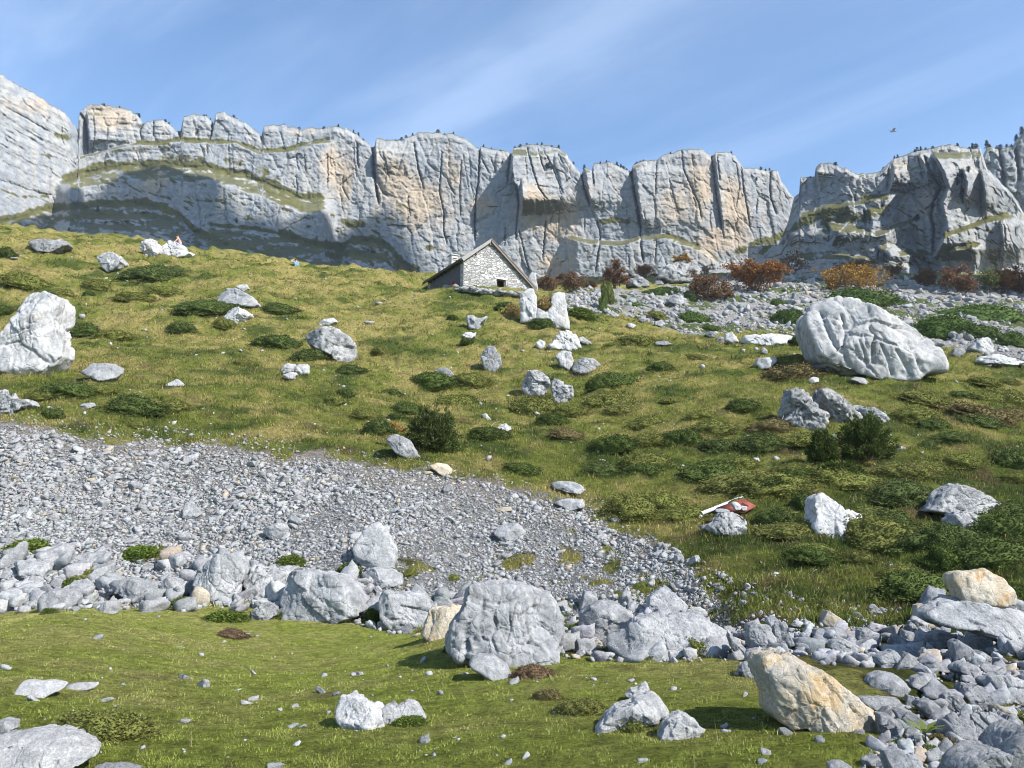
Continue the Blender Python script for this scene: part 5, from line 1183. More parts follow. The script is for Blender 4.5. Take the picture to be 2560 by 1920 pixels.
SHAPES = []
for _k in range(14):
    _v, _f = stone_shape(4, 200 + _k, [0.62, 0.8, 0.95, 0.5][_k % 4], 0.038)
    SHAPES.append((mesh_np("stone_shape", _v, tris=_f, smooth=False), _v))
_tiny = [stone_shape(1, 300 + k, [0.55, 0.75, 0.4][k % 3]) for k in range(7)] + [stone_shape(0, 320 + k, [0.6, 0.8, 0.45][k % 3]) for k in range(5)]
BOXF = np.array([[0, 2, 1], [1, 2, 3], [4, 5, 6], [5, 7, 6], [0, 1, 4], [1, 5, 4], [2, 6, 3], [3, 6, 7], [0, 4, 2], [2, 4, 6], [1, 3, 5], [3, 7, 5]])


def shard(seed):
    """a broken block: eight uneven corners"""
    g = np.random.default_rng(seed)
    v = np.array([[x, y, z] for x in (-1, 1) for y in (-1, 1) for z in (-1, 1)], float) * 0.82
    v[:, :2] *= np.where(v[:, 2:] > 0, g.uniform(.35, .95), 1.0); v[:, 0] += v[:, 2] * g.normal(0, .35); v[:, 1] += v[:, 2] * g.normal(0, .3)
    return v + g.normal(0, .16, v.shape), BOXF


SHARDS = [shard(500 + k) for k in range(16)]
CHUNKS = [stone_shape(3, 640 + k, [0.8, 0.65, 0.9, 0.55][k], 0.06) for k in range(4)]


def powerlaw(n, a, b, e):
    q = RS.random(n); return (a ** (1 - e) + q * (b ** (1 - e) - a ** (1 - e))) ** (1 / (1 - e))


def sample_poly(poly, n):
    p = np.array(poly, float); lo = np.maximum(p.min(0), [-150, 0]); hi = np.minimum(p.max(0), [1190, 800])
    out = np.zeros((0, 2))
    while len(out) < n:
        q = lo + RS.random((n * 2, 2)) * (hi - lo); q = q[inpoly(q[:, 0], q[:, 1], poly)]; out = np.vstack([out, q])
    return out[:n]


BAND = [(0, 556), (60, 552), (150, 560), (250, 560), (300, 575), (360, 580), (440, 596), (520, 600), (600, 596), (680, 612), (740, 632), (800, 640), (790, 660), (700, 662), (600, 664), (520, 650), (420, 640), (330, 622), (250, 612), (130, 612), (0, 612)]
TONGUE = [(585, 505), (640, 530), (700, 560), (770, 590), (830, 600), (900, 610), (900, 635), (820, 645), (760, 640), (720, 605), (690, 570), (640, 545)]
UPEDGE = [(0, 412), (120, 425), (200, 428), (330, 446), (460, 466), (560, 490), (610, 500), (640, 525), (560, 515), (460, 485), (330, 466), (200, 447), (100, 445), (0, 430)]
SLOPE = [(0, 245), (120, 258), (250, 270), (400, 285), (460, 296), (560, 315), (700, 342), (800, 350), (960, 360), (1024, 375), (1024, 600), (900, 600), (760, 590), (690, 560), (600, 500), (480, 465), (300, 445), (100, 430), (0, 415)]
MEADOW = [(0, 612), (250, 610), (380, 630), (480, 660), (560, 665), (700, 668), (800, 680), (860, 720), (870, 768), (0, 768)]
HUTWALL = V('ZR', [(540, 640), (560, 520), (640, 460), (800, 450), (880, 480), (870, 560), (850, 640), (890, 740), (800, 710), (660, 680)])
ZONES = [  # polygon, how many, smallest px, largest px, exponent, flatness, colours, phrase, group
    (SCREE_POLY, 90000, 1.15, 9, 3.0, .40, 'gray', "in the scree", "loose stones of the scree"),
    ([(0, 430), (110, 450), (200, 450), (330, 470), (300, 540), (330, 590), (150, 600), (0, 600)], 3400, 3.0, 13, 2.8, .38, 'gray', "in the scree", "loose stones of the scree"),
    (BAND, 1300, 4, 30, 1.9, .8, 'gray', "in the boulder row along the meadow", "stones of the boulder row along the meadow"),
    (RIGHT_RUBBLE, 3000, 3, 30, 1.95, .8, 'slate', "in the rubble on the right", "stones of the rubble on the right"),
    (TONGUE, 520, 1.8, 12, 2.4, .65, 'gray', "on the thin turf at the scree's right end", "stones on the turf at the end of the scree"),
    (UPEDGE, 1300, 1.0, 6, 2.6, .5, 'gray', "along the top edge of the scree", "stones along the top edge of the scree"),
    (SLOPE, 1500, 1.2, 9, 2.5, .55, 'white', "in the grass of the slope", "stones lying in the grass slope"),
    (MEADOW, 380, 1.3, 14, 1.9, .34, 'gray', "on the meadow", "stones lying on the meadow"),
    (FAR_SCREE, 9000, 1.0, 12, 2.35, .75, 'gray', "in the far scree below the cliff", "stones of the far scree"),
    (HUTWALL, 170, 2.5, 7, 2.0, .75, 'gray', "in the stone heap right of the hut", "stones heaped right of the hut"),
]
TINT = {'gray': (0.272, 0.272, 0.274), 'slate': (0.265, 0.27, 0.28), 'white': (0.34, 0.335, 0.325), 'cream': (0.35, 0.325, 0.275)}


def scatter():
    A = []
    hp = np.array([(h[1], h[2], h[3]) for h in HERO])
    for zi, (poly, n, a, b, e, flat, mat, ph, gr) in enumerate(ZONES):
        q = sample_poly(poly, n); sz = powerlaw(n, a, b, e)
        if zi == 0:   # the scree is coarser in some bands and finer in others
            m = fbm2(q[:, 0] / 90, q[:, 1] / 40, 3, off=6); sz = sz * np.clip(1.0 + 0.9 * m, 0.7, 1.6)
        x, y, z = hit(q[:, 0], q[:, 1])
        A.append(np.stack([q[:, 0], q[:, 1], sz, x, y, z, np.full(n, zi)], 1))
    A = np.concatenate(A); A = A[np.isfinite(A[:, 4])]
    sm = scree_mask(A[:, 3], A[:, 4], A[:, 5]); A = A[~(np.isin(A[:, 6], (0, 1)) & ~sm & (A[:, 2] < 9) & (RS.random(len(A)) < .93))]
    # in the turf they lie in loose groups, not evenly
    m = fbm2(A[:, 3] / 2.2, A[:, 4] / 1.6, 3, off=55); drop = np.isin(A[:, 6], (6, 7)) & (m < RS.normal(0.02, .16, len(A))) & (A[:, 2] < 8)
    A = A[~drop]
    return A


STONES = scatter()
ROCKS_TOTAL = 300


def pick_individuals():
    hp = np.array([(h[1], h[2], h[3]) for h in HERO])
    big = np.argsort(-STONES[:, 2])[:3500]; out = []
    for i in big:
        px, py, s = STONES[i, :3]
        if not (-2 < px < 1026 and py < 770): continue
        d = np.hypot(hp[:, 0] - px, (hp[:, 1] - py) * 1.3)
        if (d < hp[:, 2] * 0.42).any(): continue
        if any(math.hypot(STONES[j, 0] - px, STONES[j, 1] - py) < 0.55 * (STONES[j, 2] + s) for j in out): continue
        out.append(i)
        if len(out) >= ROCKS_TOTAL - N_HERO_ROCKS: break
    return out


def place_individuals(idx):
    lm = [(h[0], h[1], h[2], h[3]) for h in HERO if h[0]]
    info = []
    for i in idx:
        px, py, s, x, y, z, zi = STONES[i]; zi = int(zi)
        best = min(lm, key=lambda L: max(0.0, math.hypot(L[1] - px, L[2] - py) - 0.4 * L[3]))
        dx, dy = px - best[1], py - best[2]
        if abs(dx) > abs(dy) * 1.1: w = "right of" if dx > 0 else "left of"
        else: w = "in front of" if dy > 0 else "uphill behind"
        info.append([i, zi, best, w, math.hypot(dx, dy)])
    ORD = ["nearest", "second", "third", "fourth", "fifth", "sixth", "seventh", "eighth", "ninth", "tenth", "eleventh", "twelfth", "thirteenth", "fourteenth", "fifteenth", "sixteenth"]
    buckets = {}
    for t in info: buckets.setdefault((t[2][0], t[3]), []).append(t)
    rng = np.random.default_rng(9)
    for (lname, w), ts in buckets.items():
        ts.sort(key=lambda t: t[4])
        for k, t in enumerate(ts):
            i, zi = t[0], t[1]; px, py, s, x, y, z, _ = STONES[i]
            poly, n, a, b, e, flat, mat, ph, gr = ZONES[zi]
            rad_m = 0.5 * s * y / F * 1.05
            me, vv = SHAPES[int(rng.integers(0, 14))]
            o = bpy.data.objects.new("stone", me); COL.objects.link(o)
            fz = flat * rng.uniform(.8, 1.3)
            yaw = rng.uniform(0, 6.28); tilt = rng.normal(0, .22, 2)
            o.rotation_euler = (tilt[0] + 0.25, tilt[1], yaw)
            o.scale = (rad_m * rng.uniform(.9, 1.15), rad_m * rng.uniform(.8, 1.0), rad_m * (0.6 + 0.5 * fz))
            o.location = (x, y, z + rad_m * 0.22 * fz)
            use = mat
            if rng.random() < .14: use = ['white', 'dark', 'slate', 'gray'][int(rng.integers(0, 4))]
            if not o.data.materials: o.data.materials.append(M_ROCK['gray'])
            o.material_slots[0].link = 'OBJECT'; o.material_slots[0].material = M_ROCK[use]
            size = "big" if s > 15 else ("small" if s < 9 else "middling")
            tone = {'gray': 'grey', 'slate': 'dark grey', 'white': 'whitish', 'cream': 'cream', 'dark': 'speckled'}[use]
            one = len(ts) == 1
            if k == 0: lab = f"{size} {tone} stone {'' if one else 'nearest '}{w} {lname}"
            else: lab = f"{size} {tone} stone, {ORD[min(k, 15)]} {w} {lname}"
            tag(o, lab, "stone", gr)


def merged(name, idx, label, seed):
    """all the stones too many to single out, as one mass"""
    rng = np.random.default_rng(seed)
    S = STONES[idx]; n = len(S)
    yaw = rng.normal(0.25, .75, n); t1 = rng.normal(0.3, .34, n); t2 = rng.normal(-.18, .30, n)
    r = 0.40 * S[:, 2] * S[:, 4] / F * rng.uniform(.8, 1.25, n)
    flat = np.array([z[5] for z in ZONES])[S[:, 6].astype(int)] * rng.uniform(.6, 1.3, n)
    V_, F_, C_ = [], [], []; off = 0
    kind = np.where((S[:, 2] > 8.5), rng.integers(23, 27, n), np.where((S[:, 2] > 4.5) & (rng.random(n) < .22), rng.integers(0, 7, n), 7 + rng.integers(0, 16, n)))
    base_c = np.array([TINT[z[6]] for z in ZONES])[S[:, 6].astype(int)]
    col = base_c * rng.uniform(.72, 1.2, (n, 1)) * (1 + rng.normal(0, .02, (n, 3)))
    warm = rng.random(n) < 0.05; col[warm] = col[warm] * np.array([1.2, 1.02, .78])
    for k in range(27):
        m = np.where(kind == k)[0]
        if not len(m): continue
        if k < 7: v, f = _tiny[k]
        elif k >= 23: v, f = CHUNKS[k - 23]
        else:
            v, f = SHARDS[k - 7]
        sc = np.stack([r[m] * rng.uniform(.95, 1.5, len(m)), r[m] * rng.uniform(.6, 1, len(m)), r[m] * (0.35 + .75 * flat[m])], 1)
        p = v[None] * sc[:, None]
        # tumble, then spin
        c1, s1 = np.cos(t1[m])[:, None], np.sin(t1[m])[:, None]; c2, s2 = np.cos(t2[m])[:, None], np.sin(t2[m])[:, None]; cy, sy = np.cos(yaw[m])[:, None], np.sin(yaw[m])[:, None]
        X, Y, Z = p[..., 0], p[..., 1], p[..., 2]
        Y, Z = Y * c1 - Z * s1, Y * s1 + Z * c1
        X, Z = X * c2 + Z * s2, -X * s2 + Z * c2
        X, Y = X * cy - Y * sy, X * sy + Y * cy
        lift = r[m] * (0.12 + .3 * flat[m])
        P = np.stack([X + S[m, 3][:, None], Y + S[m, 4][:, None], Z + (S[m, 5] + lift)[:, None]], 2)
        V_.append(P.reshape(-1, 3)); C_.append(np.repeat(col[m], len(v), 0))
        F_.append((f[None] + off + (np.arange(len(m)) * len(v))[:, None, None]).reshape(-1, 3)); off += len(m) * len(v)
    me = mesh_np(name, np.concatenate(V_), tris=np.concatenate(F_), col=np.clip(np.concatenate(C_), 0, 1))
    tag(put(name, me, M_LOOSE), label, None, None, "stuff")


def loose_mat():
    m, nt, b = new_mat("loose_limestone", 0.93, 0.12)
    g = nt.nodes.new('ShaderNodeNewGeometry')
    n = noise_node(nt, g.outputs['Position'], 22, 6, 0.7)
    k = mixc(nt, mrange(nt, n, 0.33, 0.66), (0.72, 0.72, 0.72), (1.12, 1.12, 1.12))
    nt.links.new(mixc(nt, 1.0, attr_col(nt), k, 'MULTIPLY'), b.inputs['Base Color'])
    bump(nt, b, n, 0.6, 0.03)
    return m


M_LOOSE = loose_mat()
_ind = pick_individuals()
place_individuals(_ind)
_rest = np.setdiff1d(np.arange(len(STONES)), np.array(_ind))
_z = STONES[_rest, 6].astype(int)
merged("scree", _rest[np.isin(_z, (0, 1, 5))], "grey scree apron of small broken stones above the meadow", 1)
merged("rubble", _rest[np.isin(_z, (2, 3, 4))], "small rubble between the boulders along the meadow and on the right", 2)
merged("gravel", _rest[np.isin(_z, (6, 7))], "little pale stones strewn through the turf", 3)
merged("far_scree", _rest[np.isin(_z, (8, 9))], "broken stones of the far scree below the cliff", 4)
# ---------------------------------------------------------------- grass
M_GRASS = leaf_mat("grass_blades", (0.1, 0.13, 0.03), attr=True, trans=0.32)


def blades(x, y, z, h, w, lean, col, rng, bend=True, nrm=None, down=0.0):
    n = len(x); a = rng.uniform(0, 6.283, n); la = rng.uniform(0, 6.283, n)
    t = np.stack([np.cos(a), np.sin(a), 0 * a], 1) * (w * 0.5)[:, None]
    l = np.stack([np.cos(la), np.sin(la) - down, 0 * a], 1) * (lean * h)[:, None]
    B = np.stack([x, y, z - 0.012], 1)
    if bend:
        M = B + 0.35 * l; M[:, 2] += 0.62 * h
        T = B + l; T[:, 2] += h * np.clip(1.0 - 0.35 * lean, .35, 1)
        Vv = np.stack([B - t, B + t, M + 0.7 * t, M - 0.7 * t, T], 1).reshape(-1, 3)
        b = (np.arange(n) * 5)[:, None]
        tr = np.concatenate([b + np.array([[0, 1, 2]]), b + np.array([[0, 2, 3]]), b + np.array([[3, 2, 4]])])
        C = np.repeat(col, 5, 0)
    else:
        T = B + l; T[:, 2] += h
        Vv = np.stack([B - t, B + t, T], 1).reshape(-1, 3); b = (np.arange(n) * 3)[:, None]
        tr = b + np.array([[0, 1, 2]]); C = np.repeat(col, 3, 0)
    return Vv, tr, C


def grass_allowed(x, y, z):
    px, py = jittered(x, y, z, 0.6)
    meadow = py > np.interp(px, [p[0] for p in MEADOW_EDGE], [p[1] for p in MEADOW_EDGE])
    sc = scree_mask(x, y, z)
    rr = inpoly(px, py, RIGHT_RUBBLE)
    return px, py, meadow, sc, rr


def build_meadow():
    rng = np.random.default_rng(21)
    N = 620000
    y = 3.4 * (19.5 / 3.4) ** (rng.random(N) ** 0.95); x = rng.uniform(-0.74, 0.74, N) * (y + 1.0)
    z = ground_z(x, y)
    px, py, md, sc, rr = grass_allowed(x, y, z)
    keep = md & ~sc & (rng.random(N) < np.where(rr, 0.35, 1.0))
    x, y, z, px, py = (q[keep] for q in (x, y, z, px, py)); n = len(x)
    c = turf(x, y, px, py, np.ones(n, bool), rng)
    c = c * rng.uniform(.75, 1.3, (n, 1)) * (1 + .35 * np.clip(fbm2(x / .16, y / .16, 2, off=12), -1, 1))[:, None]; st = rng.random(n) < .10
    c[st] = np.array([0.30, 0.26, 0.12]) * rng.uniform(.7, 1.1, (st.sum(), 1))
    clump = 0.6 + 0.8 * np.clip(fbm2(x / 0.28, y / 0.28, 2) + .4, 0, 1)
    h = rng.uniform(.014, .034, n) * clump; w = rng.uniform(.003, .006, n) * np.clip(y / 6, 1, 2.4)
    tall = rng.random(n) < .003; h[tall] *= rng.uniform(2.5, 6, tall.sum()); w[tall] *= .6; c[tall] = (0.34, 0.29, 0.15)
    Vv, tr, C = blades(x, y, z, h, w, rng.uniform(.2, .9, n), c, rng, bend=False)
    tag(put("grass", mesh_np("grass", Vv, tris=tr, col=np.clip(C, 0, 1)), M_GRASS), "short yellowish green meadow grass in front of the boulders", kind="stuff")


def build_slope_grass():
    rng = np.random.default_rng(22)
    NT = 52000
    y = 13.0 * (66 / 13.0) ** rng.random(NT); x = rng.uniform(-0.70, 0.70, NT) * (y + 2)
    z = ground_z(x, y); px, py, md, sc, rr = grass_allowed(x, y, z)
    far = inpoly(px, py, FAR_SCREE) & (y > 40)
    tuft = fbm2(x / 1.3, y / 0.9, 3, off=14)
    keep = ~md & ~sc & ~rr & ~far & (rng.random(NT) < sstep(-0.55, 0.1, tuft) * .9 + .1)
    x, y, px, py = (q[keep] for q in (x, y, px, py)); nt_ = len(x)
    nb = 9
    big = rng.uniform(.5, 1.25, nt_)
    X = np.repeat(x, nb) + rng.normal(0, .075, nt_ * nb) * np.repeat(big, nb); Y = np.repeat(y, nb) + rng.normal(0, .075, nt_ * nb) * np.repeat(big, nb)
    Z = ground_z(X, Y); PX = np.repeat(px, nb); PY = np.repeat(py, nb); n = len(X)
    c = turf(X, Y, PX, PY, np.zeros(n, bool), rng)
    tc = np.repeat(rng.uniform(.72, 1.28, nt_), nb)[:, None]
    c = c * tc * rng.uniform(.8, 1.2, (n, 1))
    st = np.repeat(rng.random(nt_) < .16, nb) & (rng.random(n) < .8)
    c[st] = np.array([0.29, 0.235, 0.105]) * rng.uniform(.7, 1.15, (st.sum(), 1))
    h = rng.uniform(.07, .19, n) * np.repeat(big, nb); w = rng.uniform(.012, .022, n) * np.clip(Y / 28, .75, 2.2)
    Vv, tr, C = blades(X, Y, Z, h, w, rng.uniform(.3, 1.3, n), c, rng, bend=True, down=.5)
    tag(put("slope_grass", mesh_np("slope_grass", Vv, tris=tr, col=np.clip(C, 0, 1)), M_GRASS), "tussocky green and straw coloured grass on the slope", kind="stuff")



def build_fringe():
    """longer grass gathered round the feet of the stones that lie in turf"""
    rng = np.random.default_rng(23)
    S = [(h[4].location.x, h[5], 0.5 * h[3] * h[5] / F, h[1], h[2]) for h in HERO if h[5] < 62]
    S += [(STONES[i, 3], STONES[i, 4], 0.5 * STONES[i, 2] * STONES[i, 4] / F, STONES[i, 0], STONES[i, 1]) for i in _ind if STONES[i, 4] < 62]
    X, Y, Hh = [], [], []
    for x, y, r, px, py in S:
        n = int(np.clip(260 * r + 30, 30, 420)); a = rng.uniform(0, 6.283, n); q = r * rng.uniform(.82, 1.12, n)
        X.append(x + np.cos(a) * q); Y.append(y + .25 * r + np.sin(a) * q * .75); Hh.append(rng.uniform(.4, 1.1, n) * (0.055 if y < 16 else .16) * np.clip(r * 2.5, .5, 1.3))
    X = np.concatenate(X); Y = np.concatenate(Y); Hh = np.concatenate(Hh); Z = ground_z(X, Y)
    px, py, md, sc, rr = grass_allowed(X, Y, Z); k = ~sc & (rng.random(len(X)) < np.where(rr, .4, 1)) & ~(inpoly(px, py, FAR_SCREE) & (Y > 40))
    X, Y, Z, Hh, px, py, md = (q[k] for q in (X, Y, Z, Hh, px, py, md)); n = len(X)
    c = turf(X, Y, px, py, md, rng) * rng.uniform(.7, 1.2, (n, 1)); st = rng.random(n) < .25; c[st] = np.array([0.27, 0.22, 0.10]) * rng.uniform(.7, 1.1, (st.sum(), 1))
    Vv, tr, C = blades(X, Y, Z, Hh, np.where(Y < 16, .006, .016) * rng.uniform(.7, 1.3, n), rng.uniform(.2, 1.0, n), c, rng, bend=True)
    tag(put("grass_fringe", mesh_np("grass_fringe", Vv, tris=tr, col=np.clip(C, 0, 1)), M_GRASS), "longer grass round the feet of the stones", kind="stuff")


build_meadow()
build_slope_grass()
build_fringe()
# ---------------------------------------------------------------- low cushions, junipers, trees
RP = np.random.default_rng(33)
M_LEAF = {
    'd': leaf_mat("juniper_needles", (0.056, 0.080, 0.017)), 'h': leaf_mat("heath_leaves", (0.118, 0.128, 0.030)), 'b': leaf_mat("brown_heath_leaves", (0.125, 0.105, 0.042)),
    'g': leaf_mat("green_herb_leaves", (0.105, 0.145, 0.026)), 'm': leaf_mat("juniper_mat_needles", (0.060, 0.098, 0.022)), 's': leaf_mat("straw_blades", (0.33, 0.25, 0.10)),
    'orange': leaf_mat("orange_autumn_leaves", (0.235, 0.110, 0.030)), 'gold': leaf_mat("golden_autumn_leaves", (0.285, 0.165, 0.035)), 'rust': leaf_mat("rust_autumn_leaves", (0.165, 0.090, 0.050)),
    'brown': leaf_mat("brown_autumn_leaves", (0.16, 0.095, 0.048)), 'pine': leaf_mat("pine_needles", (0.020, 0.032, 0.014), trans=0.0), 'olive': leaf_mat("olive_leaves", (0.11, 0.135, 0.035)),
    'dead': leaf_mat("dead_leaves", (0.12, 0.082, 0.045)),
}
M_BARK = plain("grey_bark", (0.13, 0.105, 0.085)); M_TWIG = plain("dead_wood", (0.42, 0.38, 0.31))


def leaves(P, size, rng, up=0.0, aspect=0.5, out=None):
    """a small kite of a leaf at every point"""
    n = len(P)
    a = rng.normal(size=(n, 3)); a[:, 2] += up
    if out is not None: a += out
    a /= np.linalg.norm(a, axis=1, keepdims=True)
    b = np.cross(a, rng.normal(size=(n, 3))); b /= np.linalg.norm(b, axis=1, keepdims=True) + 1e-9
    s = (size * rng.uniform(.6, 1.3, n))[:, None]
    V_ = np.stack([P, P + a * s * .55 + b * s * aspect * .5, P + a * s, P + a * s * .55 - b * s * aspect * .5], 1).reshape(-1, 3)
    return V_, (np.arange(n)[:, None] * 4 + np.array([[0, 1, 2, 3]]))


def cushion_mesh(seed, n, size, up, lump):
    rng = np.random.default_rng(seed)
    d, f = ico(4)
    o = rng.uniform(0, 50)

    def rr(q): return 1 + lump * (1.1 * perlin3(q[:, 0] * 1.6 + o, q[:, 1] * 1.6, q[:, 2] * 1.6) + 0.7 * perlin3(q[:, 0] * 4 + o, q[:, 1] * 4, q[:, 2] * 4))
    core = d * rr(d)[:, None] * 0.90; core[:, 2] = np.where(core[:, 2] < 0, core[:, 2] * .35, core[:, 2])
    q = rng.normal(size=(n, 3)); q[:, 2] = np.abs(q[:, 2]) - .12; q /= np.linalg.norm(q, axis=1, keepdims=True)
    P = q * (rr(q) * rng.uniform(.84, 1.03, n))[:, None]
    m = n // 4; a = rng.uniform(0, 6.283, m); fr = 1 + np.abs(rng.normal(0, .16, m))
    e = np.stack([np.cos(a), np.sin(a), 0 * a], 1); e = e * (rr(e) * fr)[:, None]; e[:, 2] = rng.uniform(-.05, .22, m) * np.clip(1.6 - fr, .2, 1)
    P = np.concatenate([P, e]); q = np.concatenate([q, e])
    lv, lq = leaves(P, size, rng, up, .55, out=q * 0.9)
    V_ = np.concatenate([core, lv])
    return mesh_np("cushion", V_, tris=f, quads=lq + len(core))


CUSH = [cushion_mesh(k, 3800, .10, .7, .34) for k in range(6)]
TUSS = [cushion_mesh(20 + k, 2600, .20, 1.3, .22) for k in range(4)]
PLACED = []


def nearest_landmark(px, py):
    lm = [h for h in HERO if h[0]]
    return min(lm, key=lambda h: max(0.0, math.hypot(h[1] - px, h[2] - py) - 0.4 * h[3]))


def cushion(px, py, wpx, hpx, kind, label=None, cat="shrub", name="heath_cushion", group=None, y=None, thick=None):
    base = py + 0.5 * hpx
    if y is None:
        X, Y, Z = (float(q[0]) for q in hit(px, base - 0.25 * hpx))
        if not np.isfinite(Y): return None
    else:
        u, s = ray(px, base); Y = y; X = u * Y; Z = CAMZ + s * Y
    k = Y / F; a = 0.5 * wpx * k * (1.25 if label is None and px > 600 else 1.0)
    n = ground_normal(np.array([X]), np.array([Y]), 0.6)[0]
    grad = math.atan2(-n[1], n[2])
    h = thick if thick else np.clip(0.75 * hpx * k, 0.12 * a, 1.2 * a)
    me = (TUSS if kind in 'gsb' and name != "heath_cushion" else CUSH)
    me = me[int(RP.integers(0, len(me)))]
    o = bpy.data.objects.new(name, me); COL.objects.link(o)
    if not me.materials: me.materials.append(M_LEAF['h'])
    o.material_slots[0].link = 'OBJECT'; o.material_slots[0].material = M_LEAF[kind]
    Y2 = Y + 0.35 * a; X2 = X / Y * Y2
    o.location = (X2, Y2, float(ground_z(np.array([X2]), np.array([Y2]))[0]) - 0.06 * h if y is None else Z)
    o.rotation_euler = (grad * 0.85 if y is None and not thick else 0, float(np.arctan(n[0] / n[2])) * .8, RP.uniform(-.4, .4) if wpx > 1.6 * hpx else RP.uniform(0, 6.28))
    o.scale = (a, a * RP.uniform(.6, .85), h)
    if label is None: PLACED.append((o, px, py, wpx, kind, group, cat))
    else: tag(o, label, cat, group)
    return o


def Zc(v, x, y, w, h):
    ox, oy, k = VIEW[v]; return ox + k * x, oy + k * y, k * w, k * h


# named cushions
cushion(*Zc('Z1', 920, 1325, 335, 85), 'd', "long flat dark green cushion just below the skyline ridge", "shrub")
cushion(*Zc('Z1', 35, 1185, 140, 75), 'd', "dark green cushion at the photo's left edge on the ridge", "shrub")
cushion(*Zc('B1', 620, 1365, 540, 190), 'h', "broad olive mound of heath near the bottom left slab on the meadow", "shrub")
cushion(*Zc('B2', 1480, 1240, 330, 95), 'h', "low mossy mound left of the white dome rock on the meadow", "shrub")
cushion(*Zc('B2', 1275, 1160, 190, 70), 'b', "brownish low heath patch uphill of the white dome rock", "shrub")
cushion(*Zc('B2', 1800, 1330, 330, 150), 'h', "mossy hummock under the white dome rock", "shrub")
cushion(*Zc('B1', 1400, 680, 230, 70), 'g', "smooth green hump on the meadow left of the large pale boulder", "grass mound", "grass_mound")
cushion(*Zc('B2', 1180, 1020, 250, 90), 'dead', "patch of curled brown dead leaves at the foot of the big cracked boulder", "dead leaves", "dead_plant")
cushion(*Zc('B1', 1430, 780, 190, 50), 'dead', "patch of brown dead leaves on the open left meadow", "dead leaves", "dead_plant")
_led = [h for h in HERO if h[0] == "the long low ledge boulder"][0]
cushion(*Zc('B3', 190, 840, 240, 150), 'h', "mossy turf cap hanging over the right end of the long low ledge boulder", "moss", "moss_cap", y=_led[5] - 0.05)
cushion(*Zc('Z6', 815, 375, 120, 95), 'd', "dark green shrub squeezed against the left side of the huge domed boulder", "shrub", "juniper_shrub")
cushion(*Zc('Z6', 760, 570, 380, 130), 'b', "brown heath bank below the left end of the huge domed boulder", "shrub")
cushion(*Zc('Z5', 785, 735, 120, 48), 'd', "small round dark cushion in the middle of the slope above the juniper", "shrub")
cushion(*Zc('Z5', 235, 925, 200, 110), 'd', "dark low cushion left of the juniper bush", "shrub")
cushion(*Zc('Z5', 780, 385, 95, 60), 'd', "dark tuft beneath the white crumbly rock below the hut", "shrub")
_sl = [h for h in HERO if h[0] == "the split white rock below the hut"][0]
cushion(*Zc('Z5', 1262, 118, 115, 90), 's', "straw coloured grass tuft between the slabs of the split white rock", "grass tuft", "grass_tuft", y=_sl[5] + .35)
cushion(*Zc('Z5', 1245, 198, 95, 70), 's', "lower straw grass tuft between the slabs of the split white rock", "grass tuft", "grass_tuft", y=_sl[5] + .2)
cushion(*Zc('Z5', 1060, 185, 100, 140), 's', "straw hummock round the small white triangular rock", "grass tuft", "grass_tuft")
cushion(*Zc('ZR', 980, 560, 190, 160), 'olive', "round olive green bush beside the stone heap right of the hut", "bush", "round_bush", thick=1.9)
cushion(*Zc('ZR', 905, 640, 100, 260), 'd', "dark narrow shrub on the right side of the stone heap", "bush", "dark_shrub", thick=1.7)
cushion(*Zc('ZR', 680, 750, 300, 110), 'g', "bright green herb patch below the stone heap right of the hut", "plant", "herb_patch")
cushion(*Zc('ZR', 1520, 490, 450, 130), 'm', "bright juniper mat below the big dark boulder under the cliff", "juniper mat", "juniper_mat")
cushion(*Zc('ZR', 1890, 545, 200, 80), 'm', "juniper mat at the right of the path under the big dark boulder", "juniper mat", "juniper_mat")
cushion(*Zc('ZR', 1140, 540, 110, 50), 'm', "small juniper mat right of the round olive bush", "juniper mat", "juniper_mat")
cushion(*Zc('ZR', 1260, 635, 360, 60), 'm', "thin slanting juniper strip in the far scree near the hut", "juniper mat", "juniper_mat")
cushion(*Zc('ZR', 1530, 770, 260, 70), 'h', "dull green strip crossing the far scree above the grass crest", "juniper mat", "juniper_mat")
cushion(*Zc('ZR', 1900, 770, 360, 140), 'm', "oval juniper mat in the far scree left of the huge domed boulder", "juniper mat", "juniper_mat")
cushion(*Zc('ZR', 2120, 905, 220, 80), 'm', "juniper mat at the near edge of the far scree, touching the grass", "juniper mat", "juniper_mat")
cushion(*Zc('Z6', 770, 235, 220, 130), 'm', "juniper mat immediately left of the huge domed boulder's top", "juniper mat", "juniper_mat")
cushion(*Zc('Z6', 700, 145, 100, 50), 'm', "small juniper mat above the one left of the huge domed boulder", "juniper mat", "juniper_mat")
cushion(*Zc('Z6', 1190, 120, 420, 130), 'm', "wide green mat directly behind the huge domed boulder", "juniper mat", "juniper_mat")
cushion(*Zc('Z6', 1700, 300, 380, 170), 'm', "large green mat right of the huge domed boulder", "juniper mat", "juniper_mat")
cushion(*Zc('Z6', 1950, 210, 480, 110), 'm', "long green mat on the far right slope", "juniper mat", "juniper_mat")
cushion(*Zc('Z6', 1930, 320, 300, 110), 'm', "green mat above the angular pale boulder at the right", "juniper mat", "juniper_mat")
cushion(*Zc('Z6', 2140, 370, 180, 110), 'm', "green mat at the right edge beside the angular pale boulder", "juniper mat", "juniper_mat")
cushion(*Zc('Z6', 1530, 395, 160, 70), 'm', "small green mat at the right shoulder of the huge domed boulder", "juniper mat", "juniper_mat")

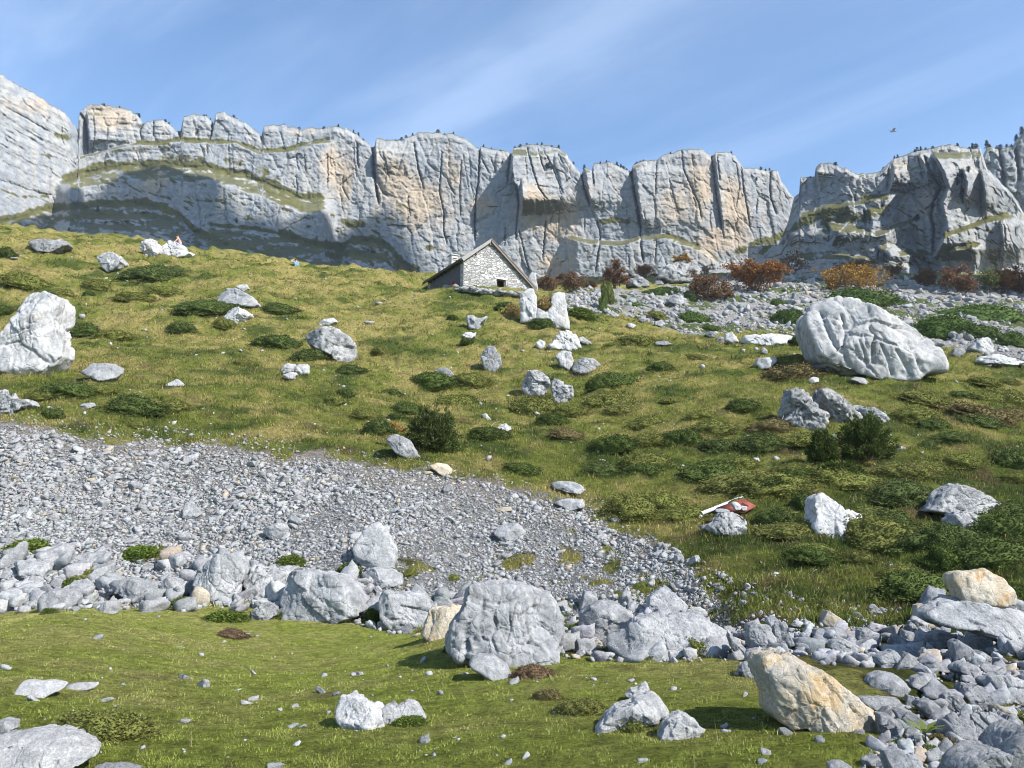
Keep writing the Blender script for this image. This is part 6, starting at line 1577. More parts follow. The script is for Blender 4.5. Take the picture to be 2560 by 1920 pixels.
GEN = [('Z1', 160, 1385, 300, 80, 'h'), ('Z1', 385, 1432, 140, 45, 'h'), ('Z1', 20, 1548, 130, 60, 'd'), ('Z1', 600, 1390, 150, 60, 'h'), ('Z1', 545, 1442, 80, 34, 'd'), ('Z1', 830, 1455, 230, 70, 'h'), ('Z1', 1020, 1440, 220, 45, 'h'),
       ('Z4', 1720, 190, 220, 52, 'd'), ('Z4', 1250, 200, 330, 60, 'd'), ('Z4', 500, 320, 230, 70, 'd'), ('Z4', 700, 355, 250, 60, 'h'), ('Z4', 1700, 390, 280, 90, 'd'), ('Z4', 1900, 465, 200, 80, 'd'), ('Z4', 430, 690, 330, 80, 'd'), ('Z4', 830, 770, 380, 100, 'd'),
       ('Z4', 330, 830, 150, 60, 'd'), ('Z4', 1120, 305, 180, 60, 'd'), ('Z4', 1380, 285, 140, 60, 'h'), ('Z4', 2150, 560, 200, 55, 'd'), ('Z4', 2130, 705, 170, 42, 'd'), ('Z4', 1500, 520, 150, 42, 'h'), ('Z4', 620, 680, 200, 50, 'h'), ('Z4', 250, 720, 160, 60, 'h'),
       ('Z5', 570, 645, 280, 80, 'd'), ('Z5', 160, 830, 170, 60, 'h'), ('Z5', 690, 235, 70, 42, 'd'), ('Z5', 240, 440, 110, 80, 'h'), ('Z5', 1570, 650, 130, 80, 'd'), ('Z5', 970, 180, 70, 45, 'd'), ('Z5', 905, 955, 210, 80, 'd'), ('Z5', 650, 1030, 220, 70, 'd'),
       ('Z5', 2090, 990, 210, 110, 'd'), ('Z5', 1880, 880, 160, 70, 'h'), ('Z5', 1870, 1375, 150, 60, 'd'), ('Z5', 1390, 950, 200, 60, 'b'), ('Z5', 1750, 790, 180, 60, 'h'), ('Z5', 1960, 540, 120, 60, 'd'), ('Z5', 320, 700, 150, 50, 'd'), ('Z5', 420, 800, 200, 60, 'd'), ('Z5', 30, 700, 120, 60, 'd'),
       ('Z6', 120, 990, 190, 110, 'd'), ('Z6', 340, 1025, 190, 85, 'd'), ('Z6', 590, 1010, 200, 100, 'd'), ('Z6', 650, 1290, 210, 120, 'd'), ('Z6', 1530, 845, 210, 75, 'h'), ('Z6', 1590, 745, 240, 65, 'h'), ('Z6', 1970, 640, 180, 60, 'h'), ('Z6', 2115, 630, 110, 50, 'h'), ('Z6', 1990, 722, 190, 62, 'h'),
       ('Z6', 1625, 1030, 120, 85, 'd'), ('Z6', 1950, 845, 340, 110, 'b'), ('Z6', 1470, 1360, 330, 120, 'd'), ('Z6', 1290, 1470, 280, 110, 'h'), ('Z6', 2110, 1450, 260, 130, 'd'), ('Z6', 1110, 1250, 320, 100, 'h'), ('Z6', 680, 1480, 220, 110, 'd'), ('Z6', 2160, 1120, 200, 150, 'd'),
       ('Z6', 1560, 1180, 240, 80, 'h'), ('Z6', 1800, 1130, 220, 80, 'h'), ('Z6', 860, 1380, 130, 120, 'd'), ('Z6', 640, 920, 210, 80, 'b'), ('Z6', 480, 790, 150, 70, 'd'), ('Z6', 230, 840, 160, 60, 'h'), ('Z6', 780, 1180, 200, 70, 'h'), ('Z6', 480, 1130, 160, 70, 'h'), ('Z6', 2120, 830, 160, 80, 'b'), ('Z6', 1750, 980, 180, 60, 'd'),
       ('B3', 1750, 190, 270, 140, 'd'), ('B3', 2060, 150, 330, 170, 'd'), ('B3', 1710, 340, 230, 160, 'd'), ('B3', 1960, 300, 400, 180, 'd'), ('B3', 2170, 520, 150, 100, 'd'), ('B3', 1300, 90, 280, 100, 'd'), ('B3', 1190, 320, 150, 110, 'h'), ('B3', 930, 285, 210, 60, 'h'), ('B3', 1480, 210, 180, 80, 'h'), ('B3', 1450, 420, 200, 70, 'h'), ('B3', 700, 560, 110, 70, 'h'),
       ('B1', 450, 480, 120, 70, 'g'), ('B1', 1250, 530, 150, 100, 'g'), ('B1', 1730, 660, 60, 80, 'g'), ('B1', 840, 300, 240, 50, 'g'), ('B1', 190, 262, 240, 60, 'g'), ('B1', 1790, 345, 160, 70, 'g'), ('B1', 520, 410, 200, 70, 'h'), ('B1', 720, 510, 120, 60, 'g'), ('B1', 1130, 590, 150, 60, 'g'), ('B1', 300, 640, 100, 40, 'g'),
       ('B2', 200, 680, 130, 100, 'g'), ('B2', 700, 425, 60, 90, 'h'), ('B2', 60, 395, 130, 70, 'g'), ('B2', 440, 410, 90, 60, 'h'), ('B2', 1430, 740, 60, 80, 'g'), ('B2', 680, 860, 80, 90, 'g'), ('B2', 850, 880, 100, 40, 'g'), ('B2', 1900, 900, 160, 60, 'g'), ('B2', 430, 1320, 180, 60, 'g'),
       ('ZD', 1200, 1180, 180, 80, 'h'), ('ZD', 1500, 1180, 180, 80, 'h'), ('ZD', 880, 1560, 180, 120, 'g'), ('ZD', 1050, 1440, 260, 110, 'b'), ('ZD', 640, 1480, 120, 80, 'g'), ('ZD', 1180, 1520, 160, 90, 's'), ('ZD', 960, 1620, 200, 90, 'h')]
for v, x, y, w, h, kd in GEN:
    cushion(*Zc(v, x, y, w, h), kd, None, "plant" if kd in 'gs' else "shrub", "grass_tuft" if kd in 'gs' else "heath_cushion", "low cushions of heath and juniper on the slope" if kd not in 'gs' else "green tufts among the boulders")
_sp = sample_poly([(330, 400), (560, 330), (700, 345), (1024, 380), (1024, 600), (900, 600), (760, 590), (690, 555), (600, 495), (480, 462), (330, 440)], 42)
_sp = np.vstack([_sp, sample_poly(SLOPE, 20)])
for k, (px, py) in enumerate(_sp):
    if any(math.hypot(px - h[1], py - h[2]) < 0.55 * h[3] + 6 for h in HERO if h[0]): continue
    w = RP.uniform(14, 46) * (0.6 + 0.9 * (py - 240) / 360)
    right = px > 600
    cushion(px, py, w, w * RP.uniform(.28, .5), RP.choice(list('dhhh' if right else 'dhhh')[:4]) if True else 'h', None, "shrub", "heath_cushion", "low cushions of heath and juniper on the slope")

_ORD = ["nearest", "second", "third", "fourth", "fifth", "sixth", "seventh", "eighth", "ninth", "tenth", "eleventh", "twelfth", "thirteenth", "fourteenth", "fifteenth"]
_TONE = {'d': "dark green", 'h': "olive", 'b': "brownish", 'g': "bright green", 's': "straw coloured"}
_bk = {}
for t in PLACED:
    L = nearest_landmark(t[1], t[2]); dx, dy = t[1] - L[1], t[2] - L[2]
    w = ("right of" if dx > 0 else "left of") if abs(dx) > abs(dy) * 1.1 else ("in front of" if dy > 0 else "uphill behind")
    _bk.setdefault((t[6], L[0], w), []).append((math.hypot(dx, dy), t))
for (cat, ln, w), ts in _bk.items():
    ts.sort(key=lambda q: q[0])
    for k, (dd, t) in enumerate(ts):
        noun = "tuft" if cat == "plant" else "cushion"
        sz = "wide" if t[3] > 38 else ("small" if t[3] < 20 else "low")
        lab = f"{sz} {_TONE[t[4]]} {noun} {'nearest ' if len(ts) > 1 else ''}{w} {ln}" if k == 0 else f"{sz} {_TONE[t[4]]} {noun}, {_ORD[min(k, 14)]} {w} {ln}"
        tag(t[0], lab, cat, t[5])


# ---------------------------------------------------------------- woody plants
def tube(path, r0, r1, sides=5):
    path = np.asarray(path, float); n = len(path)
    T = np.gradient(path, axis=0); T /= np.linalg.norm(T, axis=1, keepdims=True) + 1e-9
    ref = np.array([0.3, 0.9, 0.2]); A = np.cross(T, ref); A /= np.linalg.norm(A, axis=1, keepdims=True) + 1e-9; B = np.cross(T, A)
    r = np.linspace(r0, r1, n)[:, None]; ang = np.arange(sides) * 2 * np.pi / sides
    V_ = (path[:, None] + r[:, None] * (np.cos(ang)[None, :, None] * A[:, None] + np.sin(ang)[None, :, None] * B[:, None])).reshape(-1, 3)
    q = [(i * sides + k, i * sides + (k + 1) % sides, (i + 1) * sides + (k + 1) % sides, (i + 1) * sides + k) for i in range(n - 1) for k in range(sides)]
    return V_, np.array(q)


def join(parts):
    V_, Q_ = [], []; o = 0
    for v, q in parts: V_.append(v); Q_.append(q + o); o += len(v)
    return np.concatenate(V_), np.concatenate(Q_)


def branching(rng, h, spread, stems, levels=3, r=0.06, bare_low=0.15):
    """stems that fork as they rise; returns tubes and the tips"""
    tubes, tips = [], []

    def grow(p, d, L, r, lev):
        n = 5; path = [p]; q = p.copy(); dd = d.copy()
        for _ in range(n - 1):
            dd = dd + rng.normal(0, .16, 3); dd[2] += 0.04; dd /= np.linalg.norm(dd); q = q + dd * L / (n - 1); path.append(q.copy())
        tubes.append(tube(path, r, r * .55, 5 if lev > 1 else 3))
        for t in path[2:]: tips.append((t, lev))
        if lev > 0:
            for _ in range(rng.integers(3, 5)):
                k = rng.integers(2, n); nd = dd * .7 + rng.normal(0, .55, 3) * np.array([spread, spread, .6]); nd /= np.linalg.norm(nd)
                grow(path[k], nd, L * rng.uniform(.5, .75), r * .5, lev - 1)
    for s in range(stems):
        a = rng.uniform(0, 6.28); lean = rng.uniform(.15, .9) * spread
        d = np.array([math.cos(a) * lean, math.sin(a) * lean, 1.0]); d /= np.linalg.norm(d)
        grow(np.array([rng.normal(0, .1), rng.normal(0, .1), -0.1]), d, h * rng.uniform(.42, .55), r, levels)
    return tubes, np.array([t[0] for t in tips]), np.array([t[1] for t in tips])


def tree(px, py, wpx, hpx, mat, label, y=None, dens=1.0, bare=0.0, seed=0, cat="tree", name="beech_tree", group="autumn trees and bushes below the cliff", leaf=0.30):
    """a small tree or bush of measured width and height standing on the ground at its foot"""
    base = py + 0.5 * hpx
    if y is None:
        X, Y, Z = (float(q[0]) for q in hit(px, base, 45.0))
        if not np.isfinite(Y) or Y > 230: Y = 150.0
    else: Y = y
    u, s = ray(px, base); X = u * Y; Z = float(ground_z(np.array([X]), np.array([Y]))[0])
    k = Y / F; H = hpx * k; W = wpx * k
    rng = np.random.default_rng(900 + seed)
    tubes, tips, lev = branching(rng, H, np.clip(W / H, .7, 1.8), 4, 3, 0.022 * H)
    ext = np.percentile(np.abs(tips[:, 0]), 96); top = np.percentile(tips[:, 2], 98)
    sc = np.array([0.5 * W / max(ext, .05), 0.5 * W / max(ext, .05) * .9, H / top])
    root = empty(name, (X, Y, Z)); tag(root, label, cat, group)
    tv, tq = join(tubes); put("trunk", mesh_np("trunk", tv * sc, quads=tq), M_BARK, root)
    m = (lev <= 2) & (rng.random(len(tips)) > bare)
    P0 = tips[m] * sc
    n = int(5600 * dens)
    P = P0[rng.integers(0, len(P0), n)] + rng.normal(0, .05 * H, (n, 3)) * np.array([1, 1, .7])
    m2 = int(n * .30); e = rng.normal(size=(m2, 3)); e /= np.linalg.norm(e, axis=1, keepdims=True); e *= (rng.random(m2) ** .45)[:, None]
    P = np.concatenate([P, e * np.array([.50 * W, .42 * W, .46 * H]) + np.array([0, 0, .47 * H])]) if bare < .25 else P
    P = P[P[:, 2] > 0.03 * H]
    gap = fbm3(P, 3.4 / H, 3, off=seed * 3.1); P = P[gap > -0.10]
    lv, lq = leaves(P, leaf * (H / 5.0) ** .5, rng, 0.1, .7)
    put("crown", mesh_np("crown", lv, quads=lq), M_LEAF[mat], root)
    return root


T = [('Z3', 560, 1085, 320, 200, 'orange', "biggest rust-orange tree below the gap in the cliff", 1.25, 0, 1), ('Z3', 1200, 1090, 440, 170, 'gold', "broad golden-brown bush behind the huge domed boulder", 1.5, 0, 2),
     ('Z3', 585, 975, 110, 90, 'gold', "small bright orange tree peeking over the biggest rust-orange tree", .8, 0, 3), ('Z3', 1140, 955, 230, 95, 'rust', "reddish tree above the broad golden-brown bush", 1.0, .2, 4),
     ('Z3', 270, 1150, 260, 160, 'brown', "brown bush to the right of the big dark boulder under the cliff", 1.2, .1, 5), ('Z3', 240, 1060, 140, 90, 'rust', "thin leafless shrub above the brown bush near the big dark boulder", .25, .5, 6),
     ('Z3', 770, 985, 220, 130, 'rust', "thin half-bare trees right of the biggest rust-orange tree", .35, .4, 7), ('Z3', 1430, 1045, 130, 110, 'rust', "pale half-bare tree at the right end of the broad golden-brown bush", .4, .3, 8),
     ('Z3', 1610, 1095, 110, 110, 'brown', "dark brown bush at the foot of the right-hand buttress", 1.0, 0, 9), ('Z3', 1745, 1105, 190, 160, 'rust', "bare-branched rusty tree in the row at the right", .6, .35, 10),
     ('Z3', 1870, 1135, 150, 120, 'rust', "pinkish-brown bush right of the bare-branched rusty tree", .9, .1, 11), ('Z3', 1985, 1120, 130, 150, 'olive', "grey-green half-bare bush in the row at the right", .4, .3, 12),
     ('Z3', 2090, 1120, 150, 140, 'orange', "orange-brown bush in the row at the right edge", .9, .1, 13), ('Z3', 2190, 1110, 140, 160, 'rust', "rusty tree cut by the photo's right edge", .9, .1, 14),
     ('ZR', 310, 390, 250, 180, 'brown', "brown bush right of the hut, nearest to the roof's end", 1.0, .1, 15), ('ZR', 560, 380, 290, 210, 'brown', "brown bush with orange leaves low on its right, second from the hut", 1.0, .1, 16),
     ('ZR', 1040, 300, 260, 280, 'rust', "upright brown-leaved tree left of the big dark boulder under the cliff", .9, .1, 17), ('ZR', 1390, 250, 240, 160, 'orange', "low orange-brown tree touching the big dark boulder's left side", .9, .1, 18),
     ('ZR', 1210, 280, 100, 90, 'rust', "small red bush between the upright brown tree and the low orange one", .7, .1, 19), ('ZR', 1800, 115, 170, 90, 'gold', "yellowish shrub growing on top of the big dark boulder under the cliff", .7, .1, 20),
     ('ZR', 780, 410, 140, 80, 'brown', "low brown bush at the foot of the upright brown-leaved tree", .8, .1, 21)]
_bigd = [h for h in HERO if h[0] == "the big dark boulder under the cliff"][0]
for v, x, y, w, h, mt, lb, dn, br, sd in T:
    a = Zc(v, x, y, w, h)
    t = tree(*a, mt, lb, None, dn, br, sd, cat="tree" if "tree" in lb.split(",")[0] else "bush", name="beech_tree" if "tree" in lb.split(",")[0] else "autumn_bush")
    if sd == 20:
        u, s = ray(a[0], a[1] + .5 * a[3]); t.location = (u * (_bigd[5] + 1.5), _bigd[5] + 1.5, CAMZ + s * (_bigd[5] + 1.5) - .3)


def juniper(px, py, wpx, hpx, label, seed, dead=None):
    base = py + 0.5 * hpx
    X, Y, Z = (float(q[0]) for q in hit(px, base)); k = Y / F; W = wpx * k; H = hpx * k
    rng = np.random.default_rng(seed); Y = Y + .3 * W; X = X * Y / (Y - .3 * W); Z = float(ground_z(np.array([X]), np.array([Y]))[0])
    root = empty("juniper_bush", (X, Y, Z)); tag(root, label, "bush")
    tubes, P, D = [], [], []
    for i in range(150):
        a = rng.uniform(0, 6.28); e = rng.uniform(.08, 1.35); rr = rng.uniform(.72, 1.08)
        d = np.array([math.cos(a) * math.cos(e), math.sin(a) * math.cos(e) * .8, math.sin(e)])
        tip = d * np.array([.5 * W, .5 * W, H * 1.0]) * rr; b0 = tip * rng.uniform(.1, .4) * np.array([1, 1, .5])
        if i < 34: tubes.append(tube([b0 * .1, b0, tip * .8], .018, .006, 4))
        m = 95; t = rng.uniform(.35, 1.0, m) ** .7
        c = b0[None] + (tip - b0)[None] * t[:, None]
        c = c + rng.normal(0, .055 * W * (1.15 - t)[:, None] + .012, (m, 3))
        P.append(c); D.append(np.repeat(d[None], m, 0))
    P = np.concatenate(P); D = np.concatenate(D)
    lv, lq = leaves(P, .095, rng, .6, .28, out=D * 1.5)
    put("crown", mesh_np("crown", lv, quads=lq), M_LEAF['d'], root)
    tv, tq = join(tubes); put("stem", mesh_np("stem", tv, quads=tq), M_BARK, root)
    if dead:
        b = np.array([-.46 * W, -.1, .35 * H]); e = b + np.array([-.22 * W, -.05, .18 * H]); t = rng.random(160)[:, None]
        pts = b + (e - b) * t + rng.normal(0, .03, (160, 3)); lv, lq = leaves(pts, .09, rng, .2, .3, out=np.repeat((e - b)[None], 160, 0) * 2)
        tag(put("dead_spray", mesh_np("dead_spray", lv, quads=lq), M_LEAF['orange'], root), "dead orange spray")


juniper(*Zc('Z5', 570, 940, 370, 270), "bushy dark green juniper with an orange dead spray in the middle of the slope", 41, True)
juniper(*Zc('Z6', 1250, 1010, 380, 300), "large dark green juniper below the jagged ribbed outcrop, taller right half", 42)
juniper(*Zc('Z6', 980, 1040, 190, 190), "lower juniper joined to the left of the large one below the ribbed outcrop", 43)
juniper(*Zc('Z6', 1080, 1190, 330, 110), "flat juniper skirt spreading downhill of the large juniper", 44)


# pines along the rims of the cliff, too small in the photograph to show trunk and crown apart
def pine_mesh(seed, umbrella):
    rng = np.random.default_rng(seed); P = []
    for t in np.linspace(.12, 1, 9):
        r = (0.34 * (1.06 - t) + .05) if not umbrella else (0.10 + .34 * math.sin(math.pi * min(1, max(0, (t - .25) / .75))) ** .7)
        n = 26; a = rng.uniform(0, 6.28, n); q = np.sqrt(rng.random(n)) * r
        P.append(np.stack([np.cos(a) * q, np.sin(a) * q, t + rng.normal(0, .04, n)], 1))
    P = np.concatenate(P); lv, lq = leaves(P, .17, rng, -.1, .7)
    tv, tq = tube([(0, 0, -.15), (.01, 0, .4), (0, .01, .95)], .035, .01, 4)
    return mesh_np("pine", np.concatenate([tv, lv]), quads=np.concatenate([tq, lq + len(tv)]))


PINES = [pine_mesh(k, k % 2 == 0) for k in range(6)]
RIMS = [(0, 78, "the sloping rock wall at the far left"), (78, 144, "the squat tan tower at the left"), (144, 178, "the two small knobs beside the squat tan tower"), (178, 212, "the small round-topped tower"), (212, 261, "the peaked tower left of the layered cap"),
        (261, 372, "the layered cap"), (372, 479, "the broad wall left of the hut's roof"), (479, 512, "the low block left of the domed pillar"), (512, 581, "the domed pillar above the hut"), (581, 632, "the narrow pillar right of the domed pillar"),
        (632, 712, "the widest domed wall"), (712, 798, "the rounded pillar beside the gap"), (798, 984, "the right-hand buttress"), (984, 1030, "the shaded far wall at the right edge")]
rim_spots = []
for v, xs, h in [('Z1', [545, 620, 640, 730, 830, 845, 858, 868, 1005, 1018, 1030, 1040, 1132, 1255, 1275, 1288, 1440, 1455, 1720, 1750, 1810, 1845, 1990, 2080, 2100, 2180, 2195], 3.6),
                 ('Z2', [80, 95, 140, 155, 165, 228, 295, 308, 325, 345, 360, 372, 392, 410, 425, 440, 452, 462, 600, 640, 690, 720, 785, 820, 872, 885, 915, 925, 980, 990, 1072, 1085, 1098, 1110, 1150, 1205, 1215, 1240, 1300, 1350, 1405, 1432, 1440, 1508, 1555, 1570, 1582, 1600, 1640, 1655, 1700, 1725, 1740, 1762, 1785], 3.8),
                 ('Z2', [1815, 1828, 1842, 1855, 1868, 1885, 1965, 1980], 5.5), ('Z3', [40, 60, 150, 230, 300, 410, 470, 510, 600, 615, 630, 648, 665], 3.6),
                 ('Z3', [860, 905, 1045, 1065, 1340, 1350, 1385, 1420, 1440, 1545, 1560, 1580, 1600, 1615, 1640, 1660], 4.0), ('Z3', [1795, 1812, 1885, 1900, 1915], 6.0), ('Z3', [1985, 2005, 2050, 2075, 2110, 2135, 2165, 2178, 2190, 2205], 7)]:
    ox, oy, k = VIEW[v]
    for x in xs:
        if RP.random() < .2: continue
        rim_spots.append((ox + k * x + RP.normal(0, .5), None, h * RP.uniform(.45, 1.35)))
for v, x, y, h in [('Z2', 1270, 420, 5), ('Z2', 1285, 415, 6), ('Z2', 1300, 425, 4), ('Z1', 600, 930, 6), ('Z1', 425, 1050, 4), ('Z1', 1455, 1000, 4.5), ('Z1', 1215, 450, 5), ('Z3', 1815, 470, 8), ('Z3', 1830, 500, 9), ('Z3', 1800, 520, 8), ('Z3', 1845, 560, 8), ('Z3', 1820, 600, 9), ('Z3', 1870, 440, 6), ('Z3', 1550, 745, 6), ('Z3', 1560, 735, 6), ('Z3', 570, 495, 3.5), ('Z2', 1000, 390, 3)]:
    ox, oy, k = VIEW[v]; rim_spots.append((ox + k * x, oy + k * y, h))
_cnt = {}
rim_spots.sort(key=lambda t: t[0])
for px, py, h in rim_spots:
    face = py is not None
    C = CL if px < 798 else (CR if px < 984 or face else CB)
    if face: p = cliff_point(C, px, py)
    else:
        i = int(np.argmin(np.abs(C[0][0] - px))); p = np.array([C[3][0, i], C[2][0, i], C[4][0, i]]) + np.array([0, 1.0, -.3])
    seg = next((r for r in RIMS if r[0] <= px < r[1]), RIMS[-1])
    o = bpy.data.objects.new("pine_tree", PINES[int(RP.integers(0, 6))]); COL.objects.link(o)
    if not o.data.materials: o.data.materials.append(M_LEAF['pine'])
    s = h * p[1] / F
    o.location = tuple(p - np.array([0, 0.5 if face else 0, 0.1 * s])); o.scale = (s, s, s); o.rotation_euler = (0, 0, RP.uniform(0, 6.28))
    key = (seg[2], face); _cnt[key] = _cnt.get(key, 0) + 1
    tag(o, f"dark pine {'growing on' if face else 'topping'} {seg[2]}, number {_cnt[key]} from left".replace(", number 1 from left", ", leftmost one"), "pine", "pines on the cliff")
_W = ["", "first", "second", "third", "fourth", "fifth", "sixth", "seventh", "eighth", "ninth", "tenth", "eleventh", "twelfth", "thirteenth", "fourteenth", "fifteenth", "sixteenth", "seventeenth", "eighteenth", "nineteenth", "twentieth", "twenty-first", "twenty-second", "twenty-third", "twenty-fourth", "twenty-fifth", "twenty-sixth", "twenty-seventh", "twenty-eighth", "twenty-ninth", "thirtieth"]
for o in COL.objects:
    if o.name.startswith("pine_tree") and "number" in o["label"]:
        a, b = o["label"].split(", number "); o["label"] = f"{a}, {_W[min(30, int(b.split()[0]))]} from left"
# a leafy green plant and a bare white branch
root = empty("hellebore", tuple(float(q[0]) for q in hit(*[np.array([q]) for q in VIEW['ZD'][:2] + np.array([850, 1500]) * VIEW['ZD'][2]])))
tag(root, "rosette of long green pointed leaves between rocks at the bottom right", "plant")
for k in range(9):
    a = k * .7; L = .17 * (1 + .2 * math.sin(k * 3)); d = np.array([math.cos(a), math.sin(a) * .8, .55]); d /= np.linalg.norm(d); s_ = np.cross(d, (0, 0, 1)); s_ /= np.linalg.norm(s_)
    c = np.array([0, 0, .10]); pts = [c - s_ * .004, c + s_ * .004, c + d * L * .5 + s_ * .02, c + d * L * .5 - s_ * .02, c + d * L + np.array([0, 0, -.03]) + s_ * .001, c + d * L + np.array([0, 0, -.03]) - s_ * .001]
    put("leaf", mesh_np("leaf", np.array(pts), quads=[(0, 1, 2, 3), (3, 2, 4, 5)]), M_LEAF['g'], root)
tv, tq = tube([(0, 0, -.02), (0, 0, .11)], .006, .005, 5); put("stem", mesh_np("stem", tv, quads=tq), M_LEAF['g'], root)
_b = [Zc('Z5', x, y, 0, 0)[:2] for x, y in ((920, 925), (928, 900), (945, 880), (985, 865))]
_y = float(hit(*[np.array([q]) for q in _b[0]])[1][0]); _pp = []
for i, (a, b) in enumerate(_b):
    u, s = ray(a, b); yy = _y + .05 * i; _pp.append((u * yy, yy, CAMZ + s * yy))
tv, tq = tube(_pp, .016, .006, 6); tag(put("dead_branch", mesh_np("dead_branch", tv, quads=tq), M_TWIG), "bare whitish bent branch arching over grass right of the dark juniper", "branch")
# ---------------------------------------------------------------- the hut
def masonry():
    m, nt, b = new_mat("whitish_rubble_masonry", 0.93, 0.1)
    tc = nt.nodes.new('ShaderNodeTexCoord'); mp = nt.nodes.new('ShaderNodeMapping'); mp.inputs['Scale'].default_value = (4.2, 4.2, 8.6)
    nt.links.new(tc.outputs['Object'], mp.inputs['Vector'])
    w = mixc(nt, 0.12, mp.outputs[0], noise_vec(nt, mp.outputs[0], 1.2))
    v = nt.nodes.new('ShaderNodeTexVoronoi'); v.inputs['Scale'].default_value = 1.0; nt.links.new(w, v.inputs['Vector'])
    e = nt.nodes.new('ShaderNodeTexVoronoi'); e.feature = 'DISTANCE_TO_EDGE'; e.inputs['Scale'].default_value = 1.0; nt.links.new(w, e.inputs['Vector'])
    sx = nt.nodes.new('ShaderNodeSeparateColor'); nt.links.new(v.outputs['Color'], sx.inputs[0])
    c = mixc(nt, sx.outputs[0], (0.25, 0.248, 0.238), (0.48, 0.475, 0.46))
    j = mrange(nt, e.outputs['Distance'], 0.0, 0.09)
    c = mixc(nt, j, (0.20, 0.195, 0.18), c)
    nt.links.new(c, b.inputs['Base Color']); p = bump(nt, b, j, 0.9, 0.06)
    bump(nt, b, noise_node(nt, tc.outputs['Object'], 9, 5, .7), .5, .04, p)
    return m


M_WALL = masonry(); M_SHADEWALL = plain("painted_shade_wall", (0.085, 0.09, 0.10)); M_SLATE = plain("grey_slate", (0.14, 0.14, 0.145), 0.7, 0.3, .4, 3)  # shade of the hut's left wall painted in as a near-black tone
M_BOARD = plain("weathered_board", (0.20, 0.165, 0.135)); M_PALEB = plain("pale_verge_board", (0.30, 0.285, 0.265)); M_HOLE = plain("painted_dark_opening", (0.012, 0.012, 0.012)); M_RED = plain("red_paint", (0.34, 0.045, 0.03), .6); M_WHITE = plain("white_paint", (0.68, 0.68, 0.66), .6)  # near-black sheets paint in the darkness of window, doorway and chimney slots
M_CONC = plain("pale_concrete", (0.50, 0.49, 0.46)); M_EAVE = plain("dark_eave", (0.07, 0.065, 0.03))  # eave board and rafters share one dark olive brown
G = np.array([.877, .48, 0]); Wd = np.array([-.48, .877, 0]); UP = np.array([0, 0, 1.0])
_u0, _ = ray(463.4, 280); HO = np.array([_u0 * HUT_Y, HUT_Y, HUT_Z])


def zrow(px, py, t):
    """height above the hut's floor of a photo point that lies on the gable plane at t metres from its left corner"""
    y = HUT_Y + G[1] * t; return CAMZ + ray(px, py)[1] * y - HUT_Z


EL, AP, ER = zrow(463.4, 258.5, 0), zrow(491.2, 240.5, 2.05), zrow(534, 287.5, 5.44)
TA, TR, LEN = 2.05, 5.5, 6.2


def L(t, d, z): return t * G + d * Wd + z * UP


def prism(name, poly, d0, d1, mat, parent, holes=None):
    """an outline in the gable plane (metres along, metres up) given a thickness from d0 to d1"""
    bm = bmesh.new()
    a = [bm.verts.new(L(t, d0, z)) for t, z in poly]; b = [bm.verts.new(L(t, d1, z)) for t, z in poly]
    n = len(poly); bm.faces.new(a); bm.faces.new(b[::-1])
    for i in range(n): bm.faces.new((a[i], b[i], b[(i + 1) % n], a[(i + 1) % n]))
    bmesh.ops.recalc_face_normals(bm, faces=bm.faces[:]); me = bpy.data.meshes.new(name); bm.to_mesh(me); bm.free()
    return put(name, me, mat, parent)


def block(name, t0, t1, d0, d1, z0, z1, mat, parent): return prism(name, [(t0, z0), (t1, z0), (t1, z1), (t0, z1)], d0, d1, mat, parent)


hut = empty("stone_hut", tuple(HO)); tag(hut, "small stone mountain hut with a white gable and slate roof on the grassy crest", "hut")
def frow(px, py):                        # gable metre for a photo column
    u = ray(px, py)[0]; return (u * HUT_Y - HO[0]) / (G[0] - u * G[1])


wt0, wt1 = frow(496.6, 282), frow(505.8, 282); wz0, wz1 = zrow(500, 289.5, 2.7), zrow(500, 279, 2.7)
def sl(t): return EL + (AP - EL) * t / TA if t < TA else AP + (ER - AP) * (t - TA) / (TR - TA)


# gable in pieces round the window opening
prism("wall", [(0, -1.6), (wt0, -1.6), (wt0, sl(wt0) - .05), (TA, AP - .05), (0, EL - .05)] if wt0 > TA else [(0, -1.6), (wt0, -1.6), (wt0, sl(wt0) - .05), (0, EL - .05)], 0, .5, M_WALL, hut)
prism("wall", [(wt1, -1.6), (TR - .1, -1.6), (TR - .1, sl(TR - .1) - .05), (wt1, sl(wt1) - .05)], 0, .5, M_WALL, hut)
prism("wall", [(wt0, wz1 + .12), (wt1, wz1 + .12), (wt1, sl(wt1) - .05), (wt0, sl(wt0) - .05)], 0, .5, M_WALL, hut)
prism("wall", [(wt0, -1.6), (wt1, -1.6), (wt1, wz0), (wt0, wz0)], 0, .5, M_WALL, hut)
win = block("window", wt0, wt1, .42, .46, wz0, wz1, M_HOLE, hut)
block("lintel", wt0 - .15, wt1 + .12, -.03, .4, wz1, wz1 + .12, M_CONC, win)
block("sill", wt0 - .1, wt1 + .1, -.04, .4, wz0 - .1, wz0, M_CONC, win)
block("frame", wt0 + .02, wt0 + .09, .1, .18, wz0 + .003, wz1 - .003, M_BOARD, win); block("frame", wt1 - .09, wt1 - .02, .1, .18, wz0 + .003, wz1 - .003, M_BOARD, win)
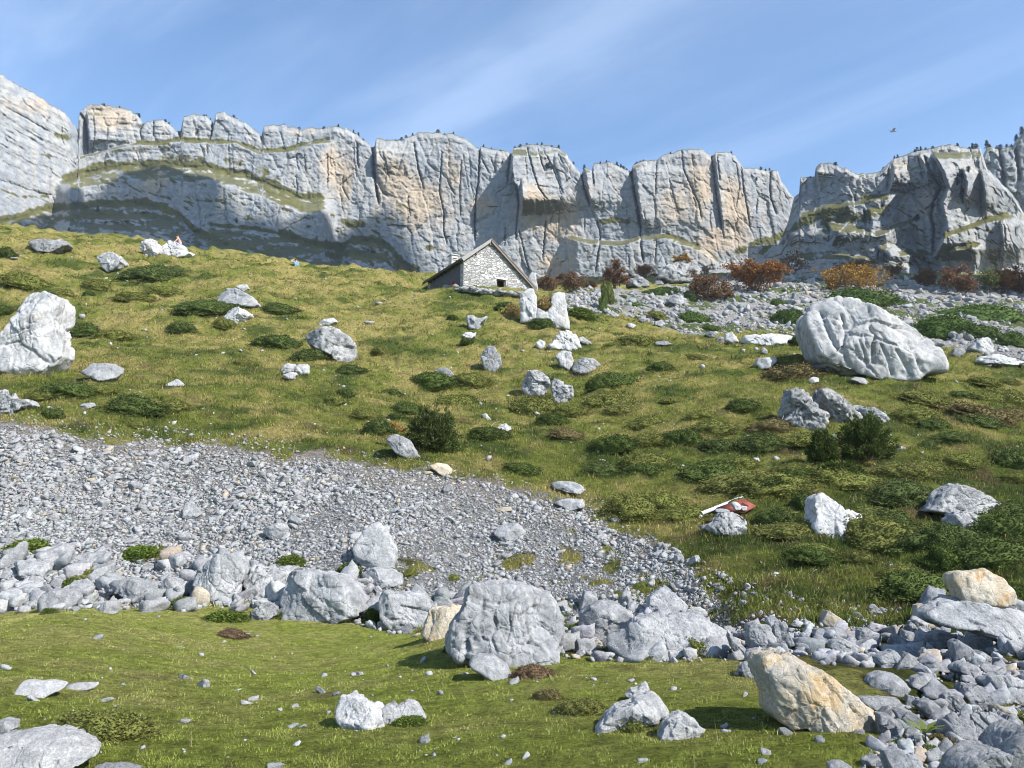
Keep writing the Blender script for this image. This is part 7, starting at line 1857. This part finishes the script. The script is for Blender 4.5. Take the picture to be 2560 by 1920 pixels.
# side and back walls; the left one's shade is put into its dark colour
block("wall", 0.003, .45, .503, LEN - .5, -1.6, EL - .08, M_SHADEWALL, hut)
block("wall", TR - .55, TR - .1, .503, LEN - .5, -1.6, max(sl(TR - .1) - .1, -1.2), M_WALL, hut)
prism("wall", [(0, -1.6), (TR - .1, -1.6), (TR - .1, sl(TR - .1) - .05), (TA, AP - .05), (0, EL - .05)], LEN - .497, LEN, M_WALL, hut)
roof = prism("roof", [(-.28, EL - .20), (TA, AP), (TA, AP + .10), (-.28, EL - .09)], -.16, LEN + .3, M_SLATE, hut)
roof2 = prism("roof", [(TA + .004, AP), (TR + .18, ER - .16), (TR + .18, ER - .05), (TA + .004, AP + .10)], -.16, LEN + .3, M_SLATE, hut)
prism("verge_board", [(-.10, EL - .25), (TA - .06, AP - .20), (TA, AP + .09), (-.26, EL - .03)], -.22, -.162, M_PALEB, hut)
prism("verge_board", [(TA + .01, AP + .10), (TA + .01, AP - .20), (TR + .1, ER - .30), (TR + .2, ER - .03)], -.225, -.165, M_BOARD, hut)
prism("verge_board", [(TA + .05, AP + .04), (TA + .05, AP - .02), (TR + .1, ER - .14), (TR + .15, ER - .08)], -.25, -.228, M_SLATE, hut)
block("eave_board", -.30, -.26, -.1, LEN + .3, EL - .24, EL - .06, M_EAVE, hut)
for k in range(9): block("rafter", -.25, .0, .25 + k * .66, .33 + k * .66, EL - .30, EL - .205, M_EAVE, hut)
for t in (.95, 2.0, 2.62, 3.7, 4.45): block("purlin", t - .05, t + .05, -.13, .0, sl(t) - .33, sl(t) - .2, M_BOARD, hut)
# chimney behind the left eave
ct = .55; cd = 2.6
ch = block("chimney", ct - .26, ct + .26, cd, cd + .5, sl(ct) - .3, sl(ct) + .62, M_CONC, roof)
block("slot", ct - .2, ct + .2, cd - .012, cd - .002, sl(ct) + .36, sl(ct) + .41, M_HOLE, ch); block("slot", ct - .2, ct + .2, cd - .012, cd - .002, sl(ct) + .24, sl(ct) + .29, M_HOLE, ch)
block("cap", ct - .33, ct + .33, cd - .07, cd + .57, sl(ct) + .625, sl(ct) + .69, M_CONC, ch)
# doorway with a red leaf and a white panel on the shaded side
dr = block("door", -.03, .0, 1.9, 2.75, -.35, 1.15, M_HOLE, hut)
block("leaf", -.30, -.05, 1.25, 1.31, -.4, 1.15, M_RED, dr); block("panel", -.08, -.034, 1.5, 2.3, .1, .95, M_WHITE, dr)

# low walls and ruins beside it
def rubble_wall(name, label, path, h, n, seed, cat="wall", w=.45):
    rng = np.random.default_rng(seed); vs, fs, cs = [], [], []; o = 0
    path = np.asarray(path, float)
    for i in range(n):
        t = rng.random() * (len(path) - 1); k = min(int(t), len(path) - 2); p = path[k] + (path[k + 1] - path[k]) * (t - k)
        v, f = _tiny[int(rng.integers(0, 7))]
        s = rng.uniform(.13, .30); c = p + np.array([rng.normal(0, w * .35), rng.normal(0, w * .35), rng.random() ** 1.2 * h])
        a = rng.uniform(0, 6.28); R = np.array([[math.cos(a), -math.sin(a), 0], [math.sin(a), math.cos(a), 0], [0, 0, 1]])
        vs.append((v * s * np.array([1.25, .9, .75])) @ R.T + c); fs.append(f + o); o += len(v); cs.append(np.repeat(np.array([[.25, .25, .245]]) * rng.uniform(.7, 1.2), len(v), 0))
    P = np.concatenate(vs); b = path[len(path) // 2]
    ob = put(name, mesh_np(name, P - b, tris=np.concatenate(fs), col=np.concatenate(cs)), M_LOOSE, loc=tuple(b)); tag(ob, label, cat); return ob


def gpath(pts, dy=0.0):
    out = []
    for px, py in pts:
        X, Y, Z = (float(q[0]) for q in hit(px, py)); out.append((X, Y + dy, Z))
    return out


rubble_wall("dry_stone_wall", "low tumbled dry-stone wall along the foot of the hut's gable", gpath([(440, 287), (463, 291), (480, 293), (500, 295), (515, 296), (530, 298)], -.1), .2, 170, 1, w=.45)
rubble_wall("dry_stone_wall", "short dry-stone wall left of the hut's shaded side", [tuple(HO + L(-.9, 1.0, -.1)), tuple(HO + L(-1.3, 3.2, -.05)), tuple(HO + L(-1.6, 5.5, .0))], .4, 60, 2)
_rw = HO + L(TR + 1.1, 2.2, 0); _rw[2] = float(ground_z(np.array([_rw[0]]), np.array([_rw[1]]))[0])
outline_rock('wall_stub', None, [(529, 291), (529, 276), (532, 271), (536, 272), (537, 283), (538, 292)], "ruined whitish wall stub behind the right end of the hut's roof", cat='ruined wall', mat='white', y=HUT_Y + 6, seed=171, rough=.06)

# ---------------------------------------------------------------- fallen red board, held down by stones
_by = float(hit(*[np.array([q]) for q in Zc('ZP', 950, 640, 0, 0)[:2]])[1][0])


def zp(x, y, dy):
    a, b = Zc('ZP', x, y, 0, 0)[:2]; u, s = ray(a, b); yy = float(hit(np.array([a]), np.array([b]))[1][0]) - dy; return np.array([u * yy, yy, CAMZ + s * yy])


def slab4(name, c, th, mat, parent, org):
    c = np.array(c) - org; n = np.cross(c[1] - c[0], c[3] - c[0]); n /= np.linalg.norm(n)
    v = np.concatenate([c - n * th / 2, c + n * th / 2])
    return put(name, mesh_np(name, v, quads=[(0, 1, 2, 3), (7, 6, 5, 4), (0, 4, 5, 1), (1, 5, 6, 2), (2, 6, 7, 3), (3, 7, 4, 0)]), mat, parent)


A_, B_, C_, D_ = zp(560, 560, .25), zp(1150, 350, .25), zp(1398, 478, .2), zp(1190, 605, .25)
bo = (A_ + B_ + C_ + D_) / 4; bd = empty("fallen_board", tuple(bo)); tag(bd, "fallen dull red board with a pale metal rail lying on the heath", "board")
slab4("panel", [A_, B_, C_, D_], .03, plain("dull_red_sheet", (0.22, 0.062, 0.045), .7), bd, bo)
r0, r1 = zp(392, 622, .3), zp(1152, 322, .3); tv, tq = tube([r0 - bo, (r0 + r1) / 2 - bo, r1 - bo], .05, .05, 6); put("rail", mesh_np("rail", tv, quads=tq), plain("galvanised_rail", (.52, .54, .55), .5, .4), bd)
R_('rock', 'ZP', [(945, 430), (980, 400), (1050, 405), (1130, 470), (1110, 540), (1010, 545)], "larger white stone weighing down the fallen red board", cat='stone', mat='white', y=float(bo[1]) - .35, seed=180)
R_('rock', 'ZP', [(1080, 495), (1150, 475), (1230, 490), (1222, 555), (1150, 560)], "smaller white stone on the right of the fallen red board", cat='stone', mat='white', y=float(bo[1]) - .3, seed=181)
R_('rock', 'ZP', [(590, 560), (660, 530), (780, 525), (960, 560), (930, 590), (760, 590), (640, 600)], "long flat grey stone on the lower edge of the fallen red board", cat='stone', mat='gray', y=float(bo[1]) - .5, seed=182)

# ---------------------------------------------------------------- two people
M_SKIN = plain("skin", (0.52, 0.31, 0.23), .6, .3, .08); M_BLUE = plain("blue_cloth", (0.05, 0.10, 0.36), .9, .1, .2); M_HAIR = plain("brown_hair", (0.09, 0.05, 0.03)); M_SKY = plain("light_blue_cloth", (0.12, 0.30, 0.52), .9, .1, .2); M_DARK = plain("dark_trousers", (0.06, 0.055, 0.07))
M_EYE = plain("eye", (.02, .02, .02), .3)


def skinned(name, chains, mat, parent, sub=1):
    """chains of (point, radius) sharing joints by name grow into one smooth body"""
    idx, vs, rs, es = {}, [], [], []
    for ch in chains:
        prev = None
        for key, p, r in ch:
            if key not in idx: idx[key] = len(vs); vs.append(p); rs.append(r)
            if prev is not None and prev != idx[key]: es.append((prev, idx[key]))
            prev = idx[key]
    me = bpy.data.meshes.new(name); me.from_pydata(vs, es, []); o = put(name, me, None, parent); me.materials.append(mat)
    o.modifiers.new("skin", 'SKIN'); s = o.modifiers.new("sub", 'SUBSURF'); s.levels = sub; s.render_levels = sub
    for i, r in enumerate(rs): me.skin_vertices[0].data[i].radius = (r, r)
    me.skin_vertices[0].data[0].use_root = True
    return o


def limb_hand(key, wrist, d, side):
    """a palm and five curled fingers of different lengths"""
    d = np.array(d, float); d /= np.linalg.norm(d); s = np.cross(d, np.array([0, 0, 1.0]) if abs(d[2]) < .9 else np.array([1.0, 0, 0])); s /= np.linalg.norm(s); n = np.cross(s, d)
    w = np.array(wrist, float); pm = w + d * .05; out = []
    for i, ln in enumerate((.07, .08, .076, .06)):
        b = w + d * .09 + s * side * (.03 - .02 * i)
        out.append([(key + 'palm', pm, .026), (f'{key}k{i}', b, .013), (f'{key}m{i}', b + d * ln * .5 - n * .008, .010), (f'{key}t{i}', b + d * ln - n * .03, .008)])
    out.append([(key + 'palm', pm, .026), (key + 'th1', w + d * .055 + s * side * .045, .012), (key + 'th2', w + d * .085 + s * side * .06 - n * .015, .009)])
    return out, (key + 'palm', pm, .026)


def person(name, label, loc, yaw, J, shirt=None, shorts=M_BLUE):
    root = empty("person", loc); root.rotation_euler = (0, 0, yaw); tag(root, label, "person")
    a = {k: np.array(v, float) for k, v in J.items()}
    ch = [[('pel', a['pel'], .15), ('wai', a['wai'], .135), ('che', a['che'], .165), ('nek', a['nek'], .06), ('hd0', a['hd'] - (0, 0, .05), .085), ('hd', a['hd'] + (0, 0, .04), .10), ('hd2', a['hd'] + (0, 0, .11), .06)]]
    ch.append([('hd0', a['hd'] - (0, 0, .05), .085), ('nose', a['hd'] + np.array([.115, 0, -.01]), .018)])
    for s, q in ((1, 'l'), (-1, 'r')):
        hands, pl = limb_hand(q, a[q + 'wr'], a[q + 'wr'] - a[q + 'el'], s)
        ch.append([('che', a['che'], .165), (q + 'sh', a[q + 'sh'], .07), (q + 'el', a[q + 'el'], .047), (q + 'wr', a[q + 'wr'], .032), pl]); ch += hands
        ch.append([('pel', a['pel'], .15), (q + 'hip', a['pel'] + (0.02, .09 * s, -.01), .10), (q + 'kn', a[q + 'kn'], .062), (q + 'an', a[q + 'an'], .042), (q + 'ft', a[q + 'an'] + np.array([.16, 0, -.05]), .035)])
    body = skinned("body", ch, M_SKIN, root)
    sc = [[('pel', a['pel'] + (0, 0, .03), .165), ('pe2', a['wai'] * .5 + a['pel'] * .5, .15)]]
    for s, q in ((1, 'l'), (-1, 'r')):
        hp = a['pel'] + np.array([.02, .09 * s, -.01]); sc.append([('pel', a['pel'] + (0, 0, .03), .165), (q + 'hip', hp, .115), (q + 'th', hp + (a[q + 'kn'] - hp) * .72, .09)])
    skinned("shorts", sc, shorts, root)
    if shirt is not None:
        st = [[('wai', a['wai'], .15), ('che', a['che'], .18), ('ne', a['nek'] - (0, 0, .05), .08)]]
        for q in 'lr': st.append([('che', a['che'], .18), (q + 'sh', a[q + 'sh'], .085), (q + 'sl', a[q + 'sh'] + (a[q + 'el'] - a[q + 'sh']) * .5, .066)])
        skinned("shirt", st, shirt, root)
    d, f = ico(3); hv = d * np.array([.108, .098, .10]); keep = hv[:, 2] > -0.25 * hv[:, 0] - .01 - .5 * (hv[:, 0] > .05) * 0
    hv = hv * np.where((d[:, 0] > .45) & (d[:, 2] < .45), .8, 1.06)[:, None]
    hv[:, 2] = np.where(d[:, 2] < -.35, -.035, hv[:, 2]); put("hair", mesh_np("hair", hv + a['hd'] + (-.015, 0, .07), tris=f, smooth=True), M_HAIR, root)
    for s in (1, -1): put("eye", mesh_np("eye", ico(1)[0] * .011 + a['hd'] + (.092, .034 * s, .022), tris=ico(1)[1]), M_EYE, root)
    return root


_po = [h for h in HERO if h[0] == "the sitting person's outcrop"][0]
_y1 = _po[5] + .9; _u1, _s1 = ray(180.6, 247.0)
person("person", "bare-chested person in blue shorts sitting hunched on the ridge outcrop", (_u1 * _y1, _y1, CAMZ + _s1 * _y1), rad(180),
       dict(pel=(0, 0, .12), wai=(.05, 0, .32), che=(.13, 0, .52), nek=(.22, 0, .70), hd=(.27, 0, .80), lsh=(.16, .19, .60), rsh=(.16, -.19, .60), lel=(.33, .24, .38), rel=(.33, -.22, .36), lwr=(.50, .10, .42), rwr=(.50, -.08, .40), lkn=(.42, .14, .36), rkn=(.42, -.14, .34), lan=(.50, .13, -.06), ran=(.52, -.13, -.08)))
_X, _Y, _Z = (float(q[0]) for q in hit(293, 267.0)); _y2 = _Y + 1.0; _u2, _s2 = ray(292.5, 266.0)
person("person", "person in light blue lounging behind the crest with arms raised to the head", (_u2 * _y2 + .25, _y2, CAMZ + _s2 * _y2 - .42), rad(150),
       dict(pel=(0, 0, .12), wai=(.0, 0, .32), che=(-.05, 0, .52), nek=(-.04, 0, .70), hd=(.0, 0, .81), lsh=(-.05, .19, .62), rsh=(-.05, -.19, .62), lel=(.22, .30, .72), rel=(.12, -.36, .80), lwr=(.13, .10, .90), rwr=(.06, -.13, .93), lkn=(.44, .14, .36), rkn=(.42, -.14, .30), lan=(.62, .13, -.06), ran=(.60, -.13, -.08)), shirt=M_SKY, shorts=M_DARK)

# ---------------------------------------------------------------- a pale bird over the right-hand cliff
_u, _s = ray(2232 / 2.5, 328 / 2.5); _yb = 185.0
bird = empty("bird", (_u * _yb, _yb, CAMZ + _s * _yb)); tag(bird, "single pale bird soaring in the clear blue sky above the right-hand cliff", "bird")
d, f = ico(3); bv = d * np.array([.62, .22, .24]) * np.where(d[:, 0] < -.3, 1 - .35 * (-d[:, 0]), 1.0)[:, None]; bv = np.concatenate([bv, d * .13 + np.array([-.62, 0, .10])])
M_BIRD = plain("pale_plumage", (.72, .72, .72)); M_WING = plain("grey_flight_feathers", (.16, .16, .17))
put("body", mesh_np("body", bv, tris=np.concatenate([f, f + len(d)]), smooth=True), M_BIRD, bird)
for s in (1, -1):
    w = np.array([(-.30, .12, .12), (-.26, .55, .34), (.02, 1.15, .30), (.22, 1.1, .28), (.26, .5, .24), (.34, .1, .06)]) * np.array([1, s, 1]); w2 = w - (0, 0, .03)
    put("wing", mesh_np("wing", np.concatenate([w, w2]), quads=[(0, 1, 4, 5), (1, 2, 3, 4), (6, 11, 10, 7), (7, 10, 9, 8), (0, 6, 7, 1), (1, 7, 8, 2), (2, 8, 9, 3), (3, 9, 10, 4), (4, 10, 11, 5)]), M_BIRD, bird)
tl = np.array([(.5, -.05, 0), (.5, .05, 0), (.86, .16, .02), (.86, -.16, .02)]); put("tail", mesh_np("tail", np.concatenate([tl, tl - (0, 0, .025)]), quads=[(0, 1, 2, 3), (7, 6, 5, 4), (0, 4, 5, 1), (1, 5, 6, 2), (2, 6, 7, 3), (3, 7, 4, 0)]), M_WING, bird)
# ---------------------------------------------------------------- the air
def haze():
    x0, x1, y0, y1, z0, z1 = -900, 900, -60, 900, -8, 420
    v = [(x, y, z) for x in (x0, x1) for y in (y0, y1) for z in (z0, z1)]
    me = mesh_np("haze", v, quads=[(0, 1, 3, 2), (4, 6, 7, 5), (0, 4, 5, 1), (2, 3, 7, 6), (0, 2, 6, 4), (1, 5, 7, 3)])
    m = bpy.data.materials.new("thin_air"); m.use_nodes = True; nt = m.node_tree; nt.nodes.clear()
    o = nt.nodes.new('ShaderNodeOutputMaterial'); p = nt.nodes.new('ShaderNodeVolumePrincipled')
    p.inputs['Color'].default_value = (0.80, 0.88, 1.0, 1); p.inputs['Density'].default_value = 0.00017; p.inputs['Anisotropy'].default_value = 0.2
    nt.links.new(p.outputs[0], o.inputs['Volume'])
    tag(put("haze", me, m), None, None, None, "stuff")


haze()
